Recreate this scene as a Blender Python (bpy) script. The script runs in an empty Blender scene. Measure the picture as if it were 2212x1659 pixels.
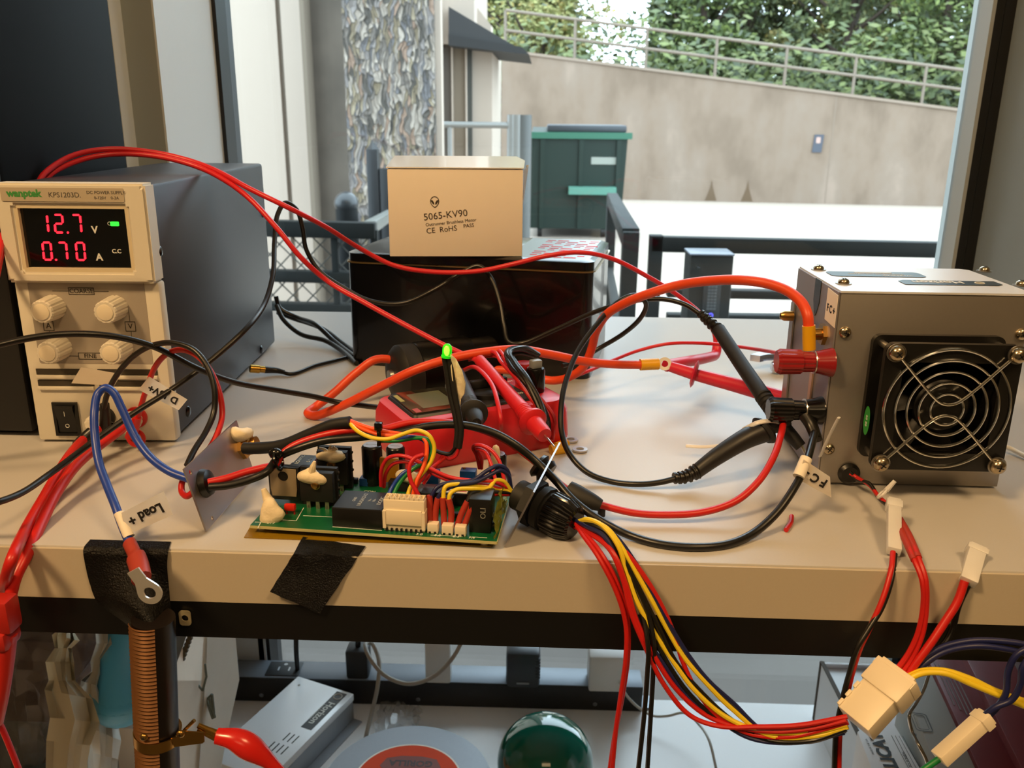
import bpy, bmesh, math, random
from mathutils import Matrix, Vector
from math import radians, sin, cos, pi
S = bpy.context.scene
COL = S.collection
rnd = random.Random(7)

# ------------------------------------------------------------ camera
FPX, CX, CY, CAMH = 1870.0, 1106.0, 829.5, .219
YAW, PIT, ROL = radians(2.1), radians(17.1), radians(.53)
RC = Matrix.Rotation(YAW, 3, 'Z') @ Matrix.Rotation(pi/2-PIT, 3, 'X') @ Matrix.Rotation(ROL, 3, 'Z')
cd = bpy.data.cameras.new('camera'); cam = bpy.data.objects.new('camera', cd); COL.objects.link(cam)
cam.matrix_world = Matrix.Translation((0, 0, CAMH)) @ RC.to_4x4()
cd.sensor_width = 36; cd.lens = FPX/2212*36; cd.clip_start = .02; cd.clip_end = 200
cd.dof.use_dof = True; cd.dof.focus_distance = .51; cd.dof.aperture_fstop = 20
S.camera = cam
# ------------------------------------------------------------ world, lamps, exposure
W = bpy.data.worlds.new('overcast sky'); S.world = W; W.use_nodes = True
nt = W.node_tree; bg = nt.nodes['Background']
tc = nt.nodes.new('ShaderNodeTexCoord'); sx = nt.nodes.new('ShaderNodeSeparateXYZ'); rp = nt.nodes.new('ShaderNodeValToRGB')
rp.color_ramp.elements[0].color = (.70, .85, .99, 1); rp.color_ramp.elements[0].position = 0
rp.color_ramp.elements[1].color = (.72, .87, 1, 1); rp.color_ramp.elements[1].position = .7
nt.links.new(tc.outputs['Generated'], sx.inputs[0]); nt.links.new(sx.outputs[2], rp.inputs[0]); nt.links.new(rp.outputs[0], bg.inputs[0])
bg.inputs[1].default_value = 7.2
def area(name, loc, target, size, power, col):
    l = bpy.data.lights.new(name, 'AREA'); l.shape = 'RECTANGLE'; l.size, l.size_y = size; l.energy = power; l.color = col
    o = bpy.data.objects.new(name, l); COL.objects.link(o); o.location = loc
    o.rotation_euler = (Vector(target)-Vector(loc)).to_track_quat('-Z', 'Y').to_euler()
area('ceiling_lamp', (-.95, -.55, 1.55), (0, .45, 0), (.30, .30), 31, (1, .63, .29))
area('ceiling_lamp', (.75, -.50, 1.60), (0, .45, 0), (.45, .30), 15, (1, .63, .29))
area('ceiling_lamp', (.1, -2.0, 1.65), (0, .45, -.1), (1.2, .6), 8, (1, .66, .33))
V = S.view_settings
S.display_settings.display_device = 'sRGB'; V.view_transform = 'Standard'; V.look = 'None'; V.exposure = 0; V.gamma = 1; V.use_curve_mapping = False

# ------------------------------------------------------------ helpers
def ray(px, py): return RC @ Vector(((px-CX)/FPX, (CY-py)/FPX, -1))
C0 = Vector((0, 0, CAMH))
def az(px, py, z=0): r = ray(px, py); return C0 + r*((z-CAMH)/r.z)
def ay(px, py, y): r = ray(px, py); return C0 + r*(y/r.y)
def ax(px, py, x): r = ray(px, py); return C0 + r*(x/r.x)
def lin(h):
    h = h.lstrip('#'); o = []
    for i in (0, 2, 4):
        c = int(h[i:i+2], 16)/255; o.append(c/12.92 if c <= .04045 else ((c+.055)/1.055)**2.4)
    return (*o, 1)
MATS = {}
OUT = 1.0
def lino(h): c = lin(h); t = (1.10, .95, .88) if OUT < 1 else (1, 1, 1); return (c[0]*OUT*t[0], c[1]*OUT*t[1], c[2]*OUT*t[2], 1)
def M(name, col=None, rough=.5, metal=0, emit=0, noise=0, nscale=60, bump=0, trans=0, coat=0, alpha=1, spec=.5, sheen=0):
    if name in MATS: return MATS[name]
    m = bpy.data.materials.new(name); m.use_nodes = True; n = m.node_tree; b = n.nodes['Principled BSDF']
    c = lino(col); b.inputs['Base Color'].default_value = c; b.inputs['Roughness'].default_value = rough
    b.inputs['Metallic'].default_value = metal; b.inputs['Specular IOR Level'].default_value = spec
    if coat: b.inputs['Coat Weight'].default_value = coat; b.inputs['Coat Roughness'].default_value = .05
    if trans: b.inputs['Transmission Weight'].default_value = trans
    if alpha < 1: b.inputs['Alpha'].default_value = alpha
    if emit: b.inputs['Emission Color'].default_value = c; b.inputs['Emission Strength'].default_value = emit
    if noise or bump:
        t = n.nodes.new('ShaderNodeTexCoord'); z = n.nodes.new('ShaderNodeTexNoise'); z.inputs['Scale'].default_value = nscale; z.inputs['Detail'].default_value = 5
        n.links.new(t.outputs['Object'], z.inputs['Vector'])
        if noise:
            mx = n.nodes.new('ShaderNodeMixRGB'); mx.blend_type = 'MIX'
            mx.inputs[1].default_value = tuple(x*(1-noise) for x in c[:3])+(1,); mx.inputs[2].default_value = tuple(min(1, x*(1+noise)) for x in c[:3])+(1,)
            n.links.new(z.outputs['Fac'], mx.inputs[0]); n.links.new(mx.outputs[0], b.inputs['Base Color'])
        if bump:
            bp = n.nodes.new('ShaderNodeBump'); bp.inputs['Strength'].default_value = bump; bp.inputs['Distance'].default_value = .002
            n.links.new(z.outputs['Fac'], bp.inputs['Height']); n.links.new(bp.outputs[0], b.inputs['Normal'])
    MATS[name] = m; return m
def BM(): return bmesh.new()
def I4(): return Matrix.Identity(4)
def frame(o, u, v):
    "matrix with origin o, local x along u, local y along v, local z = u x v"
    u = Vector(u).normalized(); w = u.cross(Vector(v)).normalized(); v = w.cross(u)
    m = Matrix((u, v, w)).transposed().to_4x4(); m.translation = Vector(o); return m
def along(p, d, roll=0):
    "matrix with local z along d"
    q = Vector(d).to_track_quat('Z', 'Y'); return Matrix.Translation(p) @ q.to_matrix().to_4x4() @ Matrix.Rotation(roll, 4, 'Z')
def faces(bm, vs, fs, mt=None):
    V_ = [bm.verts.new((mt @ Vector(v)) if mt else v) for v in vs]; r = []
    for f in fs:
        try: r.append(bm.faces.new([V_[i] for i in f]))
        except ValueError: pass
    return V_
def box(bm, x0, x1, y0, y1, z0, z1, bev=0, mt=None, seg=2):
    vs = [(x, y, z) for z in (z0, z1) for y in (y0, y1) for x in (x0, x1)]
    V_ = faces(bm, vs, [(0, 2, 3, 1), (4, 5, 7, 6), (0, 1, 5, 4), (2, 6, 7, 3), (0, 4, 6, 2), (1, 3, 7, 5)], mt)
    if bev:
        es = list({e for v in V_ for e in v.link_edges})
        bmesh.ops.bevel(bm, geom=es, offset=bev, segments=seg, profile=.5, affect='EDGES')
    return bm
def cbox(bm, c, s, bev=0, mt=None):
    return box(bm, c[0]-s[0]/2, c[0]+s[0]/2, c[1]-s[1]/2, c[1]+s[1]/2, c[2]-s[2]/2, c[2]+s[2]/2, bev, mt)
def lathe(bm, prof, mt=None, seg=24, flute=0, nfl=0):
    rings = []
    for r, z in prof:
        ring = []
        for k in range(seg):
            a = 2*pi*k/seg; rr = r*(1-flute*(1 if (k*nfl//seg*seg != k*nfl and (k % max(1, seg//nfl)) == 0) or (nfl and k % (seg//nfl) == 0) else 0)) if flute and r > .0001 else r
            p = Vector((rr*cos(a), rr*sin(a), z)); ring.append(bm.verts.new(mt @ p if mt else p))
        rings.append(ring)
    for a, b in zip(rings, rings[1:]):
        for k in range(seg): bm.faces.new((a[k], a[(k+1) % seg], b[(k+1) % seg], b[k]))
    bm.faces.new(rings[0][::-1]); bm.faces.new(rings[-1]); return bm
def cyl(bm, p0, p1, r, r2=None, seg=16, bev=0):
    p0, p1 = Vector(p0), Vector(p1); L = (p1-p0).length; r2 = r if r2 is None else r2
    pr = [(r, 0), (r2, L)] if not bev else [(max(r-bev, 1e-5), 0), (r, bev), (r2, L-bev), (max(r2-bev, 1e-5), L)]
    return lathe(bm, pr, along(p0, p1-p0), seg)
def prism(bm, pts, z0, z1, mt=None, bev=0):
    n = len(pts); V_ = faces(bm, [(x, y, z0) for x, y in pts]+[(x, y, z1) for x, y in pts],
        [tuple(range(n))[::-1], tuple(range(n, 2*n))]+[(i, (i+1) % n, n+(i+1) % n, n+i) for i in range(n)], mt)
    if bev: bmesh.ops.bevel(bm, geom=list({e for v in V_ for e in v.link_edges}), offset=bev, segments=2, profile=.5, affect='EDGES')
    return bm
def rrect(w, h, r, cx=0, cy=0, n=4):
    o = []
    for sx_, sy_, a0 in ((1, -1, -90), (1, 1, 0), (-1, 1, 90), (-1, -1, 180)):
        for k in range(n+1):
            a = radians(a0+90*k/n); o.append((cx+sx_*(w/2-r)+r*cos(a), cy+sy_*(h/2-r)+r*sin(a)))
    return o
def ringplate(bm, outer, inner, z0, z1, mt=None):
    "outer and inner loops with the same number of points"
    n = len(outer); L = [[(x, y, z) for x, y in l] for z in (z0, z1) for l in (outer, inner)]
    vs = sum(L, []); fs = []
    for i in range(n):
        j = (i+1) % n
        fs += [(i, n+i, n+j, j), (2*n+i, 2*n+j, 3*n+j, 3*n+i), (i, j, 2*n+j, 2*n+i), (n+i, 3*n+i, 3*n+j, n+j)]
    faces(bm, vs, fs, mt); return bm
def circ(r, n=24, cx=0, cy=0, a0=0): return [(cx+r*cos(a0+2*pi*k/n), cy+r*sin(a0+2*pi*k/n)) for k in range(n)]
def sphere(bm, c, r, sc=(1, 1, 1), sub=3, mt=None):
    m = Matrix.Translation(c) @ Matrix.Diagonal((*sc, 1)); m = mt @ m if mt else m
    bmesh.ops.create_icosphere(bm, subdivisions=sub, radius=r, matrix=m); return bm
def catmull(P, n=8):
    P = [Vector(p) for p in P]; Q = [2*P[0]-P[1]]+P+[2*P[-1]-P[-2]]; out = []
    for i in range(1, len(Q)-2):
        p0, p1, p2, p3 = Q[i-1:i+3]
        d = [max((b-a).length, 1e-7)**.5 for a, b in ((p0, p1), (p1, p2), (p2, p3))]
        t0, t1 = 0, d[0]; t2 = t1+d[1]; t3 = t2+d[2]
        for k in range(n):
            t = t1+(t2-t1)*k/n
            A1 = p0*((t1-t)/(t1-t0))+p1*((t-t0)/(t1-t0)); A2 = p1*((t2-t)/(t2-t1))+p2*((t-t1)/(t2-t1)); A3 = p2*((t3-t)/(t3-t2))+p3*((t-t2)/(t3-t2))
            B1 = A1*((t2-t)/(t2-t0))+A2*((t-t0)/(t2-t0)); B2 = A2*((t3-t)/(t3-t1))+A3*((t-t1)/(t3-t1))
            out.append(B1*((t2-t)/(t2-t1))+B2*((t-t1)/(t2-t1)))
    out.append(P[-1]); return out
def tube(bm, P, r, seg=10, smooth=8, flat=1, closed=False):
    Q = catmull(P, smooth) if smooth > 1 else [Vector(p) for p in P]
    R = r if callable(r) else (lambda t: r)
    t = (Q[1]-Q[0]).normalized(); nrm = t.orthogonal().normalized(); rings = []
    for i, p in enumerate(Q):
        t2 = (Q[min(i+1, len(Q)-1)]-Q[max(i-1, 0)]).normalized()
        if t2.length < .5: t2 = t
        q = t.rotation_difference(t2); nrm = (q @ nrm); nrm = (nrm-t2*nrm.dot(t2)).normalized(); t = t2
        b = t.cross(nrm); rr = R(i/(len(Q)-1))
        rings.append([bm.verts.new(p+(nrm*cos(2*pi*k/seg)+b*sin(2*pi*k/seg)*flat)*rr) for k in range(seg)])
    for a, b in zip(rings, rings[1:]):
        for k in range(seg): bm.faces.new((a[k], a[(k+1) % seg], b[(k+1) % seg], b[k]))
    bm.faces.new(rings[0][::-1]); bm.faces.new(rings[-1]); return bm
def ribbed(bm, P, r0, r1, nr, seg=14, amp=.12):
    "strain relief with rings along a path"
    tube(bm, P, lambda t: (r0+(r1-r0)*t)*(1+amp*(1 if int(t*nr*2) % 2 == 0 else -1)), seg, max(4, int(nr*5/max(1, len(P)-1))))
def torus(bm, R_, r, mt=None, n=40, s=8):
    rg = []
    for i in range(n):
        a = 2*pi*i/n; rg.append([bm.verts.new((mt or I4()) @ Vector(((R_+r*cos(2*pi*k/s))*cos(a), (R_+r*cos(2*pi*k/s))*sin(a), r*sin(2*pi*k/s)))) for k in range(s)])
    for i in range(n):
        for k in range(s): bm.faces.new((rg[i][k], rg[(i+1) % n][k], rg[(i+1) % n][(k+1) % s], rg[i][(k+1) % s]))
    return bm
def sheet(bm, G, th=0):
    "grid of points -> surface with optional thickness along normals"
    n, m = len(G), len(G[0]); vs = [bm.verts.new(p) for row in G for p in row]
    fs = [bm.faces.new((vs[i*m+j], vs[i*m+j+1], vs[(i+1)*m+j+1], vs[(i+1)*m+j])) for i in range(n-1) for j in range(m-1)]
    if th: bmesh.ops.solidify(bm, geom=fs, thickness=th)
    return bm
MW = {}
def finish(name, bm, mat, smooth=40):
    bmesh.ops.recalc_face_normals(bm, faces=bm.faces)
    me = bpy.data.meshes.new(name); bm.to_mesh(me); bm.free()
    for m in (mat if isinstance(mat, (list, tuple)) else [mat]): me.materials.append(m)
    me.polygons.foreach_set('use_smooth', [True]*len(me.polygons)); me.set_sharp_from_angle(angle=radians(smooth))
    o = bpy.data.objects.new(name, me); COL.objects.link(o); return o
def tag(o, label=None, cat=None, group=None, kind=None):
    if label: o['label'] = label
    if cat: o['category'] = cat
    if group: o['group'] = group
    if kind: o['kind'] = kind
    return o
def thing(name, label, cat, mt=None, group=None):
    o = bpy.data.objects.new(name, None); COL.objects.link(o); o.empty_display_size = .02
    if mt is None: mt = I4()
    if isinstance(mt, (tuple, Vector)): mt = Matrix.Translation(mt)
    o.matrix_world = mt; MW[o.name] = mt; return tag(o, label, cat, group)
def root(o):
    while o.parent: o = o.parent
    return o
def part(name, bm, mat, parent, label=None, world=False, smooth=40, kind=None):
    if world: bmesh.ops.transform(bm, matrix=MW[root(parent).name].inverted(), verts=bm.verts)
    o = finish(name, bm, mat, smooth); o.parent = parent; return tag(o, label, kind=kind)
def single(name, bm, mat, label, cat, group=None, kind=None, smooth=40):
    "a top-level thing of one mesh built in world coordinates; origin moved to its middle base"
    if not label and kind != 'structure': raise ValueError(name)
    vs = [v.co for v in bm.verts]; c = Vector(((min(v.x for v in vs)+max(v.x for v in vs))/2, (min(v.y for v in vs)+max(v.y for v in vs))/2, min(v.z for v in vs)))
    bmesh.ops.translate(bm, vec=-c, verts=bm.verts)
    o = finish(name, bm, mat, smooth); o.location = c; MW[o.name] = Matrix.Translation(c); return tag(o, label, cat, group, kind)
def text(parent, s, size, mt, mat, world=False, name='lettering', align='CENTER', bold=0, sx=1, label=None):
    cu = bpy.data.curves.new('t', 'FONT'); cu.body = s; cu.size = size; cu.align_x = align; cu.align_y = 'CENTER'; cu.offset = bold; cu.extrude = .00006; cu.resolution_u = 3
    to = bpy.data.objects.new('t', cu); COL.objects.link(to); bpy.context.view_layer.update()
    me = bpy.data.meshes.new_from_object(to); bpy.data.objects.remove(to)
    bm = BM(); bm.from_mesh(me); bpy.data.meshes.remove(me)
    bmesh.ops.transform(bm, matrix=mt @ Matrix.Diagonal((sx, 1, 1, 1)), verts=bm.verts)
    return part(name, bm, mat, parent, label, world)
def pts(L, r=0, shelf=True):
    "pixel + distance from the camera plane -> points, kept above the shelf top"
    o = []
    for p in L:
        if isinstance(p, Vector): o.append(p); continue
        if len(p) == 2: o.append(az(p[0], p[1], r)); continue
        if len(p) == 4: o.append(Vector(p[:3])); continue
        q = ay(*p)
        if shelf and q.y > .404 and q.z < r: q = az(p[0], p[1], r)
        o.append(q)
    return o
def wire(name, label, cat, mat, r, L, group=None, seg=10, sm=8, shelf=True):
    return single(name, tube(BM(), pts(L, r, shelf), r, seg, sm), mat, label, cat, group)

# ------------------------------------------------------------ materials
laminate = M('greige laminate', 'bab8b6', .38, noise=.03, nscale=900)
edge_lam = M('laminate edge', 'c0b5a1', .45, noise=.03, nscale=700)
black_metal = M('black powder coat', '0c0c0d', .45)
red_w = M('red silicone', 'c21c18', .38, noise=.08, nscale=200)
orange_w = M('orange red silicone', 'd9451c', .42, noise=.05, nscale=150)
red_test = M('red test lead', 'c91c26', .4)
blk_w = M('black rubber', '131211', .35)
blk_gloss = M('glossy black plastic', '0a0a0b', .18)
blk_mat = M('matt black plastic', '151516', .55)
blue_w = M('blue insulation', '1d3f9e', .35)
navy_w = M('navy insulation', '1a2050', .4)
yel_w = M('yellow insulation', 'e8cc2c', .4)
grn_w = M('green insulation', '0f7a3c', .4)
org_w = M('orange insulation', 'f0561c', .4)
shrink = M('red heat shrink', 'a83224', .5)
chrome = M('chrome', 'dcdcd8', .13, 1)
steel = M('brushed steel', 'b5b2ac', .3, 1)
brass = M('brass', 'b58c4c', .3, 1)
tin_plate = M('tin plate', 'd9d6d0', .28, 1)
alu = M('satin aluminium', 'a39e97', .40, .8, noise=.03, nscale=400)
cream = M('cream abs plastic', 'd8d2c2', .45)
beige_panel = M('taupe control panel', '9d958a', .5)
nylon = M('natural nylon', 'e9dcc2', .4, spec=.4)
white_nyl = M('translucent white nylon', 'f7f6f4', .35, trans=.35)
paper = M('label paper', 'efe6d6', .6)
ink = M('black ink', '15120f', .6)
putty = M('cream putty', 'eadab8', .6, bump=.3, nscale=300)
grey_coat = M('slate grey powder coat', '3a3b42', .42, .15, bump=.08, nscale=2500)
def dk(n, c, **k): return M(n, c, **k)

# ------------------------------------------------------------ room shell
def struct(name, bm, mat): return single(name, bm, mat, None, None, kind='structure')
wall_p = M('warm grey wall paint', 'b8b09c', .8); ceil_p = M('white ceiling', 'dcd8d0', .9); floor_m = M('grey floor', '6b6862', .7, noise=.1, nscale=8)
struct('floor', box(BM(), -2.4, 2.8, -2.8, 1.0, -1.4, -1.3), floor_m)
struct('ceiling', box(BM(), -2.4, 2.8, -2.8, 1.06, 1.75, 1.85), ceil_p)
struct('wall_left', box(BM(), -2.5, -2.4, -2.8, 1.06, -1.3, 1.75), wall_p)
struct('wall_right', box(BM(), 2.8, 2.9, -2.8, 1.06, -1.3, 1.75), wall_p)
struct('wall_back', box(BM(), -2.4, 2.8, -2.9, -2.8, -1.3, 1.75), wall_p)
xs = [0, 0, 0, ay(449, 175, 1.0).x]
col_l = M('daylit pale column paint', 'e4eef6', .7); col_g = M('shaded grey column paint', '9aa2a2', .7); pan_b = M('pale blue grey enamel', 'd8dfe2', .45)
JX = -.3665; JY = ax(348, 175, JX).y; CXL = ay(276, 175, JY).x; CYL = ax(250, 175, CXL).y
struct('wall_window_left', box(BM(), -2.4, CXL, CYL, 1.06, -.03, 1.75), M('dark wall paint', '3a3a38', .8))
bm = BM(); box(bm, CXL, CXL+.0015, CYL, JY, -.03, 1.75); struct('trim_1', bm, col_l)
struct('trim_2', box(BM(), CXL, JX-.002, JY, 1.06, -.03, 1.75), col_g)
struct('trim_3', box(BM(), JX-.002, JX, JY, 1.06, -.03, 1.75), pan_b)
struct('trim_6', box(BM(), -2.4, JX, 1.0, 1.06, -1.3, -.031), pan_b)
struct('trim_4', box(BM(), .4885, 1.2, .55, 1.06, -1.3, 1.75), M('grey side panel', '7c878c', .55))
struct('wall_window_right', box(BM(), 1.2, 2.8, 1.0, 1.06, -1.3, 1.75), wall_p)
# window: two black mullions with grey channel, pane
win = single('window_1', box(BM(), xs[3]+.004, .4805, 1.028, 1.034, -1.3, 1.75), MATS.setdefault('glass pane', bpy.data.materials.new('glass pane')), None, None, kind='structure')
g = MATS['glass pane']; g.use_nodes = True; n_ = g.node_tree; n_.nodes.clear()
out = n_.nodes.new('ShaderNodeOutputMaterial'); mx = n_.nodes.new('ShaderNodeMixShader'); tr = n_.nodes.new('ShaderNodeBsdfTransparent'); gl = n_.nodes.new('ShaderNodeBsdfGlossy'); fr = n_.nodes.new('ShaderNodeFresnel')
tr.inputs[0].default_value = (.95, .975, .965, 1); gl.inputs['Roughness'].default_value = .01; fr.inputs[0].default_value = 1.35
n_.links.new(fr.outputs[0], mx.inputs[0]); n_.links.new(tr.outputs[0], mx.inputs[1]); n_.links.new(gl.outputs[0], mx.inputs[2]); n_.links.new(mx.outputs[0], out.inputs[0])
def mull(x0, x1, mid):
    w = x1-x0; bm = BM(); box(bm, x0, x0+w*mid-.0008, 1.0, 1.05, -1.3, 1.75); o = struct('window_frame', bm, black_metal)
    o.parent = win; o.matrix_parent_inverse = Matrix.Translation(win.location).inverted(); 
    del o['kind']
    bm = BM(); box(bm, x0+w*mid+.0012, x1, 1.003, 1.05, -1.3, 1.75); o = struct('window_frame', bm, black_metal)
    o.parent = win; o.matrix_parent_inverse = Matrix.Translation(win.location).inverted(); del o['kind']
    bm = BM(); box(bm, x0+w*mid-.0008, x0+w*mid+.0012, 1.004, 1.05, -1.3, 1.75); o = struct('window_channel', bm, M('grey gasket', '8c8e8e', .5))
    o.parent = win; o.matrix_parent_inverse = Matrix.Translation(win.location).inverted(); del o['kind']
mull(xs[3], xs[3]+.0145, .55)
mull(.4665, .4885, .42)
bm = BM(); box(bm, .4625, .4665, 1.0, 1.045, -1.3, 1.75); o = struct('window_bead', bm, M('aluminium bead', 'a3a8a6', .45, .3)); o.parent = win; o.matrix_parent_inverse = Matrix.Translation(win.location).inverted(); del o['kind']

# ------------------------------------------------------------ shelving
t = thing('shelf_rack', 'tan laminate worktop shelf on black steel beam spanning the whole picture', 'shelf', (0, .4, -.6))
NY = min(JY, CYL)-.004
bm = BM(); prism(bm, [(-1.0, .404), (.486, .404), (.486, .985), (JX+.004, .985), (JX+.004, NY), (-1.0, NY)], -.030, 0, None, .0008); part('worktop', bm, laminate, t, world=True)
bm = BM(); box(bm, -1.0, .486, .4025, .404, -.0305, -.0012); o_ = part('edge_band', bm, edge_lam, t, world=True)
bm = BM(); box(bm, -1.0, .486, .4028, .409, -.0525, -.0306); part('beam', bm, black_metal, t, world=True)
bm = BM(); box(bm, JX+.004, .486, .975, .985, -.0525, -.0306); part('rear_beam', bm, black_metal, t, world=True)
for x in (-.99, .455):
    for y in (.41, .58):
        bm = BM(); box(bm, x, x+.03, y, y+.03, -1.3, -.0306); part('leg', bm, black_metal, t, world=True)
# keyhole tab on the beam
b0, b1 = ay(386, 1318, .402), ay(415, 1350, .402)
bm = BM(); ringplate(bm, rrect(b1.x-b0.x, b0.z-b1.z, .0018, n=5), circ(.0019, 24, 0, 0, radians(-90)), 0, .0008, frame(((b0.x+b1.x)/2, .4020, (b0.z+b1.z)/2), (1, 0, 0), (0, 0, 1)))
part('bracket_tab', bm, M('pale nickel', 'cbbf9c', .35, .5), t, 'small bare metal tab with a round hole', world=True)
part('lower_shelf', box(BM(), -1.0, .486, .404, .985, -.545, -.52), M('white laminate', 'eeedec', .32, noise=.02, nscale=500), t, 'white laminate lower shelf', world=True)

# ------------------------------------------------------------ black tower at left
t = thing('equipment_case', 'tall matt black equipment case at the left edge beside the power supply', 'case', (-.49, .56, 0))
bm = BM(); box(bm, -.64, -.359, .572, .752, .004, .62, .003); part('housing', bm, M('black enamel side', '08090a', .65, spec=.12), t, world=True)
bm = BM(); box(bm, -.64, -.3585, .560, .5715, .004, .62, .002); part('front_panel', bm, blk_mat, t, world=True)
for x in (-.62, -.39):
    bm = BM(); box(bm, x, x+.02, .57, .60, 0, .004); part('foot', bm, blk_w, t, world=True)

# ------------------------------------------------------------ bench power supply
PO = Vector((-.2533, .5485, 0)); pa = radians(2.5); pu = Vector((cos(pa), sin(pa), 0)); pv = Vector((-sin(pa), cos(pa), 0))
PM = frame(PO-pu*.0955, pu, pv)
psu = thing('power_supply', 'cream and slate bench power supply with red 12.7 and 0.70 digits', 'power supply', PM)
bm = BM(); box(bm, .0012, .0943, .016, .279, .003, .176, .0025); part('cabinet', bm, grey_coat, psu)
bm = BM(); box(bm, .0, .0955, .006, .017, .0015, .1135, .0022); part('front_bezel', bm, cream, psu)
def fr_out(x0, x1, z0, z1): return [(x0, z0), (x1, z0), (x1, z1), (x0, z1)]
fmF = frame((0, 0, 0), (1, 0, 0), (0, 0, 1))   # local x = u, y = height, z = towards viewer (-v)
def FM(v): m = fmF.copy(); m.translation = Vector((0, v, 0)); return m
# display hood standing proud
bm = BM(); ringplate(bm, fr_out(0, .0955, .1135, .177), fr_out(.0105, .083, .1205, .1635), 0, .016, FM(.016)); bmesh.ops.bevel(bm, geom=[e for e in bm.edges if e.calc_length() > .01], offset=.0014, segments=2, affect='EDGES')
part('display_hood', bm, cream, psu)
bm = BM(); ringplate(bm, fr_out(.0105, .083, .1205, .1635), fr_out(.0128, .0807, .1230, .1612), 0, .006, FM(.0075)); part('display_recess', bm, M('cream recess', 'cfc2a4', .5), psu)
bm = BM(); box(bm, .0108, .0827, .0045, .006, .1208, .1632); scr = part('display_window', bm, M('display glass', '060606', .12, coat=.6), psu, 'glossy black display window')
red_e = M('led red segments', 'ff1c2c', .5, emit=3.2); grn_e = M('led green bar', '2cf03c', .5, emit=1.4); wht = M('white print', 'd9d9d2', .5)
SG = {'0': 'abcdef', '1': 'bc', '2': 'abged', '7': 'abc'}
def seg7(bm, ch, x, y, w, h, t_, mt):
    sh = .10*w
    P = {'a': (0, h, w, h), 'g': (0, h/2, w, h/2), 'd': (0, 0, w, 0), 'f': (0, h/2, 0, h), 'b': (w, h/2, w, h), 'e': (0, 0, 0, h/2), 'c': (w, 0, w, h/2)}
    for s in SG[ch]:
        x0, y0, x1, y1 = P[s]; g_ = t_*.65
        if y0 == y1: q = [(x0+g_, y0-t_/2), (x1-g_, y0-t_/2), (x1-g_*.4, y0), (x1-g_, y0+t_/2), (x0+g_, y0+t_/2), (x0+g_*.4, y0)]
        else: q = [(x0-t_/2, y0+g_), (x0, y0+g_*.4), (x0+t_/2, y0+g_), (x0+t_/2, y1-g_), (x0, y1-g_*.4), (x0-t_/2, y1-g_)]
        prism(bm, [(x+a+sh*(b/h), y+b) for a, b in q], 0, .0003, mt)
for name, (chs, z) in {'voltage_readout': (('1', '2', '7'), .1457), 'current_readout': (('0', '7', '0'), .1280)}.items():
    bm = BM()
    for i, ch in enumerate(chs): seg7(bm, ch, (.0238, .0335, .0450)[i] if z > .14 else (.0235, .0335, .0450)[i], z, .0052, .0112, .0013, FM(.0043))
    prism(bm, circ(.0007, 10, .0414 if z > .14 else .0313, z), 0, .0003, FM(.0043)); part(name, bm, red_e, scr, 'glowing red seven-segment digits')
def psut(s, size, x, z, mat, v=.0043, **k): return text(psu if k.pop('par', None) is None else scr, s, size, FM(v) @ Matrix.Translation((x, z, 0)), mat, **k)
psut('V', .0064, .0588, .1474, wht, bold=.0002, par=1); psut('A', .0064, .0595, .1298, wht, bold=.0002, par=1); psut('C.C', .0037, .0712, .1338, wht, bold=.0001, par=1)
bm = BM(); prism(bm, rrect(.0055, .0028, .0006, .0722, .1515), 0, .0003, FM(.0043)); part('battery_icon', bm, grn_e, scr, 'small glowing green battery symbol')
text(scr, 'C', .0035, FM(.0043) @ Matrix.Translation((.0686, .1515, 0)), wht)
bm = BM(); prism(bm, rrect(.0775, .0085, .0008, .0435, .1700), 0, .0003, FM(-.0002)); part('name_plate', bm, M('taupe name strip', 'b3a792', .5), psu)
psut('wanptek', .0062, .0194, .1706, M('green print', '3f8f46', .5), -.0006, bold=.00025)
psut('KPS1203D.', .0045, .0450, .1698, M('grey print', '5d5850', .5), -.0006)
psut('DC POWER SUPPLY', .0028, .0712, .1715, MATS['grey print'], -.0006); psut('0-120V    0-3A', .0026, .0712, .1682, MATS['grey print'], -.0006)
bm = BM(); prism(bm, rrect(.0765, .0555, .0015, .0475, .0852), 0, .0004, FM(.0062)); pnl = part('control_panel', bm, beige_panel, psu, 'taupe control panel with printed legends')
ig = M('panel ink', '2c2822', .6)
def pt(s, size, x, z, w=None, h=None):
    text(pnl, s, size, FM(.0056) @ Matrix.Translation((x, z, 0)), ig)
    if w: bm = BM(); ringplate(bm, fr_out(x-w/2, x+w/2, z-h/2, z+h/2), fr_out(x-w/2+.0004, x+w/2-.0004, z-h/2+.0004, z+h/2-.0004), 0, .0001, FM(.0057)); part('legend_frame', bm, ig, pnl)
pt('COARSE', .0042, .0440, .1072, .0170, .0048); pt('FINE', .0042, .0440, .0628, .0160, .0048); pt('A', .0052, .0190, .0835, .0070, .0068); pt('V', .0052, .0735, .0835, .0070, .0068)
bm = BM()
for x0, x1, z0, z1 in ((.025, .0355, .1070, .1073), (.0525, .062, .1070, .1073), (.025, .036, .0626, .0629), (.052, .062, .0626, .0629), (.0189, .0192, .072, .080), (.0734, .0737, .072, .080), (.0734, .0737, .087, .096)):
    box(bm, x0, x1, .0056, .0058, z0, z1)
part('legend_line', bm, ig, pnl)
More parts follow.
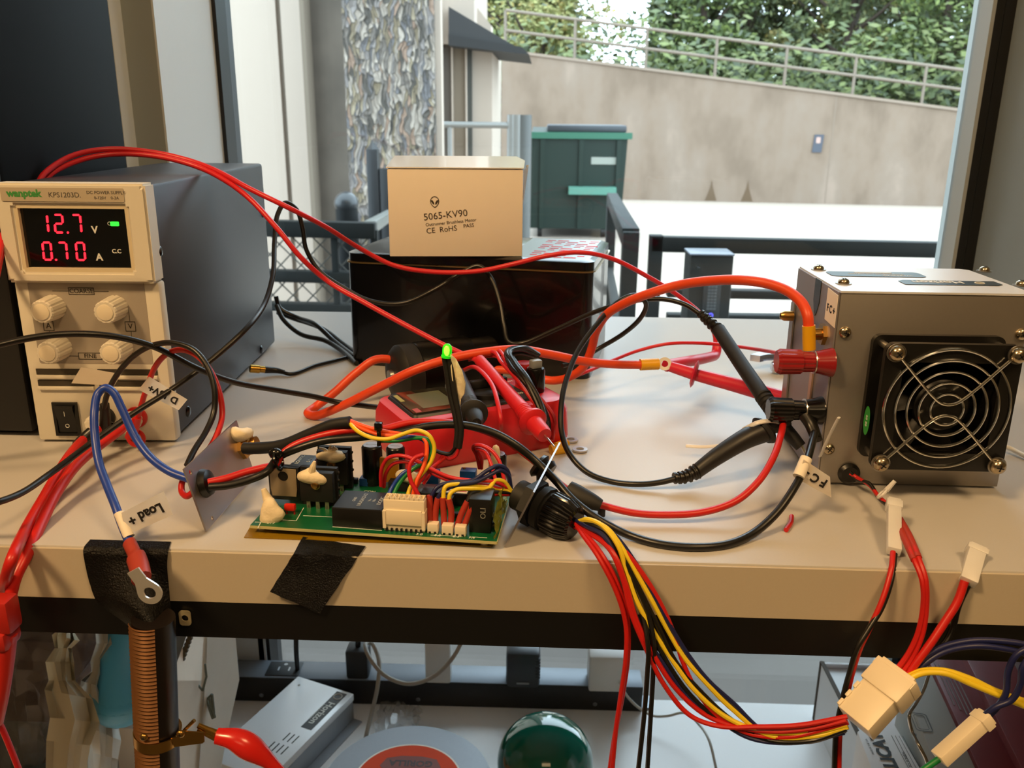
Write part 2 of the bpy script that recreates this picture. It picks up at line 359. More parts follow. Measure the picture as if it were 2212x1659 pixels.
for x, z in ((.0245, .0965), (.0655, .0965), (.0245, .0690), (.0655, .0690)):
    bm = BM(); lathe(bm, [(.0082, 0), (.0082, .003), (.0076, .0155), (.0069, .0165)], FM(.0058) @ Matrix.Translation((x, z, 0)), 48, .06, 12)
    k = part('knob', bm, cream, psu, 'fluted cream rotary knob', smooth=25)
    bm = BM(); lathe(bm, [(.0053, 0), (.0053, .0004), (.0048, .0006)], FM(.0058) @ Matrix.Translation((x, z, .0166)), 24); part('knob_cap', bm, M('cream cap', 'e4d9c0', .4), k)
bm = BM()
for z in (.0515, .0435):
    for x0, x1 in ((.006, .044), (.0475, .088)): box(bm, x0, x1, .0055, .0062, z-.0018, z+.0022)
part('vent_slot', bm, M('vent shadow cavity', '3a342a', .8), psu, 'dark horizontal vent slots')
bm = BM()
for z in (.0482, .0402):
    for x0, x1 in ((.006, .044), (.0475, .088)): box(bm, x0, x1, .0040, .0062, z-.0012, z+.0012, .0004)
part('vent_louver', bm, cream, psu)
bm = BM(); ringplate(bm, fr_out(.0135, .0305, .0058, .0300), fr_out(.0155, .0285, .0078, .0280), 0, .0018, FM(.0061)); sw = part('power_switch', bm, blk_gloss, psu, 'black rocker power switch')
bm = BM(); faces(bm, [(.0157, .0054, .008), (.0283, .0054, .008), (.0157, .0048, .017), (.0283, .0048, .017), (.0157, .0020, .0278), (.0283, .0020, .0278), (.0157, .0061, .0278), (.0283, .0061, .0278), (.0157, .0061, .008), (.0283, .0061, .008)],
    [(0, 1, 3, 2), (2, 3, 5, 4), (4, 5, 7, 6), (0, 2, 4, 6, 8), (1, 9, 7, 5, 3)]); part('rocker', bm, blk_mat, sw)
bm = BM(); box(bm, .0218, .0221, .0030, .0034, .0205, .0245); ringplate(bm, circ(.0014, 20, .022, .0130), circ(.0011, 20, .022, .0130), 0, .0004, FM(.0051)); part('switch_marking', bm, wht, sw)
for x, mt_ in ((.0480, blk_mat), (.0700, red_w)):
    bm = BM(); lathe(bm, [(.0075, 0), (.0075, .002), (.0055, .003), (.0055, .005)], FM(.006) @ Matrix.Translation((x, .0195, 0)), 24); k = part('output_terminal', bm, mt_, psu)
    bm = BM(); lathe(bm, [(.0062, .005), (.0066, .007), (.0062, .017), (.005, .018)], FM(.006) @ Matrix.Translation((x, .0195, 0)), 36, .08, 12); part('terminal_nut', bm, cream, k, 'cream fluted terminal nut')
for v, z in ((.0076+.008, .132), (.268, .131), (.0353, .0135), (.228, .009)):
    bm = BM(); sphere(bm, (.0946, v, z), .0042, (.35, 1, 1), 2); part('screw', bm, blk_gloss, psu, 'black screw head on the side')
for x in (.008, .078):
    for y in (.03, .25): bm = BM(); box(bm, x, x+.01, y, y+.01, 0, .003); part('foot', bm, blk_w, psu)

# ------------------------------------------------------------ tin box with a white carton on it
ta = radians(-9.6); TM = Matrix.Translation((-.178, .7646, 0)) @ Matrix.Rotation(ta, 4, 'Z')
tin = thing('tin_box', 'black metal storage tin with hinged lid behind the multimeter', 'tin', TM)
tin_blk = M('black tin enamel', '08080a', .22, .2, coat=.3)
bm = BM(); prism(bm, rrect(.222, .138, .010, .111, .069, 5), 0, .0935); part('body', bm, tin_blk, tin)
bm = BM(); prism(bm, rrect(.225, .141, .012, .111, .069, 5), .0940, .0952); part('rolled_rim', bm, M('gold rolled edge', '8f7a50', .3, .8), tin, 'thin gold rolled seam under the lid')
bm = BM(); q = rrect(.222, .138, .012, .111, .069, 5); r2 = rrect(.214, .130, .010, .111, .069, 5)
n = len(q); V_ = faces(bm, [(x, y, .0955) for x, y in q]+[(x, y, .1025) for x, y in q]+[(x, y, .1042) for x, y in r2], [tuple(range(n))[::-1], tuple(range(2*n, 3*n))]+[(i+k*n, (i+1) % n+k*n, (i+1) % n+(k+1)*n, i+(k+1)*n) for k in (0, 1) for i in range(n)])
lid = part('lid', bm, tin_blk, tin)
bm = BM()
for i in range(11):
    for j in range(5):
        if (i*7+j*3) % 4: box(bm, .163+j*.0105, .163+j*.0105+.004+(i*5+j) % 4*.0022, .012+i*.0105, .0155+i*.0105, .1042, .1044)
part('lid_print', bm, M('red print', 'd8141c', .6, spec=.1), lid, 'red printed text lines on the lid')
bm = BM(); box(bm, .146, .214, .006, .132, .1042, .10425); part('lid_panel', bm, M('grey lid print', '6c7577', .3, .2), lid)
bx_a = math.atan2(.011, .113); BXM = Matrix.Translation((-.1325, .735, .1046)) @ Matrix.Rotation(bx_a, 4, 'Z')
cart = thing('carton', 'small plain white cardboard carton on top of the black tin', 'box', BXM)
crd = M('white card', 'dfd6c8', .75, noise=.03, nscale=60)
bw, bd, bh = .1135, .092, .073
bm = BM(); box(bm, 0, bw, 0, bd, 0, bh, .0008); part('body', bm, crd, cart)
bm = BM(); faces(bm, [(-.0008, -.0008, bh+.0006), (bw+.0005, -.0008, bh+.0006), (bw+.004, bd*.4, bh+.0048), (bw, bd, bh+.006), (0, bd, bh+.006), (-.0008, -.0008, bh+.0014), (bw+.0005, -.0008, bh+.0014), (bw+.004, bd*.4, bh+.0056), (bw, bd, bh+.0068), (0, bd, bh+.0068)],
    [(4, 3, 2, 1, 0), (5, 6, 7, 8, 9), (0, 1, 6, 5), (1, 2, 7, 6), (2, 3, 8, 7), (3, 4, 9, 8), (4, 0, 5, 9)]); part('lid_flap', bm, M('daylit white card', 'e6e4df', .22, coat=.5), cart)  # lid whiter than the body: window light put into its colour
bm = BM(); faces(bm, [(bw+.0004, .002, bh-.001), (bw+.0055, .012, bh+.003), (bw+.0006, .004, bh-.028), (bw+.0045, .03, bh+.002), (bw+.0008, .02, bh-.020), (bw+.0012, .002, bh-.001)], [(0, 1, 3, 4, 2)]); bmesh.ops.solidify(bm, geom=bm.faces[:], thickness=.0006); part('side_flap', bm, crd, cart, 'creased side flap bulging out')
im = M('faded black print', '30261c', .7)
def CT(s, size, x, z, b=0): text(cart, s, size, frame((x, -.0002, z), (cos(radians(6)), 0, sin(radians(6))), (-sin(radians(6)), 0, cos(radians(6)))), im, bold=b)
CT('5065-KV90', .0082, .0480, .0350); CT('Outrunner Brushless Motor', .0038, .0525, .0290); CT('CE  RoHS', .0064, .0445, .0228); CT('PASS', .0044, .0675, .0262)
mk = frame((.0390, -.0002, .0465), (cos(radians(2)), 0, 0), (0, 0, 1))
def egg(s, n=24): return [(s*.0036*cos(a)*(1 if sin(a) > 0 else 1-.38*sin(a)**2*1.0), s*(.0040*sin(a) if sin(a) > 0 else .0050*sin(a))) for a in (2*pi*k/n for k in range(n))]
bm = BM(); ringplate(bm, egg(1.05), egg(.90), 0, .0001, mk)
for s in (-1, 1): prism(bm, [(s*.0003, -.0026), (s*.0014, -.0024), (s*.0029, -.0004), (s*.0031, .0011), (s*.0018, .0009), (s*.0006, -.0008)][::s], 0, .0001, mk)
part('printed_emblem', bm, im, cart, 'printed oval head emblem with slanted eyes')

# ------------------------------------------------------------ brushless motor
p0 = ay(846, 765, .648); p1 = ay(1085, 728, .70); d = (p1-p0).normalized(); r_m = .0235
mot = thing('brushless_motor', 'black cylindrical motor lying in front of the black tin', 'motor', Vector((p0.x, p0.y, 0)))
p0.z = r_m+.001; p1 = p0+Vector((d.x, d.y, 0)).normalized()*.092; dd = (p1-p0).normalized()
mb = M('anodised black', '0d0c0b', .3, .6)
bm = BM(); lathe(bm, [(r_m, .019), (r_m+.0006, .021), (r_m+.0006, .064), (r_m, .066), (r_m-.002, .0665)], along(p0, dd), 48); part('rotor_can', bm, mb, mot, world=True)
bm = BM(); lathe(bm, [(.010, 0), (.019, .0015), (r_m, .006), (r_m, .0185), (.012, .0187)], along(p0, dd), 48); part('end_bell', bm, blk_mat, mot, world=True)
bm = BM(); lathe(bm, [(.021, .067), (.0215, .069), (.0215, .088), (.018, .090)], along(p0, dd), 40); part('mount', bm, mb, mot, world=True)
bm = BM(); lathe(bm, [(.0045, -.003), (.005, 0), (.005, .004)], along(p0, dd), 20); part('shaft', bm, steel, mot, 'steel shaft end', world=True)
up = Vector((0, 0, 1)); sd = dd.cross(up)
for k in range(8):
    a = pi*2*k/8+.2; c = p0+dd*.003+(up*sin(a)+sd*cos(a))*.015
    bm = BM(); sphere(bm, c, .0016, sub=1); part('winding', bm, M('copper winding', 'c8672c', .35, .9), mot, 'copper coil glint', world=True)

# ------------------------------------------------------------ multimeter
ma = radians(30); MM = Matrix.Translation((-.0855, .507, 0)) @ Matrix.Rotation(ma, 4, 'Z')
mm = thing('multimeter', 'red and black digital multimeter with leads wound round its right end', 'multimeter', MM)
red_p = M('red holster plastic', 'c8202a', .35, noise=.04, nscale=90)
def loft(bm, secs):
    n = len(secs[0][0]); vs = [(x, y, z) for q, z in secs for x, y in q]
    faces(bm, vs, [tuple(range(n))[::-1], tuple(range((len(secs)-1)*n, len(secs)*n))]+[(i+k*n, (i+1) % n+k*n, (i+1) % n+(k+1)*n, i+(k+1)*n) for k in range(len(secs)-1) for i in range(n)])
bm = BM(); loft(bm, [(rrect(.120, .062, .010, .0625, .034, 5), 0), (rrect(.126, .068, .012, .0625, .034, 5), .006), (rrect(.124, .068, .013, .0625, .034, 5), .026), (rrect(.118, .062, .012, .0620, .034, 5), .0335), (rrect(.112, .056, .010, .0620, .034, 5), .0345)])
part('holster', bm, red_p, mm)
bm = BM(); loft(bm, [(rrect(.090, .051, .004, .054, .034, 3), .0345), (rrect(.088, .049, .004, .054, .034, 3), .0360)]); part('face', bm, M('charcoal face', '2b2a2c', .4), mm)
bm = BM(); prism(bm, rrect(.040, .046, .002, .031, .034, 3), .0360, .0372); sc2 = part('lcd_window', bm, M('lcd lens', '26261f', .12, coat=.5), mm, 'clear screen lens with faded stickers')
bm = BM(); box(bm, .020, .044, .018, .050, .0372, .03725); part('lcd', bm, M('lcd grey green', '59614d', .25), sc2)
bm = BM(); box(bm, .0115, .0145, .037, .052, .0372, .0373); part('sticker', bm, M('yellow sticker', '9a9442', .4), sc2)
bm = BM(); box(bm, .0125, .0165, .012, .020, .0372, .0373); part('sticker', bm, M('red sticker', 'a33a32', .4), sc2, 'small red sticker')
bm = BM(); lathe(bm, [(.0045, 0), (.0045, .003), (.0035, .0038)], Matrix.Translation((.055, .052, .036)), 20); part('button', bm, M('blue grey rubber', '5c6b70', .5), mm)
bm = BM(); lathe(bm, [(.018, 0), (.018, .003), (.016, .004)], Matrix.Translation((.074, .034, .036)), 32); dl = part('selector_dial', bm, blk_mat, mm)
bm = BM(); box(bm, .059, .089, .0315, .0365, .040, .046, .001); part('dial_grip', bm, blk_mat, dl)
for s, x, y in (('V~', .057, .012), ('OFF', .068, .056), ('mA', .060, .040), ('200', .085, .013), ('2000', .092, .022), ('COM', .098, .050)):
    text(mm, s, .0042, Matrix.Translation((x, y, .0362)), wht)
for x, y, mt_, lab in ((.108, .026, blk_gloss, 'black plug standing in its jack'), (.108, .042, red_p, 'red plug standing in its jack')):
    bm = BM(); lathe(bm, [(.0065, 0), (.0068, .003), (.0068, .015), (.006, .017)], Matrix.Translation((x, y, .0345)), 28); k = part('test_plug', bm, mt_, mm, lab)
    if mt_ is blk_gloss: bm = BM(); box(bm, x-.004, x+.004, y-.003, y+.003, .0515, .0575, .001); part('plug_tip', bm, M('grey plug end', '7f8488', .35), k)

# wound leads, probes on the meter
def bundle(name, label, cat, mat, r, base, n, spread, group=None):
    t_ = None
    bm = BM(); P = pts(base, r)
    for k in range(n):
        off = Vector((rnd.uniform(-1, 1), rnd.uniform(-1, 1), rnd.uniform(-.6, 1)))*spread
        Q = [p+off*(1 if 0 < i < len(P)-1 else .4)+Vector((rnd.uniform(-1, 1), rnd.uniform(-1, 1), 0))*spread*.4 for i, p in enumerate(P)]
        Q = [Vector((q.x, q.y, max(q.z, r))) for q in Q]
        tube(bm, Q, r, 8, 6)
    return single(name, bm, mat, label, cat, group)
bundle('wound_lead', 'black meter lead wound in a hank over the red multimeter', 'cable', blk_w, .0014,
    [(1160, 768, .60), (1130, 757, .59), (1100, 765, .58), (1108, 790, .565), (1135, 820, .55), (1160, 860, .54), (1178, 910, .530), (1182, 945, .53)], 9, .0036)
bundle('wound_lead', 'red meter lead wound in a hank over the red multimeter', 'cable', red_test, .0014,
    [(1010, 775, .60), (1060, 765, .60), (1085, 790, .58), (1120, 830, .56), (1155, 870, .55), (1180, 915, .545), (1185, 950, .54)], 3, .004)
wire('meter_lead', 'thin red lead looping across the dial of the multimeter', 'cable', red_test, .0015, [(1000, 800, .60), (1030, 795, .56), (1062, 830, .535), (1075, 870, .515), (1082, 910, .505), (1080, 940, .52)])
def probe(name, label, base, dirp, mat, L, parts_):
    pass
# red probe on meter
a0, a1 = ay(1036, 778, .585), ay(1152, 912, .507)
t = thing('test_probe', 'red meter probe with bare tip lying across the multimeter', 'probe', a0)
bm = BM(); tube(bm, [a0, a0.lerp(a1, .5), a1], lambda s: .0040+.0012*s, 16, 8); part('handle', bm, red_test, t, world=True)
dr = (a1-a0).normalized()
bm = BM(); lathe(bm, [(.0052, -.004), (.0090, -.002), (.0092, 0), (.0065, .002)], along(a1, dr), 28); part('finger_guard', bm, red_test, t, world=True)
bm = BM(); lathe(bm, [(.0058, 0), (.0052, .014), (.0045, .0165)], along(a1, dr), 20); part('nose', bm, red_test, t, world=True)
bm = BM(); tt = a1+dr*.0165; cyl(bm, tt, tt+dr*.013, .0008, .0004, 10); part('tip', bm, tin_plate, t, 'bare metal probe tip', world=True)
bm = BM(); ribbed(bm, [a1-dr*.016, a1-dr*.004], .0052, .0055, 6, amp=.05); part('grip_rings', bm, red_test, t, world=True)
a0, a1 = ay(1000, 835, .55), ay(1022, 893, .500)
t = thing('test_probe', 'black meter probe lying beside the taped green led', 'probe', a0); dr = (a1-a0).normalized()
bm = BM(); tube(bm, [a0-dr*.03, a0, a1], lambda s: .0045+.0015*s, 16, 8); part('handle', bm, blk_mat, t, world=True)
bm = BM(); lathe(bm, [(.0062, -.003), (.0090, -.001), (.0092, .001), (.0058, .003)], along(a1, dr), 28); part('finger_guard', bm, blk_mat, t, world=True)
bm = BM(); lathe(bm, [(.0058, 0), (.0048, .012), (.0028, .016)], along(a1, dr), 20); part('nose', bm, blk_mat, t, world=True)
bm = BM(); tt = a1+dr*.016; cyl(bm, tt, tt+dr*.005, .0007, .0004, 8); part('tip', bm, tin_plate, t, world=True)
bm = BM(); ribbed(bm, [a1-dr*.018, a1-dr*.004], .0056, .006, 7, amp=.05); part('grip_rings', bm, blk_mat, t, world=True)

# ------------------------------------------------------------ fuel cell box
FX0, FX1, FY0, FY1, FZ = .1745, .2850, .509, .596, .1236
fc = thing('fuel_cell', 'silver fuel cell box with a caged black fan on its front', 'fuel cell', Vector((FX0, FY0, 0)))
bm = BM(); box(bm, FX0, FX1, FY0, FY1, .0015, FZ-.0012, .0006); part('housing', bm, alu, fc, world=True)
bm = BM(); prism(bm, [(FX0-.0004, FY0-.0006), (FX1+.0006, FY0-.0006), (FX1+.0006, FY1-.004), (FX1-.004, FY1), (FX0-.0004, FY1)], FZ-.0012, FZ, None); part('top_cover', bm, M('sky-lit silver lid', 'e3e6ec', .30, .25), fc, world=True)  # cover paler and bluer than the housing: sky reflection put into its colour
bm = BM(); prism(bm, [(FY0+.001, .009), (FY0+.014, .001), (FY1-.012, .004), (FY1+.0, .018), (FY1, .1225), (FY0+.001, .1225)], 0, .0010, frame((FX0, 0, 0), (0, 1, 0), (0, 0, 1)) @ Matrix.Translation((0, 0, -.0012))); 
sp = part('side_plate', bm, M('dull silver side', '97949a', .5, .6), fc, world=True)
bm = BM(); prism(bm, [(FY1-.010, .003), (FY1+.003, .02), (FY1+.003, .098), (FY1-.004, .103)], 0, .0012, frame((FX0-.0028, 0, 0), (0, 1, 0), (0, 0, 1))); part('end_plate', bm, alu, fc, world=True)
# dark slot at the top of the side
bm = BM(); P = [(.0, 0), (.012, 0), (.012, -.014), (.0085, -.021), (.006, -.0235), (.0035, -.021), (0, -.014)]
prism(bm, P, 0, .0004, frame((FX0-.00122, FY0+.046, FZ-.0005), (0, -1, 0), (0, 0, 1))); part('slot', bm, M('dark slot', '1b2422', .25), fc, 'dark rounded slot in the side', world=True)
def screw(c, d_, r, mat, h=None, label=None, parent=None):
    h = h or r*.7; mt_ = along(c, d_, rnd.uniform(0, 1.5)); bm = BM()
    lathe(bm, [(r, 0), (r, h*.25), (r*.85, h*.65), (r*.5, h*.92), (r*.1, h)], mt_, 24); o = part('screw', bm, mat, parent or fc, label, world=True)
    bm = BM(); box(bm, -r*.45, r*.45, -r*.08, r*.08, h*.8, h*1.02, 0, mt_); box(bm, -r*.08, r*.08, -r*.45, r*.45, h*.8, h*1.02, 0, mt_); part('screw_recess', bm, blk_mat, o, world=True); return o
nick = M('nickel screw', 'b5a78e', .22, 1)
for px, py in ((1825, 718), (1790, 970), (2206, 722)): screw(ay(px, py, FY0), (0, -1, 0), .0036, nick, label='cross head screw')
for px, py in ((1822, 613), (2206, 617), (1768, 583), (2126, 586)):
    p = az(px, py, FZ); bm = BM(); lathe(bm, [(.0048, 0), (.0048, .0006)], Matrix.Translation(p), 24); k = part('washer', bm, steel, fc, world=True); screw(p+Vector((0, 0, .0006)), (0, 0, 1), .0034, nick, .0028)
# stickers on top, read from the far side
def topm(x, y): return frame((x, y, FZ+.0002), (-1, 0, 0), (0, -1, 0))
lb = M('black sticker', '1b2220', .3)
cx_, cy_ = (az(1995, 612, FZ)+az(2130, 614, FZ))/2*1.0, 0
c = az(2052, 612, FZ); bm = BM(); prism(bm, [(-.030, -.0075), (.026, -.0075), (.030, -.004), (.030, .0075), (-.026, .0075), (-.030, .004)], 0, .0002, topm(c.x, c.y)); s1 = part('name_sticker', bm, lb, fc, 'black name sticker', world=True)
text(s1, 'Horizon', .0092, topm(c.x-.007, c.y+.0008) @ Matrix.Translation((0, -.0006, .0003)), wht, world=True, bold=.0002)
text(s1, 'Fuel Cell Technologies', .0024, topm(c.x-.007, c.y-.0015) @ Matrix.Translation((0, -.008+.001, .0003)), wht, world=True)
bm = BM(); torus(bm, .0027, .0003, topm(c.x+.018, c.y) @ Matrix.Translation((0, 0, .0003)), 24, 6); part('sticker_ring', bm, wht, s1, world=True)
c = az(1892, 594, FZ); bm = BM(); prism(bm, rrect(.060, .018, .004), 0, .0002, topm(c.x, c.y+.001)); s1 = part('warning_sticker', bm, lb, fc, 'black warning sticker', world=True)
text(s1, 'WARNING:', .0038, topm(c.x+.012, c.y-.004) @ Matrix.Translation((0, 0, .0003)), wht, world=True); text(s1, 'Tampering will void warranty', .0030, topm(c.x, c.y+.001) @ Matrix.Translation((0, 0, .0003)), wht, world=True)
bm = BM(); prism(bm, rrect(.024, .003, .0005), .0002, .0004, topm(c.x, c.y+.006)); part('silver_strip', bm, M('silver print', 'b5aa93', .4), s1, world=True)
# FC+ label
q0, q1 = ax(1787, 625, FX0-.0013), 0
bm = BM(); mt_ = frame((FX0-.0013, FY0+.011, FZ-.0135), (0, -1, 0), (0, 0, 1)); prism(bm, [(-.009, -.008), (.0105, -.009), (.0105, .0105), (-.009, .0115)], 0, .0003, mt_); k = part('paper_label', bm, paper, fc, 'white paper label reading FC+', world=True)
text(k, 'F C +', .0065, mt_ @ Matrix.Translation((.0008, 0, .0004)), ink, world=True, bold=.0002)
# hex stud, binding posts
def hexn(bm, c, d_, r, h): lathe(bm, [(r, 0), (r, h)], along(c, d_), 6)
c = ax(1785, 722, FX0); c = Vector((FX0-.0012, c.y, c.z)); bm = BM(); hexn(bm, c, (-1, 0, 0), .0068, .0025); lathe(bm, [(.0038, .002), (.0038, .007), (.0028, .0095), (.0008, .0105)], along(c, (-1, 0, 0)), 20); part('cap_nut', bm, brass, fc, world=True)
for px, py in ((1738, 683), (1738, 985)):
    c = ay(px, py, FY1-.005); c.x = FX0-.003; bm = BM(); lathe(bm, [(.0035, 0), (.0035, .006), (.0022, .0085), (.0005, .009)], along(c, (-1, 0, 0)), 20); part('cap_nut', bm, brass, fc, world=True)
post_r = M('dark red plastic', '8c1a1e', .22)
for (px, py), mt_, lab in (((1797, 783), post_r, 'dark red binding post'), ((1775, 887), blk_gloss, 'black binding post')):
    c = ax(px, py, FX0-.0012); A = along(c, (-1, 0, 0)); 
    bm = BM(); lathe(bm, [(.0088, 0), (.0088, .001), (.0068, .009), (.0068, .0105)], A, 32); k = part('binding_post', bm, mt_, fc, lab, world=True)
    bm = BM(); lathe(bm, [(.0060, .0112), (.0062, .018), (.0074, .0185), (.0078, .031), (.0066, .033)], A, 36, .07, 12); part('post_cap', bm, mt_, k, world=True, smooth=25)
    bm = BM(); lathe(bm, [(.0072, .0105), (.0072, .0112)], A, 24); part('post_washer', bm, tin_plate, k, world=True)
# strip of copper/clear tape on the side
bm = BM(); box(bm, FX0-.0026, FX0-.0014, FY0+.028, FY0+.033, .030, .070); part('side_strip', bm, M('pinkish foil strip', 'b59683', .4, .3), sp, world=True)
# fan
FCX, FCZ, FW = .2337, .0600, .0385
fan = bpy.data.objects.new('x', None)
fan_m = M('black fan plastic', '121110', .38)
bm = BM()
fy = lambda v: frame((FCX, v, FCZ), (1, 0, 0), (0, 0, 1))
outl = rrect(2*FW, 2*FW, .005, n=8); nn = len(outl); inn = [(.0365*cos(math.atan2(y, x)), .0365*sin(math.atan2(y, x))) for x, y in outl]
ringplate(bm, outl, inn, 0, .004, fy(.5088)); ringplate(bm, outl, inn, 0, .004, fy(.4885))
o2 = [(.0378*x/.0365, .0378*y/.0365) for x, y in inn]; ringplate(bm, o2, inn, 0, .0165, fy(.505)); fn = part('fan_frame', bm, fan_m, fc, 'black square fan frame', world=True)
bm = BM(); prism(bm, circ(.036, 40), 0, .0005, fy(.5088)); part('fan_back', bm, M('dark cavity', '050505', .9), fn, world=True)
bm = BM(); lathe(bm, [(.0160, 0), (.0160, .013), (.0145, .0145)], fy(.503), 40); hub = part('fan_hub', bm, fan_m, fn, world=True)
for k in range(7):
    bm = BM(); G = []
    for i in range(6):
        a = 2*pi*k/7+i*.125
        G.append([(fy(.5) @ Matrix.Rotation(a, 4, 'Z')) @ Vector((rr, 0, -.004+i*.0024)) for rr in (.0150, .022, .029, .0350)])
    sheet(bm, G, .0008); part('fan_blade', bm, fan_m, fn, world=True)
gy = .4835
bm = BM()
for R_ in (.0094, .0160, .0227, .0293, .0358): torus(bm, R_, .00085, fy(gy), 64, 8)
for s in (1, -1):
    q = [(-.0336, s*.0336), (-.030, s*.0300), (-.0065, s*.0055), (-.002, s*.0035), (.002, s*.0035), (.0065, s*.0055), (.030, s*.0300), (.0336, s*.0336)]
    tube(bm, [fy(gy-.0012) @ Vector((x, y, 0)) for x, y in q], .0009, 8, 5)
part('finger_guard', bm, chrome, fc, 'chrome wire fan guard of concentric rings', world=True)
for x in (-.0336, .0336):
    for z in (-.0336, .0336):
        c = Vector((FCX+x, gy-.0010, FCZ+z)); 
        bm = BM(); lathe(bm, [(.0054, 0), (.0054, .0009)], along(c, (0, -1, 0)), 24); part('washer', bm, steel, fc, world=True)
        screw(c+Vector((0, -.0010, 0)), (0, -1, 0), .0046, nick, .0042, 'domed screw holding the fan guard')
        bm = BM(); cyl(bm, (FCX+x, .485, FCZ+z), (FCX+x, .505, FCZ+z), .0021); part('spacer', bm, steel, fn, world=True)
bm = BM(); mt_ = frame((FCX-FW+.0002, .4985, .047), (0, -1, 0), (0, 0, 1)); prism(bm, [(.0045*cos(a), .0090*sin(a)) for a in (2*pi*k/28 for k in range(28))], 0, .0002, mt_ @ Matrix.Translation((0, 0, .0003)))
bm2 = bm; k = part('green_sticker', bm, M('green oval sticker', '2d9a3e', .45), fn, 'oval green sticker', world=True)
text(k, '88 88', .0032, mt_ @ Matrix.Translation((0, 0, .0006)) @ Matrix.Rotation(-pi/2, 4, 'Z'), wht, world=True)
c = ay(1833, 1022, FY0); bm = BM(); lathe(bm, [(.0068, 0), (.0068, .0012), (.0050, .0028), (.0035, .0028)], along(c, (0, -1, 0)), 28); part('grommet', bm, blk_w, fc, 'black rubber cable grommet', world=True)
for x in (FX0+.008, FX1-.016):
    for y in (FY0+.01, FY1-.02): bm = BM(); box(bm, x, x+.008, y, y+.008, 0, .0015); part('foot', bm, blk_w, fc, world=True)

# ============================================================ outside the window
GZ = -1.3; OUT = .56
def wob(v, z=GZ): return v
# ground: pale concrete drive, darker strip against the building
def slab(name, poly, z0, z1, mat, kind='structure'): return single(name, prism(BM(), poly, z0, z1), mat, None, None, kind='structure')
conc_g = M('pale concrete drive', 'c4bfb4', .8, noise=.06, nscale=1.5); conc_s = M('grey concrete apron', '52504c', .85, noise=.16, nscale=3)
slab('ground_drive', [(-12, 3.6), (16, 3.6), (16, 17.6), (-12, 17.6)], GZ-.1, GZ, conc_g)
slab('ground_apron', [(-12, 1.06), (16, 1.06), (16, 3.6), (-12, 3.6)], GZ-.1, GZ, conc_s)
slab('ground_bank', [(-14, 18.0), (26, 18.0), (26, 46), (-14, 46)], GZ-.1, GZ+.9, M('leaf litter', '4a4a30', .9, noise=.3, nscale=2))
# white rendered building wall with a groove
wht_w = M('white render', 'cbc5b9', .9, noise=.03, nscale=3)
YW = 6.0
xw = lambda px, y, yy=250: ay(px, yy, y).x
t = thing('building_wall', 'white rendered building wall with a vertical groove at the left of the window', 'wall', (xw(560, YW), YW, GZ))
bm = BM(); box(bm, -9, xw(610, YW), YW, YW+.3, GZ, 5); box(bm, xw(620, YW), xw(664, YW), YW, YW+.3, GZ, 5); part('render', bm, wht_w, t, world=True)
bm = BM(); box(bm, xw(610, YW), xw(620, YW), YW+.04, YW+.3, GZ, 5); part('groove', bm, M('grey groove', '9a9486', .9), t, world=True)
# stone cladding
st = bpy.data.materials.new('stacked stone'); st.use_nodes = True; n = st.node_tree; b = n.nodes['Principled BSDF']; b.inputs['Roughness'].default_value = .85
t1 = n.nodes.new('ShaderNodeTexCoord'); mp = n.nodes.new('ShaderNodeMapping'); mp.inputs['Scale'].default_value = (56, 56, 9.0); nz = n.nodes.new('ShaderNodeTexNoise'); nz.inputs['Scale'].default_value = 6
ad = n.nodes.new('ShaderNodeMixRGB'); ad.blend_type = 'ADD'; ad.inputs[0].default_value = .12
vo = n.nodes.new('ShaderNodeTexVoronoi'); vo.inputs['Scale'].default_value = 1.0; ve = n.nodes.new('ShaderNodeTexVoronoi'); ve.feature = 'DISTANCE_TO_EDGE'; ve.inputs['Scale'].default_value = 1.0
cr = n.nodes.new('ShaderNodeValToRGB'); cr.color_ramp.interpolation = 'CONSTANT'
for i, (p, h) in enumerate([(0, '77756f'), (.14, 'a5a298'), (.3, '585751'), (.42, '8d8d8c'), (.55, 'b8b6ac'), (.66, '87806a'), (.76, '9b8877'), (.84, '6f7276'), (.93, '9f9982')]):
    e = cr.color_ramp.elements[i] if i < 2 else cr.color_ramp.elements.new(p); e.position = p; e.color = lino(h)
sp3 = n.nodes.new('ShaderNodeSeparateColor'); ed = n.nodes.new('ShaderNodeValToRGB'); ed.color_ramp.elements[0].position = .0; ed.color_ramp.elements[1].position = .09; ed.color_ramp.elements[0].color = (.25, .24, .22, 1)
mu = n.nodes.new('ShaderNodeMixRGB'); mu.blend_type = 'MULTIPLY'; mu.inputs[0].default_value = 1
L = n.links.new
L(t1.outputs['Object'], ad.inputs[1]); L(t1.outputs['Object'], nz.inputs['Vector']); L(nz.outputs['Color'], ad.inputs[2]); L(ad.outputs[0], mp.inputs[0]); L(mp.outputs[0], vo.inputs['Vector']); L(mp.outputs[0], ve.inputs['Vector'])
L(vo.outputs['Color'], sp3.inputs[0]); L(sp3.outputs[0], cr.inputs[0]); L(ve.outputs['Distance'], ed.inputs[0]); L(cr.outputs[0], mu.inputs[1]); L(ed.outputs[0], mu.inputs[2]); L(mu.outputs[0], b.inputs['Base Color'])
bp = n.nodes.new('ShaderNodeBump'); bp.inputs['Strength'].default_value = .8; bp.inputs['Distance'].default_value = .03; L(vo.outputs['Distance'], bp.inputs['Height']); L(bp.outputs[0], b.inputs['Normal'])
YS = 5.2
t = thing('stone_pillar', 'tall pillar clad in narrow mottled grey and tan stones', 'pillar', (xw(840, YS), YS, GZ))
bm = BM(); box(bm, xw(748, YS), xw(940, YS), YS, YS+.15, GZ, 5); part('stone_face', bm, st, t, world=True)
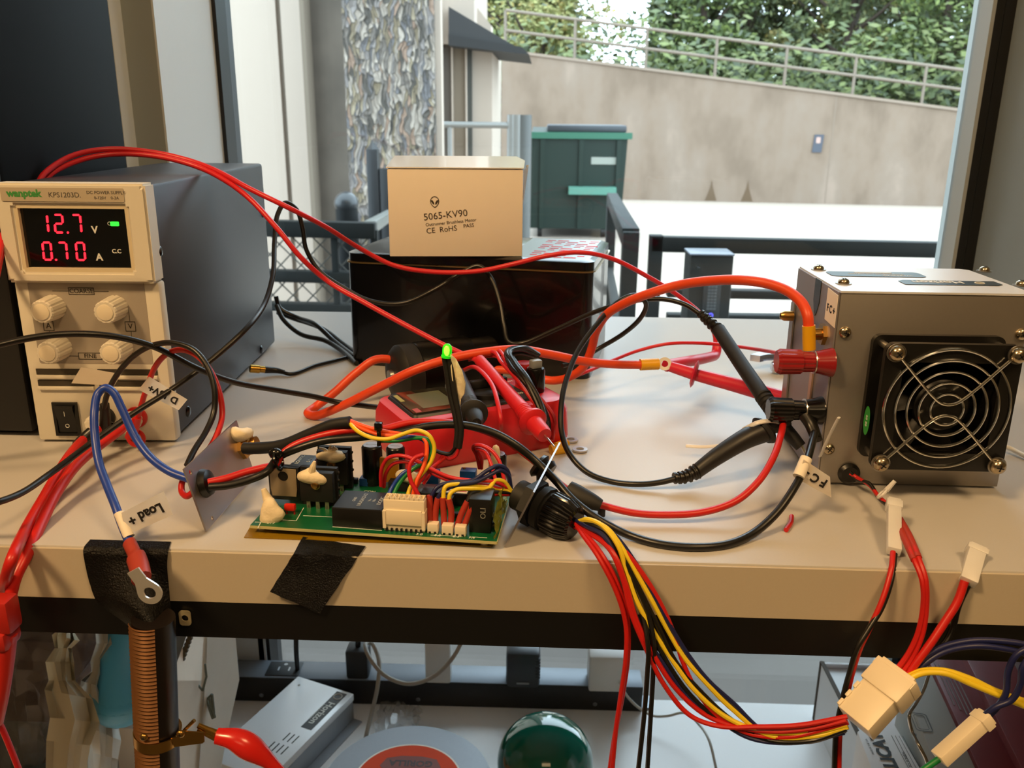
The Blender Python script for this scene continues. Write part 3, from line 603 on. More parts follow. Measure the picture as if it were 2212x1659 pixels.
bm = BM(); box(bm, xw(940, YS), xw(952, YS), YS+.06, YS+.15, GZ, 5); part('corner_trim', bm, wht_w, t, world=True)
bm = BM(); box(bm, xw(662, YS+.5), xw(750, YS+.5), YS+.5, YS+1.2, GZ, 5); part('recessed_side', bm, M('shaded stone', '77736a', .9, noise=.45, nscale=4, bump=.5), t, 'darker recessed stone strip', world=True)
bm = BM(); box(bm, xw(660, YS+.35), xw(669, YS+.35), YS+.35, YS+1.2, GZ, 5); part('corner_trim', bm, M('taupe trim', '8c8678', .9), t, world=True)
# far building corner with canopy and doors
YB = 9.5
t = thing('entrance_bay', 'white building bay with dark doorway under a black wedge canopy', 'building', (xw(1000, YB), YB, GZ))
bm = BM(); box(bm, xw(946, YB), xw(957, YB), YB, YB+2, GZ, 5); box(bm, xw(957, YB), xw(1025, YB), YB+.02, YB+2, ay(990, 95, YB).z, 5); box(bm, xw(1018, YB), xw(1061, YB), YB+.15, YB+2, GZ, ay(1040, 96, YB).z); part('render', bm, wht_w, t, world=True)
bm = BM(); q_ = [ay(px, py, YB+.4) for px, py in ((955, -120), (1030, -120), (1030, 15), (1061, 55), (1061, 98), (955, 98))]; prism(bm, [(p_.x, p_.z) for p_ in q_], -.3, 0, frame((0, YB+.4, 0), (1, 0, 0), (0, 0, 1))); part('gable', bm, wht_w, t, world=True)
zt = ay(990, 95, YB).z
for a, c, h in ((957, 975, '6c675e'), (978, 1005, '8d8472'), (1008, 1018, '474b45')):
    bm = BM(); box(bm, xw(a, YB), xw(c, YB), YB+.10, YB+.16, GZ, zt); part('door_leaf', bm, M('door '+h, h, .6), t, world=True)
for a, c in ((975, 978), (1005, 1008)):
    bm = BM(); box(bm, xw(a, YB), xw(c, YB), YB+.04, YB+.16, GZ, zt); part('door_frame', bm, wht_w, t, world=True)
A_, B_, C_ = ay(969, 14, YB-.2), ay(969, 98, YB-.2), ay(1143, 118, YB-.2)
bm = BM(); P = [(A_.x, A_.z), (B_.x, B_.z), (C_.x, C_.z)]; prism(bm, P, 0, 1.6, frame((0, YB+1.4, 0), (1, 0, 0), (0, 0, 1))); part('canopy', bm, M('black canvas', '33373a', .7), t, world=True)
bm = BM(); q = [(B_.x, B_.z), (C_.x, C_.z), (C_.x-.07, C_.z+.07), (B_.x, B_.z+.10)]; prism(bm, q, 0, .03, frame((0, YB-.19, 0), (1, 0, 0), (0, 0, 1))); part('canopy_valance', bm, M('dark valance', '25282a', .7), t, world=True)
# retaining wall with sloping top
wl, wr = Vector((-.9, 17.62)), Vector((9.4, 16.55))
cw = bpy.data.materials.new('weathered concrete'); cw.use_nodes = True; n = cw.node_tree; b = n.nodes['Principled BSDF']; b.inputs['Roughness'].default_value = .9
t1 = n.nodes.new('ShaderNodeTexCoord'); mp = n.nodes.new('ShaderNodeMapping'); mp.inputs['Scale'].default_value = (1.1, 1.1, .55); nz = n.nodes.new('ShaderNodeTexNoise'); nz.inputs['Scale'].default_value = 1.3; nz.inputs['Detail'].default_value = 6; nz.inputs['Roughness'].default_value = .6
cr = n.nodes.new('ShaderNodeValToRGB')
for i, (p, h) in enumerate([(.3, '807465'), (.7, 'a89d90'), (.5, '968a7b'), (.6, '9a9083')]):
    e = cr.color_ramp.elements[i] if i < 2 else cr.color_ramp.elements.new(p); e.position = p; e.color = lino(h)
n.links.new(t1.outputs['Object'], mp.inputs[0]); n.links.new(mp.outputs[0], nz.inputs['Vector']); n.links.new(nz.outputs[0], cr.inputs[0]); n.links.new(cr.outputs[0], b.inputs['Base Color'])
t = thing('retaining_wall', 'long concrete retaining wall with a sloping top behind the green dumpster', 'wall', ((wl.x+wr.x)/2, (wl.y+wr.y)/2, GZ))
u = (wr-wl).normalized(); Lw = (wr-wl).length
WF = frame((wl.x, wl.y, GZ), (u.x, u.y, 0), (0, 0, 1))
def wall_hit(px, py):
    r = ray(px, py); nrm = Vector((-u.y, u.x, 0)); p0_ = Vector((wl.x, wl.y, 0)); k = ((p0_-C0).dot(nrm))/r.dot(nrm); p = C0+r*k; return ((p-p0_).dot(Vector((u.x, u.y, 0))), p.z-GZ)
l1, l2 = wall_hit(1150, 114), wall_hit(2088, 236); sl = (l2[1]-l1[1])/(l2[0]-l1[0]); zt = lambda s: l1[1]+(s-l1[0])*sl
bm = BM(); prism(bm, [(0, 0), (Lw, 0), (Lw, zt(Lw)-.05), (0, zt(0)-.05)], -.3, 0, WF); wb = part('concrete', bm, cw, t, world=True)
bm = BM(); prism(bm, [(0, zt(0)-.05), (Lw, zt(Lw)-.05), (Lw, zt(Lw)), (0, zt(0))], -.33, .03, WF); part('coping', bm, M('pale coping', 'a0978a', .9), t, world=True)
js = wall_hit(1795, 330)[0]; bm = BM(); box(bm, js-.02, js+.0, .02, zt(js)-.06, 0, .004, 0, WF); part('expansion_joint', bm, M('joint', '968d80', .9), t, world=True)
bm = BM()
for px in (1534, 1612):
    s, z = wall_hit(px, 430); prism(bm, [(s-.10, .02), (s+.12, .02), (s+.03, .28), (s+.01, .42), (s-.02, .26)], 0, .004, WF)
part('water_stain', bm, M('brown stain', '6e5e48', .9), t, 'brown stains at the foot', world=True)
s, z = wall_hit(1766, 310); sg = single('wall_sign', prism(BM(), [(s-.09, z-.16), (s+.08, z-.16), (s+.10, z+.16), (s-.07, z+.16)], .002, .02, WF), M('slate blue sign', '4a5566', .5), 'small blue grey notice sign fixed on the concrete wall', 'sign')
bm = BM(); prism(bm, rrect(.08, .11, .02, s+.005, z+.06), .0205, .024, WF); bmesh.ops.translate(bm, vec=-Vector(sg.location), verts=bm.verts); o_ = finish('sign_mark', bm, M('sign pale mark', 'c9b3ac', .6)); o_.parent = sg
# handrail on the wall
rail_m = M('weathered rail', '8a8376', .7)
t = thing('handrail', 'two-bar metal handrail running down along the top of the concrete wall', 'railing', ((wl.x+wr.x)/2, wl.y, 1.0))
hits = [wall_hit(px, py) for px, py in ((1090, 20), (2100, 152))]; h2 = [wall_hit(px, py) for px, py in ((1090, 64), (2100, 195))]
def lerp2(h, s): return h[0][1]+(s-h[0][0])*(h[1][1]-h[0][1])/(h[1][0]-h[0][0])
for h in (hits, h2):
    a, c = h[0][0], h[1][0]+.6; bm = BM(); cyl(bm, WF @ Vector((a, lerp2(h, a), -.15)), WF @ Vector((c, lerp2(h, c), -.15)), .03, seg=10); part('rail', bm, rail_m, t, world=True)
for px in (1089, 1240, 1396, 1549, 1703, 1856, 2012, 2160):
    s = wall_hit(px, 110)[0]; bm = BM(); cyl(bm, WF @ Vector((s, zt(s), -.15)), WF @ Vector((s, lerp2(hits, s), -.15)), .028, seg=8); part('post', bm, rail_m, t, world=True)
# dumpster
YD = 11.6
dm = M('dark green steel', '082c22', .5, .2, noise=.15, nscale=4)
x0, x1 = ay(1146, 400, YD).x, ay(1352, 400, YD).x; zT = ay(1250, 291, YD).z
t = thing('dumpster', 'dark green steel dumpster standing against the concrete wall', 'dumpster', ((x0+x1)/2, YD, GZ))
bm = BM(); faces(bm, [(x0, YD, GZ+.12), (x1-.05, YD, GZ+.12), (x1, YD-.0, zT), (x0, YD, zT), (x0, YD+1.3, GZ+.12), (x1-.05, YD+1.3, GZ+.12), (x1, YD+1.3, zT+.08), (x0, YD+1.3, zT+.08)], [(0, 1, 2, 3), (5, 4, 7, 6), (4, 0, 3, 7), (1, 5, 6, 2), (3, 2, 6, 7), (4, 5, 1, 0)]); part('body', bm, dm, t, world=True)
bm = BM(); box(bm, x0-.02, x1+.05, YD-.05, YD+.02, zT-.05, zT+.03); part('top_rim', bm, M('green rim', '2f7a63', .5), t, world=True)
bm = BM(); box(bm, x0+.2, x1-.02, YD+.0, YD+1.2, zT+.03, zT+.12, .02); part('lid', bm, M('dark plastic lid', '3a434c', .45), t, 'dark plastic lid', world=True)
a, c = ay(1228, 410, YD-.1), ay(1330, 410, YD-.1); bm = BM(); box(bm, a.x, c.x, YD-.22, YD, a.z-.05, a.z+.04); part('fork_pocket', bm, M('light teal steel', '5fa596', .5), t, 'light teal fork pocket', world=True)
a, c = ay(1278, 347, YD-.1), ay(1332, 347, YD-.1); bm = BM(); box(bm, a.x, c.x, YD-.012, YD, a.z-.05, a.z+.04); part('notice', bm, M('pale notice', 'a8b8b2', .6), t, 'pale notice strip', world=True)
for x in (x0+.12, (x0+x1)/2, x1-.14): bm = BM(); box(bm, x, x+.06, YD-.04, YD, GZ+.12, zT-.06); part('rib', bm, dm, t, world=True)
for x in (x0+.1, x1-.3):
    for y in (YD+.1, YD+1.1): bm = BM(); cyl(bm, (x, y, GZ+.08), (x+.06, y, GZ+.08), .08, seg=16); part('wheel', bm, blk_w, t, world=True)
# enclosure gate (galvanised) left of the dumpster
YG = 8.9
t = thing('enclosure_gate', 'pale galvanised frame gate between the doorway and the dumpster', 'gate', (ay(1040, 300, YG).x, YG, GZ))
gal = M('galvanised steel', '9aa3a3', .45, .4)
zt_ = ay(1040, 270, YG).z
bm = BM(); cyl(bm, (ay(955, 270, YG).x, YG, zt_), (ay(1105, 270, YG).x, YG, zt_), .03, seg=8); part('rail', bm, gal, t, world=True)
bm = BM(); cyl(bm, (ay(1028, 320, YG).x, YG, zt_-.45), (ay(1058, 305, YG).x, YG, zt_-.38), .012, seg=8); part('latch', bm, gal, t, world=True)
for px, r_, m_ in ((972, .02, gal), (1106, .05, gal), (1118, .06, gal), (1133, .07, M('dark grey post', '5b6364', .5))):
    bm = BM(); x = ay(px, 300, YG).x; cyl(bm, (x, YG, GZ), (x, YG, zt_+(.1 if px > 1100 else 0)), r_, seg=12); part('post', bm, m_, t, world=True)
# near black railing on the right
YR = 3.0; rl = M('dark green grey railing', '171c1b', .6, spec=.15)
t = thing('railing', 'dark square-tube railing across the drive right of the tin box', 'railing', (.7, YR, GZ))
def hbar(t_, pa_, pb_, th, y, nm='rail'):
    a, c = ay(*pa_, y), ay(*pb_, y); bm = BM(); m_ = frame(a, c-a, (0, 0, 1)); box(bm, 0, (c-a).length, -th/2, th/2, -.025, .025, .003, m_); return part(nm, bm, rl, t_, world=True)
hbar(t, (1405, 526), (2060, 530+10), .052, YR); hbar(t, (1440, 631), (1980, 642), .030, YR); hbar(t, (1440, 684), (2000, 691), .026, YR)
for px, w in ((1417, .045),):
    a = ay(px, 520, YR); bm = BM(); box(bm, a.x-w/2, a.x+w/2, YR-.025, YR+.025, GZ, a.z+.02, .003); part('post', bm, rl, t, world=True)
a = ay(2020, 520, YR); bm = BM(); box(bm, a.x+.1, a.x+.145, YR-.025, YR+.025, GZ, a.z+.02, .003); part('post', bm, rl, t, world=True)
# call station
YK = 2.7; a, c = ay(1492, 552, YK), ay(1586, 552, YK)
t = thing('call_station', 'dark pedestal box with keypad and blue light by the railing', 'pedestal', ((a.x+c.x)/2, YK, GZ))
bm = BM(); box(bm, a.x, c.x, YK, YK+.12, GZ, a.z, .004); part('cabinet', bm, M('dark grey steel', '1e2221', .6, spec=.15), t, world=True)
bm = BM(); box(bm, a.x-.002, c.x+.002, YK-.003, YK+.123, a.z, a.z+.006, .002); part('cap', bm, M('blue grey cap', '5c6878', .4), t, 'light blue grey top', world=True)
p = ay(1537, 645, YK-.006); bm = BM(); box(bm, p.x-.026, p.x+.026, YK-.012, YK, p.z-.07, p.z+.05, .003); kp = part('keypad', bm, blk_mat, t, world=True)
bm = BM()
for i in range(3):
    for j in range(8): box(bm, p.x-.014+i*.010, p.x-.006+i*.010, YK-.014, YK-.011, p.z-.035+j*.010, p.z-.028+j*.010)
part('keys', bm, M('steel keys', '7d868c', .3, .6), kp, world=True)
bm = BM(); torus(bm, .006, .0018, frame((p.x, YK-.013, p.z-.052), (1, 0, 0), (0, 0, 1)), 20, 6); part('indicator', bm, M('blue light ring', '5a5cff', .4, emit=2.5), kp, 'glowing blue ring light', world=True)
# rail coming towards the window beside the dumpster
t = thing('barrier_arm', 'sloping dark rail and post running towards the window beside the dumpster', 'railing', (ay(1362, 600, YR).x, YR, GZ))
a, c = ay(1322, 428, 5.2), ay(1362, 512, YR)
bm = BM(); m_ = frame(a, c-a, (0, 0, 1)); box(bm, 0, (c-a).length, -.03, .03, -.03, .03, .003, m_); part('rail', bm, rl, t, world=True)
for dz in (-.42, -.72): bm = BM(); m_ = frame(a+Vector((0, 0, dz)), c-a, (0, 0, 1)); box(bm, 0, (c-a).length, -.02, .02, -.02, .02, .003, m_); part('rail', bm, rl, t, world=True)
bm = BM(); box(bm, c.x-.028, c.x+.028, YR-.03, YR+.03, GZ, c.z+.02, .003); part('post', bm, rl, t, world=True)
bm = BM(); box(bm, a.x-.028, a.x+.028, a.y-.03, a.y+.03, GZ, a.z+.02, .003); part('post', bm, rl, t, world=True)
# left chain-link fence
t = thing('chain_link_fence', 'black framed chain-link fence between power supply and tin box', 'fence', (ay(690, 600, YR).x, YR, GZ))
hbar(t, (480, 490), (812, 498), .055, YR); hbar(t, (480, 592), (812, 600), .040, YR); hbar(t, (480, 660), (812, 668), .035, YR)
a, c = ay(480, 492, YR), ay(812, 492, YR)
bm = BM(); z0_, z1_ = GZ+.1, a.z; k = a.x
H_ = z1_-z0_; st_ = .072
for i in range(-18, 12):
    for s_ in (1, -1):
        xa = a.x+i*st_ if s_ > 0 else c.x-i*st_; pA = Vector((xa, YR, z0_)); pB = Vector((xa+s_*H_, YR, z1_))
        def clipx(p_, q_):
            o = []
            for r_ in (p_, q_): o.append(r_)
            for lim, sg_ in ((a.x, 1), (c.x, -1)):
                f0, f1 = (o[0].x-lim)*sg_, (o[1].x-lim)*sg_
                if f0 < 0 and f1 < 0: return None
                if f0 < 0: o[0] = o[0].lerp(o[1], f0/(f0-f1))
                elif f1 < 0: o[1] = o[1].lerp(o[0], f1/(f1-f0))
            return o
        g_ = clipx(pA, pB)
        if g_ and (g_[1]-g_[0]).length > .02: cyl(bm, g_[0], g_[1], .0026, seg=5)
part('chain_link', bm, M('dark wire', '4b4f4c', .5, .5), t, 'diamond wire mesh', world=True)
for px in (727, 812, 520):
    x = ay(px, 600, YR).x; bm = BM(); box(bm, x-.012, x+.012, YR-.012, YR+.012, GZ, a.z, .002); part('post', bm, rl, t, world=True)
YQ = 3.3; p = ay(748, 440, YQ)
t = thing('bollard', 'round-capped dark bollard behind the chain-link fence', 'bollard', (p.x, YQ, GZ)); bm = BM(); lathe(bm, [(.042, 0), (.042, p.z-GZ)], Matrix.Translation((p.x, YQ, GZ)), 24); part('shaft', bm, M('bollard grey', '1c2021', .6, spec=.15), t, world=True)
bm = BM(); sphere(bm, (p.x, YQ, p.z), .046, sub=3); part('cap', bm, M('bollard cap', '2c3135', .35), t, world=True)
YQ = 4.3; p = ay(805, 322, YQ)
t = thing('gate_post', 'tall slim black post standing before the stone pillar', 'post', (p.x, YQ, GZ)); bm = BM(); box(bm, p.x-.028, p.x+.028, YQ-.03, YQ+.03, GZ, p.z, .004); part('shaft', bm, black_metal, t, world=True)
bm = BM(); lathe(bm, [(.03, 0), (.014, .02), (.002, .04)], Matrix.Translation((p.x, YQ, p.z)), 4); part('finial', bm, black_metal, t, world=True)
bm = BM(); box(bm, p.x+.03, p.x+.085, YQ-.02, YQ+.02, GZ, p.z-.09, .004); part('side_post', bm, black_metal, t, world=True)
a, c = ay(800, 490, 3.0), ay(845, 462, 4.2); t = single('handrail_return', box(BM(), 0, (c-a).length, -.02, .02, -.02, .02, .002, frame(a, c-a, (0, 0, 1))), M('pale rail', '77807e', .4), 'short pale rail running back from the end of the chain-link fence', 'railing')
# trees
def tree(name, label, x, y, z0, h, rad, seed, cols, n=2600, leaf=.11, gap=None, group='trees behind the wall'):
    R_ = random.Random(seed); t_ = thing(name, label, 'tree', (x, y, z0), group)
    bm = BM(); tube(bm, [(x, y, z0), (x+R_.uniform(-.1, .1), y, z0+h*.4), (x+R_.uniform(-.3, .3), y, z0+h*.85)], lambda s: .16-.12*s, 8, 5)
    for k in range(7):
        zz = z0+h*R_.uniform(.3, .75); an = R_.uniform(0, 6.28); tube(bm, [(x, y, zz), (x+cos(an)*rad*.4, y+sin(an)*rad*.4, zz+.4), (x+cos(an)*rad*.8, y+sin(an)*rad*.8, zz+1.0)], lambda s: .06-.045*s, 6, 4)
    part('trunk', bm, M('bark', '4a4036', .9), t_, world=True)
    blobs = [(x+R_.gauss(0, rad*.55), y+R_.gauss(0, rad*.4), z0+h*R_.uniform(.18, 1.0), R_.uniform(.35, .85)) for _ in range(34)]
    vs, fs, mi = [], [], []; 
    for k in range(n):
        bx, by, bz, br = R_.choice(blobs); d_ = Vector((R_.gauss(0, 1), R_.gauss(0, 1), R_.gauss(0, 1))).normalized()*br*R_.uniform(.55, 1.05); d_.z *= .75
        c = Vector((bx, by, bz))+d_; u_ = Vector((R_.gauss(0, 1), R_.gauss(0, 1), R_.gauss(0, .6))).normalized(); w_ = u_.orthogonal().normalized(); w_.rotate(Matrix.Rotation(R_.uniform(0, 6.28), 3, u_)); s_ = leaf*R_.uniform(.6, 1.3)
        if gap and gap(c): continue
        i = len(vs); c = c-Vector((x, y, z0)); vs += [c-u_*s_, c+w_*s_*.45, c+u_*s_, c-w_*s_*.45]; fs.append((i, i+1, i+2, i+3)); mi.append(0 if R_.random() < .55 else (1 if R_.random() < .7 else 2))
    me = bpy.data.meshes.new('foliage'); me.from_pydata(vs, [], fs); 
    for c_ in cols: me.materials.append(M('leaf '+c_, c_, .65, noise=.25, nscale=2))
    me.polygons.foreach_set('material_index', mi); o = bpy.data.objects.new('foliage', me); COL.objects.link(o); o.parent = t_
def skygap(c):
    v = RC.transposed() @ (c-C0); px, py = CX+FPX*v.x/-v.z, CY-FPX*v.y/-v.z
    return False
G1 = ('a3ab68', '8b9656', 'b3a862'); G2 = ('586b3e', '6f7e4a', '46573a'); G3 = ('627c44', '86a054', '4f6638')
trs = [(-.3, 22, G1, 'yellow green tree above the end of the canopy', 3.0, 1.7), (.0, 24.5, G1, 'pale yellowish tree just left of the sky gap', 5.6, .8), (3.9, 23.5, G3, 'bright green tree just right of the sky gap', 5.6, 1.1),
    (6.9, 21.5, G2, 'dark olive tree behind the middle of the handrail', 5.4, 1.7), (8.6, 20.6, G3, 'leafy mid green tree over the right half of the handrail', 5.4, 1.6), (10.4, 20.2, G2, 'dark tree at the right end of the handrail', 5.2, 1.7), (7.9, 24.5, G1, 'yellowing tree farther back over the right half of the wall', 6.4, 2.0), (11.0, 24.5, G2, 'tall shaded tree farthest right near the window mullion', 6.6, 2.0), (-.6, 25.5, G2, 'shaded tree farthest left behind the canopy', 6.6, 1.5), (5.6, 27, G2, 'dim tree far behind the bright green one', 7.0, 1.6)]
for i, (x, y, cs, lab, h, rd) in enumerate(trs): tree('tree', lab, x, y, GZ+.9, h, rd, 40+i, cs, 10000, .075, group=None)
def hedge(name, label, x0, x1, y, z0, h, seed, cols, n, sz=.11):
    R_ = random.Random(seed); vs, fs, mi = [], [], []
    for k in range(n):
        c = Vector((R_.uniform(x0, x1), max(18.4, y+R_.gauss(0, .5)), z0+abs(R_.gauss(0, .5))*h)); u_ = Vector((R_.gauss(0, 1), R_.gauss(0, 1), R_.gauss(0, .6))).normalized(); w_ = u_.orthogonal().normalized(); s_ = sz*R_.uniform(.6, 1.3)
        i = len(vs); vs += [c-u_*s_, c+w_*s_*.5, c+u_*s_, c-w_*s_*.5]; fs.append((i, i+1, i+2, i+3)); mi.append(R_.randrange(len(cols)))
    me = bpy.data.meshes.new(name); me.from_pydata(vs, [], fs)
    for c_ in cols: me.materials.append(M('leaf '+c_, c_, .65, noise=.25, nscale=2))
    me.polygons.foreach_set('material_index', mi); o = bpy.data.objects.new(name, me); COL.objects.link(o); tag(o, label, 'undergrowth', kind='stuff')
hedge('undergrowth', 'tangled green undergrowth below the trees behind the wall', -1.5, 13, 19.3, GZ+.9, 1.9, 5, G2+('74884a',), 18000)
hedge('undergrowth', 'dense dim foliage filling the hillside far behind the trees at right', 3.1, 18, 29, GZ+1, 9, 6, G2+('5d7040',), 30000, .2)
hedge('undergrowth', 'dense foliage filling the hillside behind the canopy at left', -4, .8, 29, GZ+1, 9, 8, G1+('5d7040',), 12000, .2)

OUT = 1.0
# ============================================================ control board
ba = radians(-4.8); BO = Vector((-.1575, .4222, .0040)); PB = Matrix.Translation(BO) @ Matrix.Rotation(ba, 4, 'Z'); PBI = PB.inverted()
pcb = thing('circuit_board', 'green control circuit board crowded with black modules and white connectors', 'circuit board', PB)
BT = .0016; BZ = BO.z+BT
def pl(px, py): q = PBI @ az(px, py, BZ); return q.x, q.y
def hgt(px, pyb, pyt): y = az(px, pyb, BZ).y; return ay(px, pyt, y).z-BZ
pcb_g = M('green solder mask', '0d5a33', .3, noise=.12, nscale=120)
bm = BM(); box(bm, 0, .1356, 0, .068, 0, BT); brd = part('board', bm, [pcb_g], pcb)
bm = BM(); box(bm, 0, .1356, -.0004, .0, .0, BT-.0001); box(bm, .1356, .1360, 0, .068, 0, BT-.0001); part('board_edge', bm, M('raw fibreglass edge', 'b9b47c', .5), brd, 'pale raw board edge')
silk = M('white silkscreen', 'dfe3da', .5)
bm = BM()
def sl(x0, y0, x1, y1, w=.00022):
    d_ = Vector((x1-x0, y1-y0, 0)); m_ = frame((x0, y0, BT), d_, (-d_.y, d_.x, 0)); box(bm, 0, d_.length, -w, w, 0, .0001, 0, m_)
for a in (((557, 1141), (575, 1105)), ((607, 1123), (640, 1125)), ((640, 1125), (656, 1097)), ((655, 1114), (718, 1117)), ((718, 1138), (825, 1146)), ((930, 1156), (1000, 1159)), ((1020, 1160), (1052, 1162))):
    sl(*pl(*a[0]), *pl(*a[1]))
sl(.001, .004, .012, .0045); part('silkscreen', bm, silk, brd)
for s_, x, y in (('C17', .010, .004), ('3.0', .0935, .0022), ('5.0', .1035, .0022), ('8.3', .1135, .0022), ('R4', .122, .0022), ('CON', .052, .052)): text(brd, s_, .0030, Matrix.Translation((x, y, BT+.0001)), silk)
comp_b = M('black epoxy', '151413', .35); comp_m = M('matt black epoxy', '111111', .6); leadm = M('solder tin', 'bdb7a4', .35, .9)
def C(name, px0, px1, pyb, pyt, dep, mat, lab=None, bev=.0004, lift=0, parent=None):
    x0, y0 = pl(px0, pyb); x1, _ = pl(px1, pyb+(px1-px0)*.05); h = hgt((px0+px1)/2, pyb, pyt); bm = BM(); box(bm, x0, x1, y0, y0+dep, BT+lift, BT+h, bev); return part(name, bm, mat, parent or pcb, lab), (x0, x1, y0, h)
# transistor with tan tab facing the camera
k, (x0, x1, y0, h) = C('power_transistor', 584, 650, 1088, 1008, .005, comp_b, 'black power transistor with tan metal tab', lift=.003)
xm = (x0+x1)/2; fl = frame((xm, y0-.0001, BT+.003), (1, 0, 0), (0, 0, 1)); hh = h-.003
bm = BM(); n_c = 24; cc_ = circ(.0030, n_c, 0, hh*.74, radians(-135)); w_, b_, t_ = (x1-x0)*.43, hh*.13, hh*.97; oc = []
for i in range(n_c):
    a = radians(-135)+2*pi*i/n_c; dx, dy = cos(a), sin(a); sc_ = min((w_/abs(dx)) if abs(dx) > 1e-6 else 9, ((t_-hh*.74)/dy if dy > 1e-6 else ((hh*.74-b_)/-dy if dy < -1e-6 else 9))); oc.append((dx*sc_, hh*.74+dy*sc_))
ringplate(bm, oc, cc_, 0, .0005, fl); part('heat_tab', bm, M('tan metal tab', 'a8977c', .45, .5), k, 'tan metal tab with a hole')
# black module box behind it with printed top
C('relay', 621, 668, 1060, 1012, .010, comp_b, 'black module with white printing', lift=0)
a_, b_ = pl(640, 1075), 0
bm = BM(); x0, y0 = pl(622, 1066); h = hgt(640, 1066, 1007); box(bm, x0+.002, x0+.0135, y0+.002, y0+.0190, BT, BT+h, .0004); k = part('relay', bm, M('dark slate plastic', '1c2026', .4), pcb, 'slate black relay with printed top')
text(k, 'LCA60DC', .0030, Matrix.Translation((x0+.0045, y0+.011, BT+h+.0001)) @ Matrix.Rotation(pi/2, 4, 'Z'), silk); text(k, '5 4 6', .0030, Matrix.Translation((x0+.0105, y0+.011, BT+h+.0001)) @ Matrix.Rotation(pi/2, 4, 'Z'), silk)
# two dark transistors on heatsinks
for (px0, px1, pyb, pyt) in ((650, 722, 1098, 1020), (688, 752, 1060, 975)):
    k, (x0, x1, y0, h) = C('power_transistor', px0, px1, pyb, pyt, .005, comp_m, 'black power transistor bolted upright', lift=.0045)
    bm = BM(); box(bm, x0-.001, x1+.001, y0+.0055, y0+.0085, BT, BT+h+.001)
    for i in range(4):
        for s_ in (-1, 1):
            xx = x0-.001 if s_ < 0 else x1+.001; sphere(bm, (xx, y0+.007, BT+h*(.25+.22*i)), .0016, (.8, .6, .8), 1)
    part('heatsink', bm, comp_m, pcb, 'black notched heatsink')
    for i in range(3):
        xx = x0+(x1-x0)*(.22+.28*i); bm = BM(); box(bm, xx-.0011, xx+.0011, y0+.001, y0+.002, BT, BT+.0050); box(bm, xx-.0005, xx+.0005, y0+.001, y0+.0018, BT-.0005, BT+.002); part('leg', bm, leadm, k, 'tinned leg')
    bm = BM(); lathe(bm, [(.0027, 0), (.0027, .0008), (.0022, .0010), (.0016, .0022), (.0004, .0024)], along((x0+(x1-x0)*.5, y0, BT+h*.68), (0, -1, 0)), 20); part('bolt', bm, brass, k)
# putty blobs
def blob(parent, c, r, sc, seed, local=True, mat=putty, name='putty', lab='cream putty blob', spikes=.35):
    R_ = random.Random(seed); bm = BM(); sphere(bm, (0, 0, 0), r, sc, 3)
    ds = [(Vector((R_.gauss(0, 1), R_.gauss(0, 1), R_.gauss(0, 1))).normalized(), R_.uniform(-spikes, spikes*1.6)) for _ in range(9)]
    for v in bm.verts:
        n_v = v.co.normalized(); f = 1+sum(a_*max(0, n_v.dot(d_))**6 for d_, a_ in ds)+R_.uniform(-.03, .03); v.co *= f
    bmesh.ops.translate(bm, vec=Vector(c), verts=bm.verts); return part(name, bm, mat, parent, lab, world=not local, smooth=80)
x, y = pl(582, 1125); blob(pcb, (x+.001, y-.000, BT+.004), .0058, (1.0, .55, 1.15), 3)
x, y = pl(572, 1115); bm = BM(); tube(bm, [(x+.0035, y, BT+.008), (x+.002, y, BT+.012), (x+.0005, y, BT+.0165)], lambda s: .0034-.0020*s, 10, 4); part('putty', bm, putty, pcb, 'cream putty blob')
h = hgt(680, 1098, 1020); x, y = pl(680, 1098); blob(pcb, (x-.0005, y+.000, BT+h-.003), .0068, (1.15, .55, .60), 5); bm = BM(); tube(bm, [(x-.001, y, BT+h-.002), (x+.001, y-.001, BT+h+.004), (x+.002, y-.001, BT+h+.007)], lambda s: .0026-.0018*s, 8, 4); part('putty', bm, putty, pcb, 'cream putty blob')
h = hgt(715, 1060, 975); x, y = pl(715, 1060); blob(pcb, (x, y-.001, BT+h-.003), .0060, (1.3, .5, .55), 8)
bm = BM(); R_ = random.Random(4)
for i in range(7): a = R_.uniform(.3, 2.8); tube(bm, [(x, y, BT+h-.001), (x+cos(a)*.003, y, BT+h+sin(a)*.002), (x+cos(a)*.0065, y-.001, BT+h+sin(a)*.0045)], lambda s: .0013-.0008*s, 6, 4)
part('putty', bm, putty, pcb, 'stringy cream putty')
# red film capacitor
k, (x0, x1, y0, h) = C('film_capacitor', 613, 638, 1112, 1090, .0035, M('red lacquer', 'c92a1c', .2), 'small red film capacitor', bev=.0012, lift=.0020)
bm = BM()
for xx in (x0+.001, x1-.0012): box(bm, xx, xx+.0006, y0+.001, y0+.0022, BT, BT+.0025)
part('leg', bm, M('red lacquer leg', '9c2a20', .4), k)
# dc converter module
x0, y0 = pl(718, 1138); x1, y1 = pl(825, 1146); h = hgt(718, 1138, 1097)
bm = BM(); box(bm, x0, x1, y0, y0+.0235, BT, BT+h, .0005); k = part('converter_module', bm, comp_b, pcb, 'glossy black converter module with rotated white print')
bm = BM(); box(bm, x0+.0006, x1-.0006, y0+.0006, y0+.0229, BT+h, BT+h+.0002); part('module_label', bm, M('slate label', '20262e', .3), k)
for s_, dx, sz in (('DC/DC', .0232, .0032), ('Vin-', .0195, .0022), ('Vo-', .0170, .0022), ('URA2412-12', .0128, .0030), ('GND', .0085, .0024)):
    text(k, s_, sz, Matrix.Translation((x0+dx+.001, y0+.012, BT+h+.0003)) @ Matrix.Rotation(pi/2, 4, 'Z'), M('grey module print', 'a9b0b4', .5))
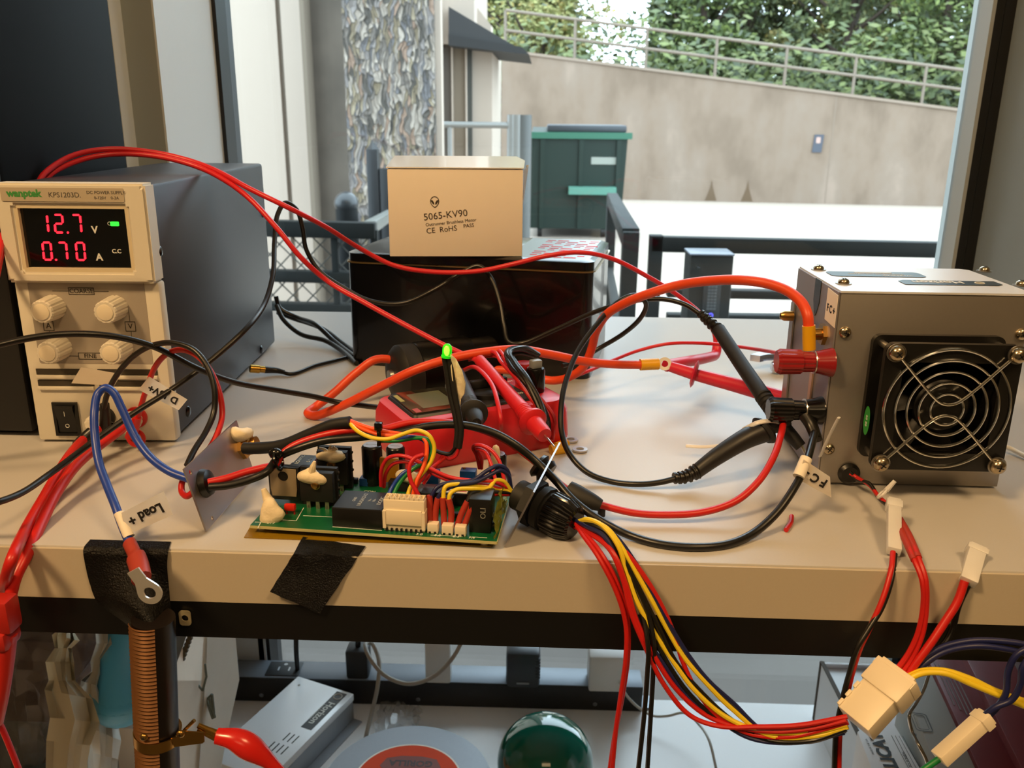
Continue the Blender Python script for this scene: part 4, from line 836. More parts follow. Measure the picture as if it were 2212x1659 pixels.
# 8-way white connector
x0, y0 = pl(829, 1147); x1, _ = pl(917, 1152); h = hgt(829, 1147, 1081)
bm = BM(); box(bm, x0, x1, y0+.0010, y0+.0075, BT, BT+h, .0004)
wfull = x1-x0
cn = part('pin_connector', bm, nylon, pcb, 'cream eight-way plug connector')
bm = BM(); box(bm, x0+wfull*.06, x1-wfull*.06, y0, y0+.0012, BT+h*.22, BT+h*.70, .0003); box(bm, x0-.0004, x0+wfull*.06, y0-.0002, y0+.0075, BT+h*.10, BT+h*.66); box(bm, x1-wfull*.06, x1+.0004, y0-.0002, y0+.0075, BT+h*.10, BT+h*.66); part('latch', bm, nylon, cn)
bm = BM()
for i in range(8): xx = x0+wfull*(.05+.12*i); box(bm, xx, xx+.0010, y0-.0001, y0+.0012, BT, BT+.0018)
part('pin_slot', bm, comp_m, cn, 'dark notch row')
bm = BM()
for i in range(8): xx = x0+wfull*(.035+.12*i); ringplate(bm, fr_out(xx, xx+.0024, y0+.0015, y0+.0068), fr_out(xx+.0003, xx+.0021, y0+.0018, y0+.0065), BT+h, BT+h+.0014)
part('wire_socket', bm, nylon, cn)
# small connectors
for px0, px1, pyb in ((923, 946, 1152), (954, 978, 1155), (982, 1006, 1158)):
    k, (x0, x1, y0, h) = C('pin_connector', px0, px1, pyb, pyb-20, .0045, nylon, 'small cream two-way connector', bev=.0003)
    bm = BM()
    for i in range(2): xx = x0+(x1-x0)*(.12+.5*i); box(bm, xx, xx+.0013, y0-.0001, y0+.001, BT, BT+.0012)
    part('pin_slot', bm, comp_m, k)
# electrolytic capacitors
capm = M('black capacitor sleeve', '0c0c0e', .25); captop = M('capacitor top', 'c9d0d8', .25, .9)
for px, pyb, pyt, r_ in ((800, 1052, 960, .0062), (851, 1035, 962, .0058), (1072, 1045, 978, .0056), (1082, 1020, 1004, .003)):
    x, y = pl(px, pyb); y += r_; h = hgt(px, pyb-10, pyt); bm = BM(); lathe(bm, [(r_*.96, 0), (r_, .001), (r_*.97, .002), (r_, .003), (r_, h-.0012), (r_*.9, h-.0004), (r_*.82, h)], Matrix.Translation((x, y, BT)), 28); k = part('capacitor', bm, capm, pcb, 'tall black electrolytic capacitor')
    bm = BM(); lathe(bm, [(r_*.80, 0), (r_*.80, .0003)], Matrix.Translation((x, y, BT+h)), 24); cbox(bm, (x, y, BT+h+.0004), (r_*1.1, .0004, .0001)); part('vent_top', bm, captop, k, 'silver scored top')
C('film_capacitor', 813, 862, 1048, 988, .0030, M('ochre epoxy', 'c98a1c', .35), 'ochre square film capacitor', bev=.0009, lift=.002)
for px0, px1, pyb, pyt, d_ in ((912, 947, 1048, 1020, .007), (993, 1027, 1042, 1018, .007), (776, 800, 1050, 1034, .007), (976, 990, 1092, 1066, .006)):
    k, (x0, x1, y0, h) = C('trimmer', px0, px1, pyb, pyt, d_, M('blue trimmer', '1c4d96', .35), 'blue trimmer potentiometer', bev=.0003)
    bm = BM(); lathe(bm, [(.001, 0), (.001, .0006)], Matrix.Translation((x0+.002, y0+.0045, BT+h)), 12); part('adjuster', bm, brass, k)
# long black module with white red labels
k, (x0, x1, y0, h) = C('processor_module', 905, 1012, 1088, 1062, .012, comp_b, 'black module with white and red stickers', bev=.0003)
bm = BM()
for a in (.006, .020, .034): box(bm, x0+(x1-x0)*a*22, x0+(x1-x0)*(a*22+.22), y0+.001, y0+.006, BT+h, BT+h+.0002)
part('stickers', bm, paper, k)
bm = BM()
for a in (.006, .020, .034): box(bm, x0+(x1-x0)*(a*22+.02), x0+(x1-x0)*(a*22+.20), y0+.003, y0+.0037, BT+h+.0002, BT+h+.0003)
part('sticker_mark', bm, M('red ink', 'b8352a', .6), k)
k, (x0, x1, y0, h) = C('relay', 1013, 1060, 1150, 1078, .016, comp_b, 'black relay block at the right end', bev=.0005)
text(k, 'OLI', .0042, frame((x1-.004, y0-.0001, BT+h*.6), (0, 0, 1), (-1, 0, 0)), M('dim print', '8d8d86', .5))
for px, py, w, dd_, hh_ in ((560+110, 1090, .004, .004, .004), (765, 1045, .004, .003, .003), (960, 1100, .010, .006, .007), (985, 1120, .004, .003, .003), (1045, 1130, .003, .003, .002), (700, 1030, .008, .006, .012), (860, 1062, .012, .006, .006), (920, 1100, .006, .008, .010), (1030, 1095, .010, .008, .012)):
    x, y = pl(px, py); bm = BM(); box(bm, x-w/2, x+w/2, y, y+dd_, BT, BT+hh_, .0003); part('chip', bm, comp_m, pcb)
x, y = pl(880, 1060); blob(pcb, (x, y, BT+.009), .0050, (1.1, .8, .9), 12)
x, y = pl(1070, 1060); blob(pcb, (x-.001, y+.006, BT+.018), .0030, (1.0, .7, 1.5), 21, spikes=.9)
for i in range(9): x, y = pl(1036+i*3, 1130+i*4-16); 
bm = BM(); x, y = pl(1050, 1150); torus(bm, .0035, .0009, Matrix.Translation((x+.001, y+.006, BT+.004)) @ Matrix.Rotation(pi/2, 4, 'X'), 24, 8); torus(bm, .0035, .0009, Matrix.Translation((x+.001, y+.008, BT+.004)) @ Matrix.Rotation(pi/2, 4, 'X'), 24, 8); part('coil', bm, M('bare wire coil', 'a8a394', .35, .8), pcb)
# foil on the right edge and kapton film under the board
foil = M('yellow green foil film', 'b9bd55', .15, .35, bump=.6, nscale=200)
def crinkle(x0, x1, y0, y1, z, nx, ny, amp, seed):
    R_ = random.Random(seed); return [[Vector((x0+(x1-x0)*i/nx, y0+(y1-y0)*j/ny, z+R_.uniform(-amp, amp))) for j in range(ny+1)] for i in range(nx+1)]
bm = BM(); G = crinkle(0, .018, 0, .045, 0, 8, 14, .0011, 3); G = [[Vector((.1345+p.z*1.2, .002+p.y, .001+p.x)) for p in r_] for r_ in G]; sheet(bm, G, .0003); part('foil_film', bm, foil, pcb, 'crinkled yellow-green film along the right edge', smooth=10)
q = [az(*p, .0008) for p in ((527, 1160), (1062, 1180), (1075, 1168), (545, 1130))]
single('polyimide_tape', prism(BM(), [(p.x, p.y) for p in q], .0002, .0008), M('amber film', 'b08a1a', .15, trans=.4, alpha=.85), 'strip of amber polyimide tape under the circuit board edge', 'tape')
bm = BM(); x0 = .0; box(bm, .03, .12, .004, .03, -.0034, -.0002); part('backing_pad', bm, comp_m, pcb)
for x in (.004, .128):
    for y in (.006, .060): bm = BM(); cyl(bm, (x, y, -.0040), (x, y, 0), .002); part('standoff', bm, nylon, pcb)

# ============================================================ metal plates with glands
PLX = -.1824
A0, A1 = Vector((-.1830, .4225, .0008)), Vector((-.1818, .5010, .0008))
T0 = ay(397, 1017, .4235); T1 = ay(539, 902, .5010)
U = (A1-A0).normalized(); Wd = (A1-A0).length; Uz = (T0-A0).normalized(); FRP = frame(A0, U, Uz)
PH = ((T0-A0).length+(T1-A1).length)/2
plate_m = M('brushed aluminium plate', 'a9a3a3', .38, .9)
t = thing('connector_plate', 'grey aluminium plate with brass socket and grommet left of the board', 'plate', A0)
PHI = FRP.inverted()
def onp(px, py):
    r = ray(px, py); nrm = FRP.to_3x3() @ Vector((0, 0, 1)); k = (A0-C0).dot(nrm)/r.dot(nrm); return PHI @ (C0+r*k)
def holes_plate(bm, w, h, holes, th, m_):
    "plate cut as a fan of strips round square cells with round holes"
    xs_ = sorted({0, w, *[c for hx, hy, r_ in holes for c in (hx-r_*1.3, hx+r_*1.3)]})
    for a, c in zip(xs_, xs_[1:]):
        hs = [q for q in holes if a <= q[0] <= c and (q[0]-q[2]*1.3) >= a-1e-6 and (q[0]+q[2]*1.3) <= c+1e-6]
        if not hs: box(bm, a, c, 0, h, 0, th, 0, m_); continue
        hs.sort(key=lambda q: q[1]); y_ = 0
        for hx, hy, r_ in hs:
            s_ = r_*1.3; box(bm, a, c, y_, hy-s_, 0, th, 0, m_); y_ = hy+s_
            oc = []
            for i in range(24):
                an = 2*pi*(i+.5)/24; dx, dy = cos(an), sin(an); k_ = s_/max(abs(dx), abs(dy)); oc.append((hx+dx*k_, hy+dy*k_))
            ringplate(bm, oc, [(hx+r_*cos(2*pi*(i+.5)/24), hy+r_*sin(2*pi*(i+.5)/24)) for i in range(24)], 0, th, m_)
        box(bm, a, c, y_, h, 0, th, 0, m_)
h1, h2, h3 = onp(408, 1021), onp(448, 1136), onp(533, 915)
bm = BM(); holes_plate(bm, Wd, PH, [(max(h1.x, .004)+.0002, min(h1.y, PH-.003), .0016), (max(h2.x, .003)+.006, max(h2.y, .003), .0013)], .0010, FRP); part('plate', bm, plate_m, t, world=True)
nrm = (FRP.to_3x3() @ Vector((0, 0, 1))).normalized()
if nrm.x < 0: nrm = -nrm
g1 = FRP @ Vector((onp(437, 1045).x, onp(437, 1045).y, 0)); bm = BM(); lathe(bm, [(.0078, .0005), (.0082, .0015), (.0070, .0045), (.0040, .0055)], along(g1, nrm), 32); part('grommet', bm, blk_w, t, 'black rubber grommet', world=True)
g2 = FRP @ Vector((onp(520, 965).x, onp(520, 965).y, 0)); gd = (ay(600, 966, .475)-g2); gd = nrm*.8+Vector((.1, -.25, .03)); gd.normalize()
bm = BM(); lathe(bm, [(.0082, .001), (.0082, .0035), (.0070, .004)], along(g2, nrm), 6); lathe(bm, [(.0062, .004), (.0062, .0075), (.0045, .008), (.0045, .011)], along(g2, nrm), 24); part('socket', bm, brass, t, 'gold threaded socket and nut', world=True)
blob(t, g2+Vector((.001, -.002, .0085)), .0062, (1.1, .8, .75), 31, local=False)
# right gland plate
B0 = Vector((-.0185, .4145, .0008)); B1 = ay(1143, 1066, .474); B1.z = .0008; T0_ = ay(1150, 1062, .4160); T1_ = ay(1212, 947, .478)
Ug = (B1-B0).normalized(); FRG = frame(B0, Ug, (T1_-B1)); PHg = (T1_-B1).length*.97
t = thing('gland_plate', 'thin silver plate seen edge-on holding a black cable gland', 'plate', B0)
hv = (T0_-B0).length
bm = BM(); prism(bm, [(0, 0), (.052, .004), (.0635, PHg*.6), (.0635, PHg), (.050, PHg), (.004, hv), (0, hv*.4)], 0, .0010, FRG); part('plate', bm, plate_m, t, world=True)
ng = (FRG.to_3x3() @ Vector((0, 0, 1))).normalized(); ng = ng if ng.x > 0 else -ng
gc = ay(1165, 1092, .440); gdv = (ay(1238, 1132, .428)-ay(1105, 1062, .452)).normalized()
Gm = along(gc, gdv)
bm = BM(); lathe(bm, [(.0135, -.0065), (.0135, -.001)], Gm, 6); lathe(bm, [(.0075, -.015), (.0088, -.0148), (.0088, -.0065)], Gm, 24); part('lock_nut', bm, comp_m, t, 'black hexagonal lock nut', world=True)
bm = BM(); lathe(bm, [(.0125, .0012), (.0125, .0055), (.0108, .006), (.0108, .0075)], Gm, 12); part('gland_body', bm, comp_m, t, world=True)
bm = BM(); lathe(bm, [(.0118, .0078), (.0122, .009), (.0120, .0175), (.0108, .0205), (.0098, .0235), (.0080, .0245)], Gm, 96, .05, 32); part('dome_cap', bm, blk_gloss, t, 'ribbed black dome cap', world=True, smooth=20)
gr = ay(1172, 1012, .462); bm = BM(); lathe(bm, [(.0068, -.004), (.0078, -.002), (.0055, 0), (.0078, .0022), (.0066, .005)], along(gr, (ng+Vector((0, -.3, -.2))).normalized()), 28); part('grommet', bm, blk_w, t, 'black rubber grommet', world=True)
GAP = gc+gdv*.0235; GAR = gc-gdv*.0145

# ============================================================ wiring
def K(name, label, mat, r, L, cat='cable', **k): return wire(name, label, cat, mat, r, L, **k)
# lead from behind the supply to the red alligator-style probe
K('test_lead', 'upper red lead arching over the power supply and dipping across the carton', red_test, .0020,
  [(-420, 985, .49), (-250, 900, .48), (-100, 760, .485), (-30, 640, .50), (-6, 570, .53), (8, 505, .553), (40, 445, .585), (78, 402, .605), (97, 374, .615), (160, 335, .64), (240, 322, .66), (330, 329, .67), (410, 347, .67), (470, 370, .66), (540, 408, .645), (620, 447, .64), (700, 488, .66), (780, 538, .69), (850, 573, .70), (930, 587, .705), (1030, 586, .705), (1110, 570, .705), (1180, 553, .70), (1250, 545, .70), (1320, 558, .71), (1400, 598, .72), (1470, 642, .73), (1520, 685, .735), (1543, 720, .735), (1546, 752, .735)])
K('test_lead', 'lower thin red lead arching over the power supply down to the multimeter', red_test, .0020,
  [(-450, 1010, .50), (-260, 930, .485), (-100, 790, .49), (-30, 660, .505), (-8, 600, .535), (4, 545, .550), (38, 470, .58), (84, 410, .610), (110, 376, .622), (180, 344, .645), (250, 333, .66), (340, 338, .665), (420, 358, .665), (480, 386, .655), (540, 430, .64), (600, 495, .63), (650, 556, .63), (710, 609, .64), (790, 655, .63), (870, 699, .62), (950, 741, .61), (1000, 765, .60), (1036, 780, .590)])
K('test_lead', 'black lead hooking up before the fence then down to the left edge', blk_w, .0019,
  [(-700, 1180, .42), (-400, 1150, .41), (-180, 1125, .405), (-30, 1092, .40), (40, 1068, .42), (110, 1022, .45), (200, 955, .48), (290, 892, .50), (380, 835, .52), (460, 775, .54), (530, 712, .56), (572, 655, .60), (590, 590, .63), (593, 520, .66), (600, 463, .68), (617, 438, .69), (640, 452, .695), (653, 490, .70), (662, 540, .71), (690, 585, .71), (740, 620, .71), (800, 650, .71), (870, 655, .71), (940, 625, .71), (1000, 588, .715), (1035, 575, .715), (1060, 600, .71), (1080, 655, .70), (1089, 705, .69), (1098, 738, .685), (1125, 742, .685), (1200, 712, .68), (1290, 672, .67), (1360, 652, .66), (1430, 646, .65), (1480, 658, .64), (1515, 680, .63)])
K('test_lead', 'black lead running level across the control knobs to the multimeter', blk_w, .0020,
  [(-800, 990, .45), (-500, 900, .45), (-220, 800, .455), (-30, 752, .46), (40, 735, .47), (120, 723, .48), (200, 722, .49), (270, 731, .50), (340, 752, .51), (420, 793, .52), (500, 824, .54), (600, 843, .57), (680, 857, .59), (730, 869, .60), (790, 877, .60), (835, 882, .585)])
K('supply_lead', 'black wire curving from the supply terminal down to the aluminium plate', blk_w, .0018,
  [(222, 895, .530), (232, 850, .525), (255, 806, .52), (290, 768, .515), (330, 746, .51), (375, 741, .505), (420, 757, .50), (448, 792, .495), (463, 840, .49), (462, 890, .485), (446, 930, .475), (420, 972, .46), (404, 1005, .448)])
K('supply_lead', 'red wire curving from the supply terminal down behind the aluminium plate', red_w, .0018,
  [(298, 900, .530), (318, 835, .525), (338, 788, .52), (365, 762, .515), (395, 756, .51), (425, 768, .505), (452, 797, .50), (473, 845, .495), (480, 895, .49), (470, 935, .48), (450, 972, .47), (415, 1010, .455), (394, 1040, .445), (393, 1062, .440), (404, 1072, .436), (418, 1062, .436)])
# insulated crimp ends on the supply terminals
for (a, c, mt_, lab) in (((296, 902, .529), (283, 945, .531), red_w, 'red crimp terminal on the right supply post'), ((226, 872, .529), (228, 930, .531), blk_w, 'black crimp terminal on the left supply post')):
    p, q = ay(*a), ay(*c); t = thing('crimp_terminal', lab, 'terminal', p); bm = BM(); tube(bm, [p, p.lerp(q, .5), q], lambda s: .0030+.0012*s, 12, 4, .7); part('sleeve', bm, mt_, t, world=True)
    bm = BM(); ringplate(bm, circ(.0066), circ(.0040), 0, .001, along(q+Vector((.001, .004, -.002)), (0, 1, 0))); part('fork', bm, mt_, t, world=True)
# blue load lead with ring terminal and flag
t = thing('load_lead', 'blue lead looping in front of the supply ending in a ring terminal flagged Load', 'cable', ay(228, 838, .48))
bl = pts([(448, 1045, .437), (425, 1040, .438), (400, 1032, .440), (365, 1018, .442), (325, 988, .448), (290, 940, .455), (262, 880, .46), (245, 848, .462), (228, 838, .462), (212, 850, .46), (204, 890, .452), (205, 940, .445), (214, 1000, .435), (232, 1050, .425), (250, 1095, .415), (264, 1135, .408), (279, 1170, .402), (286, 1185, .396)], .0024, False)
bm = BM(); tube(bm, bl, .0023, 12, 8); part('wire', bm, blue_w, t, world=True)
cr_ = pts([(279, 1172, .399), (290, 1195, .392), (300, 1222, .384), (306, 1250, .376)], 0, False); bm = BM(); tube(bm, cr_, lambda s: .0036+.0016*(1 if s > .4 else 0), 12, 6, .8); part('crimp_sleeve', bm, M('brick red sleeve', 'a4382b', .5), t, 'red crimp sleeve', world=True)
rc_ = ay(324, 1280, .3705); u_ = Vector((cos(radians(-60)), 0, sin(radians(-60)))); rf = frame(rc_, u_, (-u_.z, 0, u_.x)); 
bm = BM(); o_p = [(.0062*cos(a), .0062*sin(a)) if abs(a) < 2.2 else (-.0140 if abs(abs(a)-pi) < .35 else -.0075, .0034*(1 if a > 0 else -1) if abs(abs(a)-pi) > .1 else 0) for a in (-pi+2*pi*i/28 for i in range(28))]
ringplate(bm, o_p, [(.0031*cos(a), .0031*sin(a)) for a in (-pi+2*pi*i/28 for i in range(28))], -.0005, .0005, rf); part('ring_terminal', bm, M('bright tin', 'e6e4e0', .35, .7), t, 'tinned ring terminal', world=True)
def flag(t_, quad, y, s, size, rot=pi, nm='flag_label', lab='white wrapped label flag', th=.0003, off=0):
    P = [ay(px, py, y+i*.0004) for i, (px, py) in enumerate(quad)]; bm = BM(); V_ = [bm.verts.new(p) for p in P]; bm.faces.new(V_); bmesh.ops.solidify(bm, geom=bm.faces[:], thickness=th); k = part(nm, bm, paper, t_, lab, world=True)
    u_ = (P[1]-P[0]).normalized(); v_ = (P[3]-P[0]); n_ = u_.cross(v_).normalized(); n_ = n_ if n_.y < 0 else -n_
    c = (P[0]+P[1]+P[2]+P[3])/4+n_*.0006; v2 = n_.cross(u_)
    m_ = Matrix((u_, v2, n_)).transposed().to_4x4(); m_.translation = c; text(k, s, size, m_ @ Matrix.Rotation(rot, 4, 'Z') @ Matrix.Translation((off, 0, 0)), ink, world=True, bold=.00025); return k
flag(t, [(272, 1157), (374, 1112), (354, 1061), (262, 1108)], .4055, 'Load +', .0074)
bm = BM(); tube(bm, pts([(258, 1108, .411), (279, 1160, .404)], 0, False), .0029, 12, 1); part('label_wrap', bm, paper, t, world=True)
tt_ = thing('wire_label', 'white flag label with upside-down 13V lettering in front of the supply', 'label', ay(350, 848, .515)); flag(tt_, [(299, 842), (386, 886), (405, 863), (322, 813)], .515, 'D 13V+', .0062)
tt_ = thing('wire_label', 'blank pinkish flag label lying against the supply vent slots', 'label', ay(205, 812, .53)); flag(tt_, [(154, 828), (247, 833), (262, 808), (175, 793)], .528, ' ', .004)
# thick red leads from terminals to the red plug
t = thing('output_leads', 'pair of thick red leads from the supply terminals into a red plug', 'cable', ay(100, 1100, .43))
for L_ in ([(212, 925, .525), (185, 945, .515), (160, 972, .50), (130, 1015, .475), (95, 1075, .45), (55, 1145, .425), (25, 1210, .405), (6, 1275, .392)], [(275, 915, .525), (258, 930, .515), (215, 962, .50), (165, 1005, .475), (125, 1060, .45), (92, 1125, .425), (60, 1195, .402), (35, 1245, .392), (22, 1290, .388)]):
    bm = BM(); tube(bm, pts(L_, .003, True), .0031, 12, 8); part('wire', bm, M('thick red silicone', 'c51f1a', .35), t, world=True)
bm = BM(); tube(bm, pts([(200, 932, .518), (182, 948, .514), (168, 962, .508)], 0), .0038, 12, 5); part('sleeve', bm, blk_w, t, 'black sleeve', world=True)
a, c = ay(10, 1340, .384), 0
bm = BM(); box(bm, ay(-30, 1300, .384).x, ay(45, 1300, .384).x, .372, .384, ay(20, 1345, .384).z, ay(20, 1277, .384).z, .002); box(bm, ay(-30, 1300, .384).x, ay(34, 1300, .384).x, .370, .386, ay(20, 1380, .384).z, ay(20, 1340, .384).z, .003); part('plug', bm, M('red plug plastic', 'b3241c', .4), t, 'red plug body', world=True)
bm = BM(); tube(bm, pts([(8, 1370, .378), (6, 1430, .376), (0, 1500, .374), (-8, 1560, .374)], 0, False), lambda s: .0065-.003*s, 14, 6); part('boot', bm, M('red boot', 'c3251c', .35), t, world=True)
K('jumper_wire', 'thin red wire falling at the lower left corner', red_test, .0016, [(-10, 1545, .374), (5, 1575, .376), (22, 1615, .378), (42, 1665, .38)], shelf=False)
# big orange cable
t = thing('fuel_cell_lead', 'thick orange-red cable from the fuel cell looping round the multimeter', 'cable', ay(1400, 640, .60))
bm = BM(); tube(bm, pts([(1747, 706, .520), (1744, 680, .522), (1730, 652, .53), (1700, 628, .54), (1655, 612, .55), (1600, 605, .56), (1540, 606, .575), (1470, 615, .59), (1400, 635, .60), (1350, 655, .61), (1310, 680, .62), (1288, 715, .63), (1279, 750, .64), (1262, 790, .645), (1235, 812, .65), (1190, 822, .66), (1100, 800, .67), (1000, 800, .68), (900, 790, .665), (815, 776, .65), (770, 805, .645), (720, 850, .635), (680, 880, .63), (665, 893, .622), (680, 898, .612), (740, 876, .60), (820, 836, .59), (900, 798, .585), (980, 773, .59), (1060, 759, .60), (1120, 755, .61), (1190, 766, .62), (1260, 780, .63), (1330, 787, .64), (1384, 788, .645)], .0033), .0033, 14, 8); part('wire', bm, orange_w, t, world=True)
bm = BM(); tube(bm, pts([(1747, 703, .520), (1748, 755, .5195)], 0), .0046, 16, 1, .8); part('ring_sleeve', bm, M('yellow crimp', 'e0a712', .4), t, 'yellow crimp sleeve', world=True)
bm = BM(); tube(bm, pts([(1383, 788, .645), (1422, 786, .648)], 0), .0045, 16, 1); part('ring_sleeve', bm, MATS['yellow crimp'], t, 'yellow crimp sleeve', world=True)
p = ay(1436, 786, .648); bm = BM(); ringplate(bm, circ(.0052), circ(.0026), -.0005, .0005, frame(p, (1, 0, .2), (0, .5, 1))); part('ring_terminal', bm, tin_plate, t, 'tinned ring terminal', world=True)
K('jumper_wire', 'thin red wire bowing behind the probes to the dark red post', red_test, .0015, [(1215, 822, .66), (1262, 805, .67), (1320, 780, .70), (1380, 757, .72), (1440, 743, .72), (1510, 741, .70), (1580, 747, .67), (1650, 757, .62), (1705, 768, .56)])
# red probe pair beyond
def dprobe(label, path, r0, r1, mat, guard=.12, boot=None, cat='probe', flat=1):
    P = pts(path, r1); t_ = thing('test_probe', label, cat, P[0]); bm = BM(); tube(bm, P, lambda s: r0+(r1-r0)*s, 16, 6, flat); part('handle', bm, mat, t_, world=True)
    d_ = (P[-1]-P[0]).normalized(); L_ = sum((b_-a_).length for a_, b_ in zip(P, P[1:]))
    if guard is not None: g_ = P[0].lerp(P[1], guard); bm = BM(); lathe(bm, [(r1*1.3, -.0015), (r1*1.75, 0), (r1*1.3, .0015)], along(g_, d_), 24); part('finger_guard', bm, mat, t_, world=True)
    return t_, P, d_
dprobe('red probe lying nearer the yellow crimp and pointing at the fuel cell', [(1448, 792, .635), (1500, 808, .63), (1600, 835, .62), (1715, 868, .61)], .0040, .0062, M('pinkish red plastic', 'cc2440', .35), guard=1.0)
dprobe('short pink-red probe behind bent up to its thin lead', [(1440, 790, .66), (1480, 782, .68), (1530, 772, .715), (1546, 765, .73), (1549, 748, .735)], .0048, .0040, MATS['pinkish red plastic'], guard=None)
# black probes
t, P, d_ = dprobe('straight black probe leaning down to the black post', [(1552, 712, .615), (1600, 785, .58), (1650, 858, .545)], .0050, .0052, blk_mat, guard=None)
bm = BM(); ribbed(bm, pts([(1513, 677, .63), (1532, 695, .623), (1554, 714, .615)], 0), .0030, .0045, 5); part('strain_relief', bm, blk_w, t, world=True)
bm = BM(); ribbed(bm, pts([(1648, 855, .546), (1668, 885, .535), (1690, 925, .523)], 0), .0054, .0048, 8, amp=.07); part('grip_rings', bm, blk_mat, t, world=True)
bm = BM(); tube(bm, pts([(1688, 918, .523), (1715, 948, .518), (1730, 965, .515)], 0), lambda s: .0048-.0012*s, 14, 5); part('nose', bm, blk_mat, t, world=True)
bm = BM(); tube(bm, pts([(1730, 960, .515), (1741, 982, .512)], 0), .0009, 8, 1); part('tip', bm, tin_plate, t, 'bare metal tip', world=True)
t, P, d_ = dprobe('thick black probe lying low between the shelf and the black post', [(1500, 1022, .500), (1550, 985, .505), (1610, 948, .512), (1650, 930, .518)], .0045, .0075, M('satin black probe', '1b1b1d', .4), guard=None)
bm = BM(); ribbed(bm, pts([(1456, 1033, .495), (1480, 1030, .497), (1505, 1018, .50)], 0), .0032, .0046, 5); part('strain_relief', bm, blk_w, t, world=True)
bm = BM(); lathe(bm, [(.0085, -.002), (.0100, 0), (.0085, .002)], along(pts([(1650, 930, .518)])[0], Vector((.6, .3, .4))), 28); part('finger_guard', bm, blk_mat, t, world=True)
bm = BM(); tube(bm, pts([(1650, 930, .518), (1700, 905, .522)], 0), .0050, 14, 1); part('nose', bm, blk_mat, t, world=True)
K('test_lead', 'black lead in a tall loop left of the orange cable to the thick probe', blk_w, .0019,
  [(1215, 790, .66), (1250, 780, .67), (1290, 755, .68), (1345, 722, .67), (1385, 685, .65), (1395, 655, .64), (1372, 638, .635), (1335, 652, .63), (1290, 700, .61), (1250, 755, .59), (1225, 815, .565), (1213, 870, .545), (1213, 930, .53), (1230, 980, .515), (1268, 1020, .505), (1320, 1040, .50), (1380, 1046, .495), (1425, 1042, .495), (1460, 1034, .495)])
# main red + black pair from the left plate across the board to the fuel cell
K('power_lead', 'red power wire from the zip tie over the board and round to the black post', red_w, .0021,
  [(450, 1042, .432), (490, 1033, .435), (530, 1020, .44), (570, 1010, .445), (596, 1003, .45), (606, 985, .452), (630, 965, .455), (680, 945, .458), (750, 930, .46), (820, 928, .46), (890, 912, .465), (960, 912, .468), (1030, 925, .468), (1090, 950, .465), (1140, 985, .46), (1180, 1018, .458), (1215, 1050, .455), (1260, 1078, .452), (1310, 1094, .450), (1370, 1108, .448), (1440, 1112, .448), (1520, 1106, .45), (1590, 1082, .455), (1640, 1038, .465), (1672, 985, .48), (1688, 935, .50), (1692, 915, .515)])
K('power_lead', 'black power wire over the board and low round to the FC label', blk_w, .0023,
  [(452, 1052, .430), (495, 1048, .432), (540, 1036, .436), (575, 1020, .44), (602, 988, .452), (640, 970, .452), (700, 952, .454), (780, 944, .456), (860, 934, .460), (930, 920, .463), (1000, 918, .464), (1060, 932, .462), (1110, 958, .46), (1160, 998, .458), (1200, 1038, .45), (1240, 1082, .44), (1290, 1120, .432), (1350, 1152, .428), (1420, 1174, .424), (1500, 1182, .424), (1570, 1176, .426), (1630, 1150, .432), (1680, 1105, .442), (1715, 1055, .452), (1738, 1010, .465), (1752, 965, .485), (1760, 935, .50)])
bm = BM(); tube(bm, pts([(1738, 895, .512), (1752, 918, .508), (1764, 950, .50)], 0), lambda s: .0052-.001*s, 12, 6, .75); single('crimp_terminal', bm, blk_w, 'black crimp terminal hanging from the black binding post', 'terminal')
bm = BM(); tube(bm, pts([(1228, 1050, .450), (1262, 1075, .446), (1298, 1092, .444)], .004), lambda s: .0035+.0035*s*(1-s)*2, 14, 6, .7); single('heat_shrink', bm, comp_m, 'black heat-shrink sleeve over the red wire beside the cable gland', 'sleeve')
p, q = az(1290, 1092, .004), az(1308, 1108, .004); bm = BM(); box(bm, p.x, q.x, q.y, p.y, .001, .007, .0008); single('terminal_clip', bm, M('dark clip', '1a1c22', .3), 'small dark clip beside the black sleeve right of the gland', 'clip')
# fc minus label
tt_ = thing('wire_label', 'white flag label with upside-down FC lettering on the black wire', 'label', ay(1755, 1030, .458)); flag(tt_, [(1722, 1034), (1796, 1075), (1793, 1030), (1736, 992)], .458, 'F C -', .0068)
bm = BM(); tube(bm, pts([(1725, 1030, .457), (1742, 990, .464)], 0), .0034, 12, 1); part('label_wrap', bm, paper, tt_, world=True)
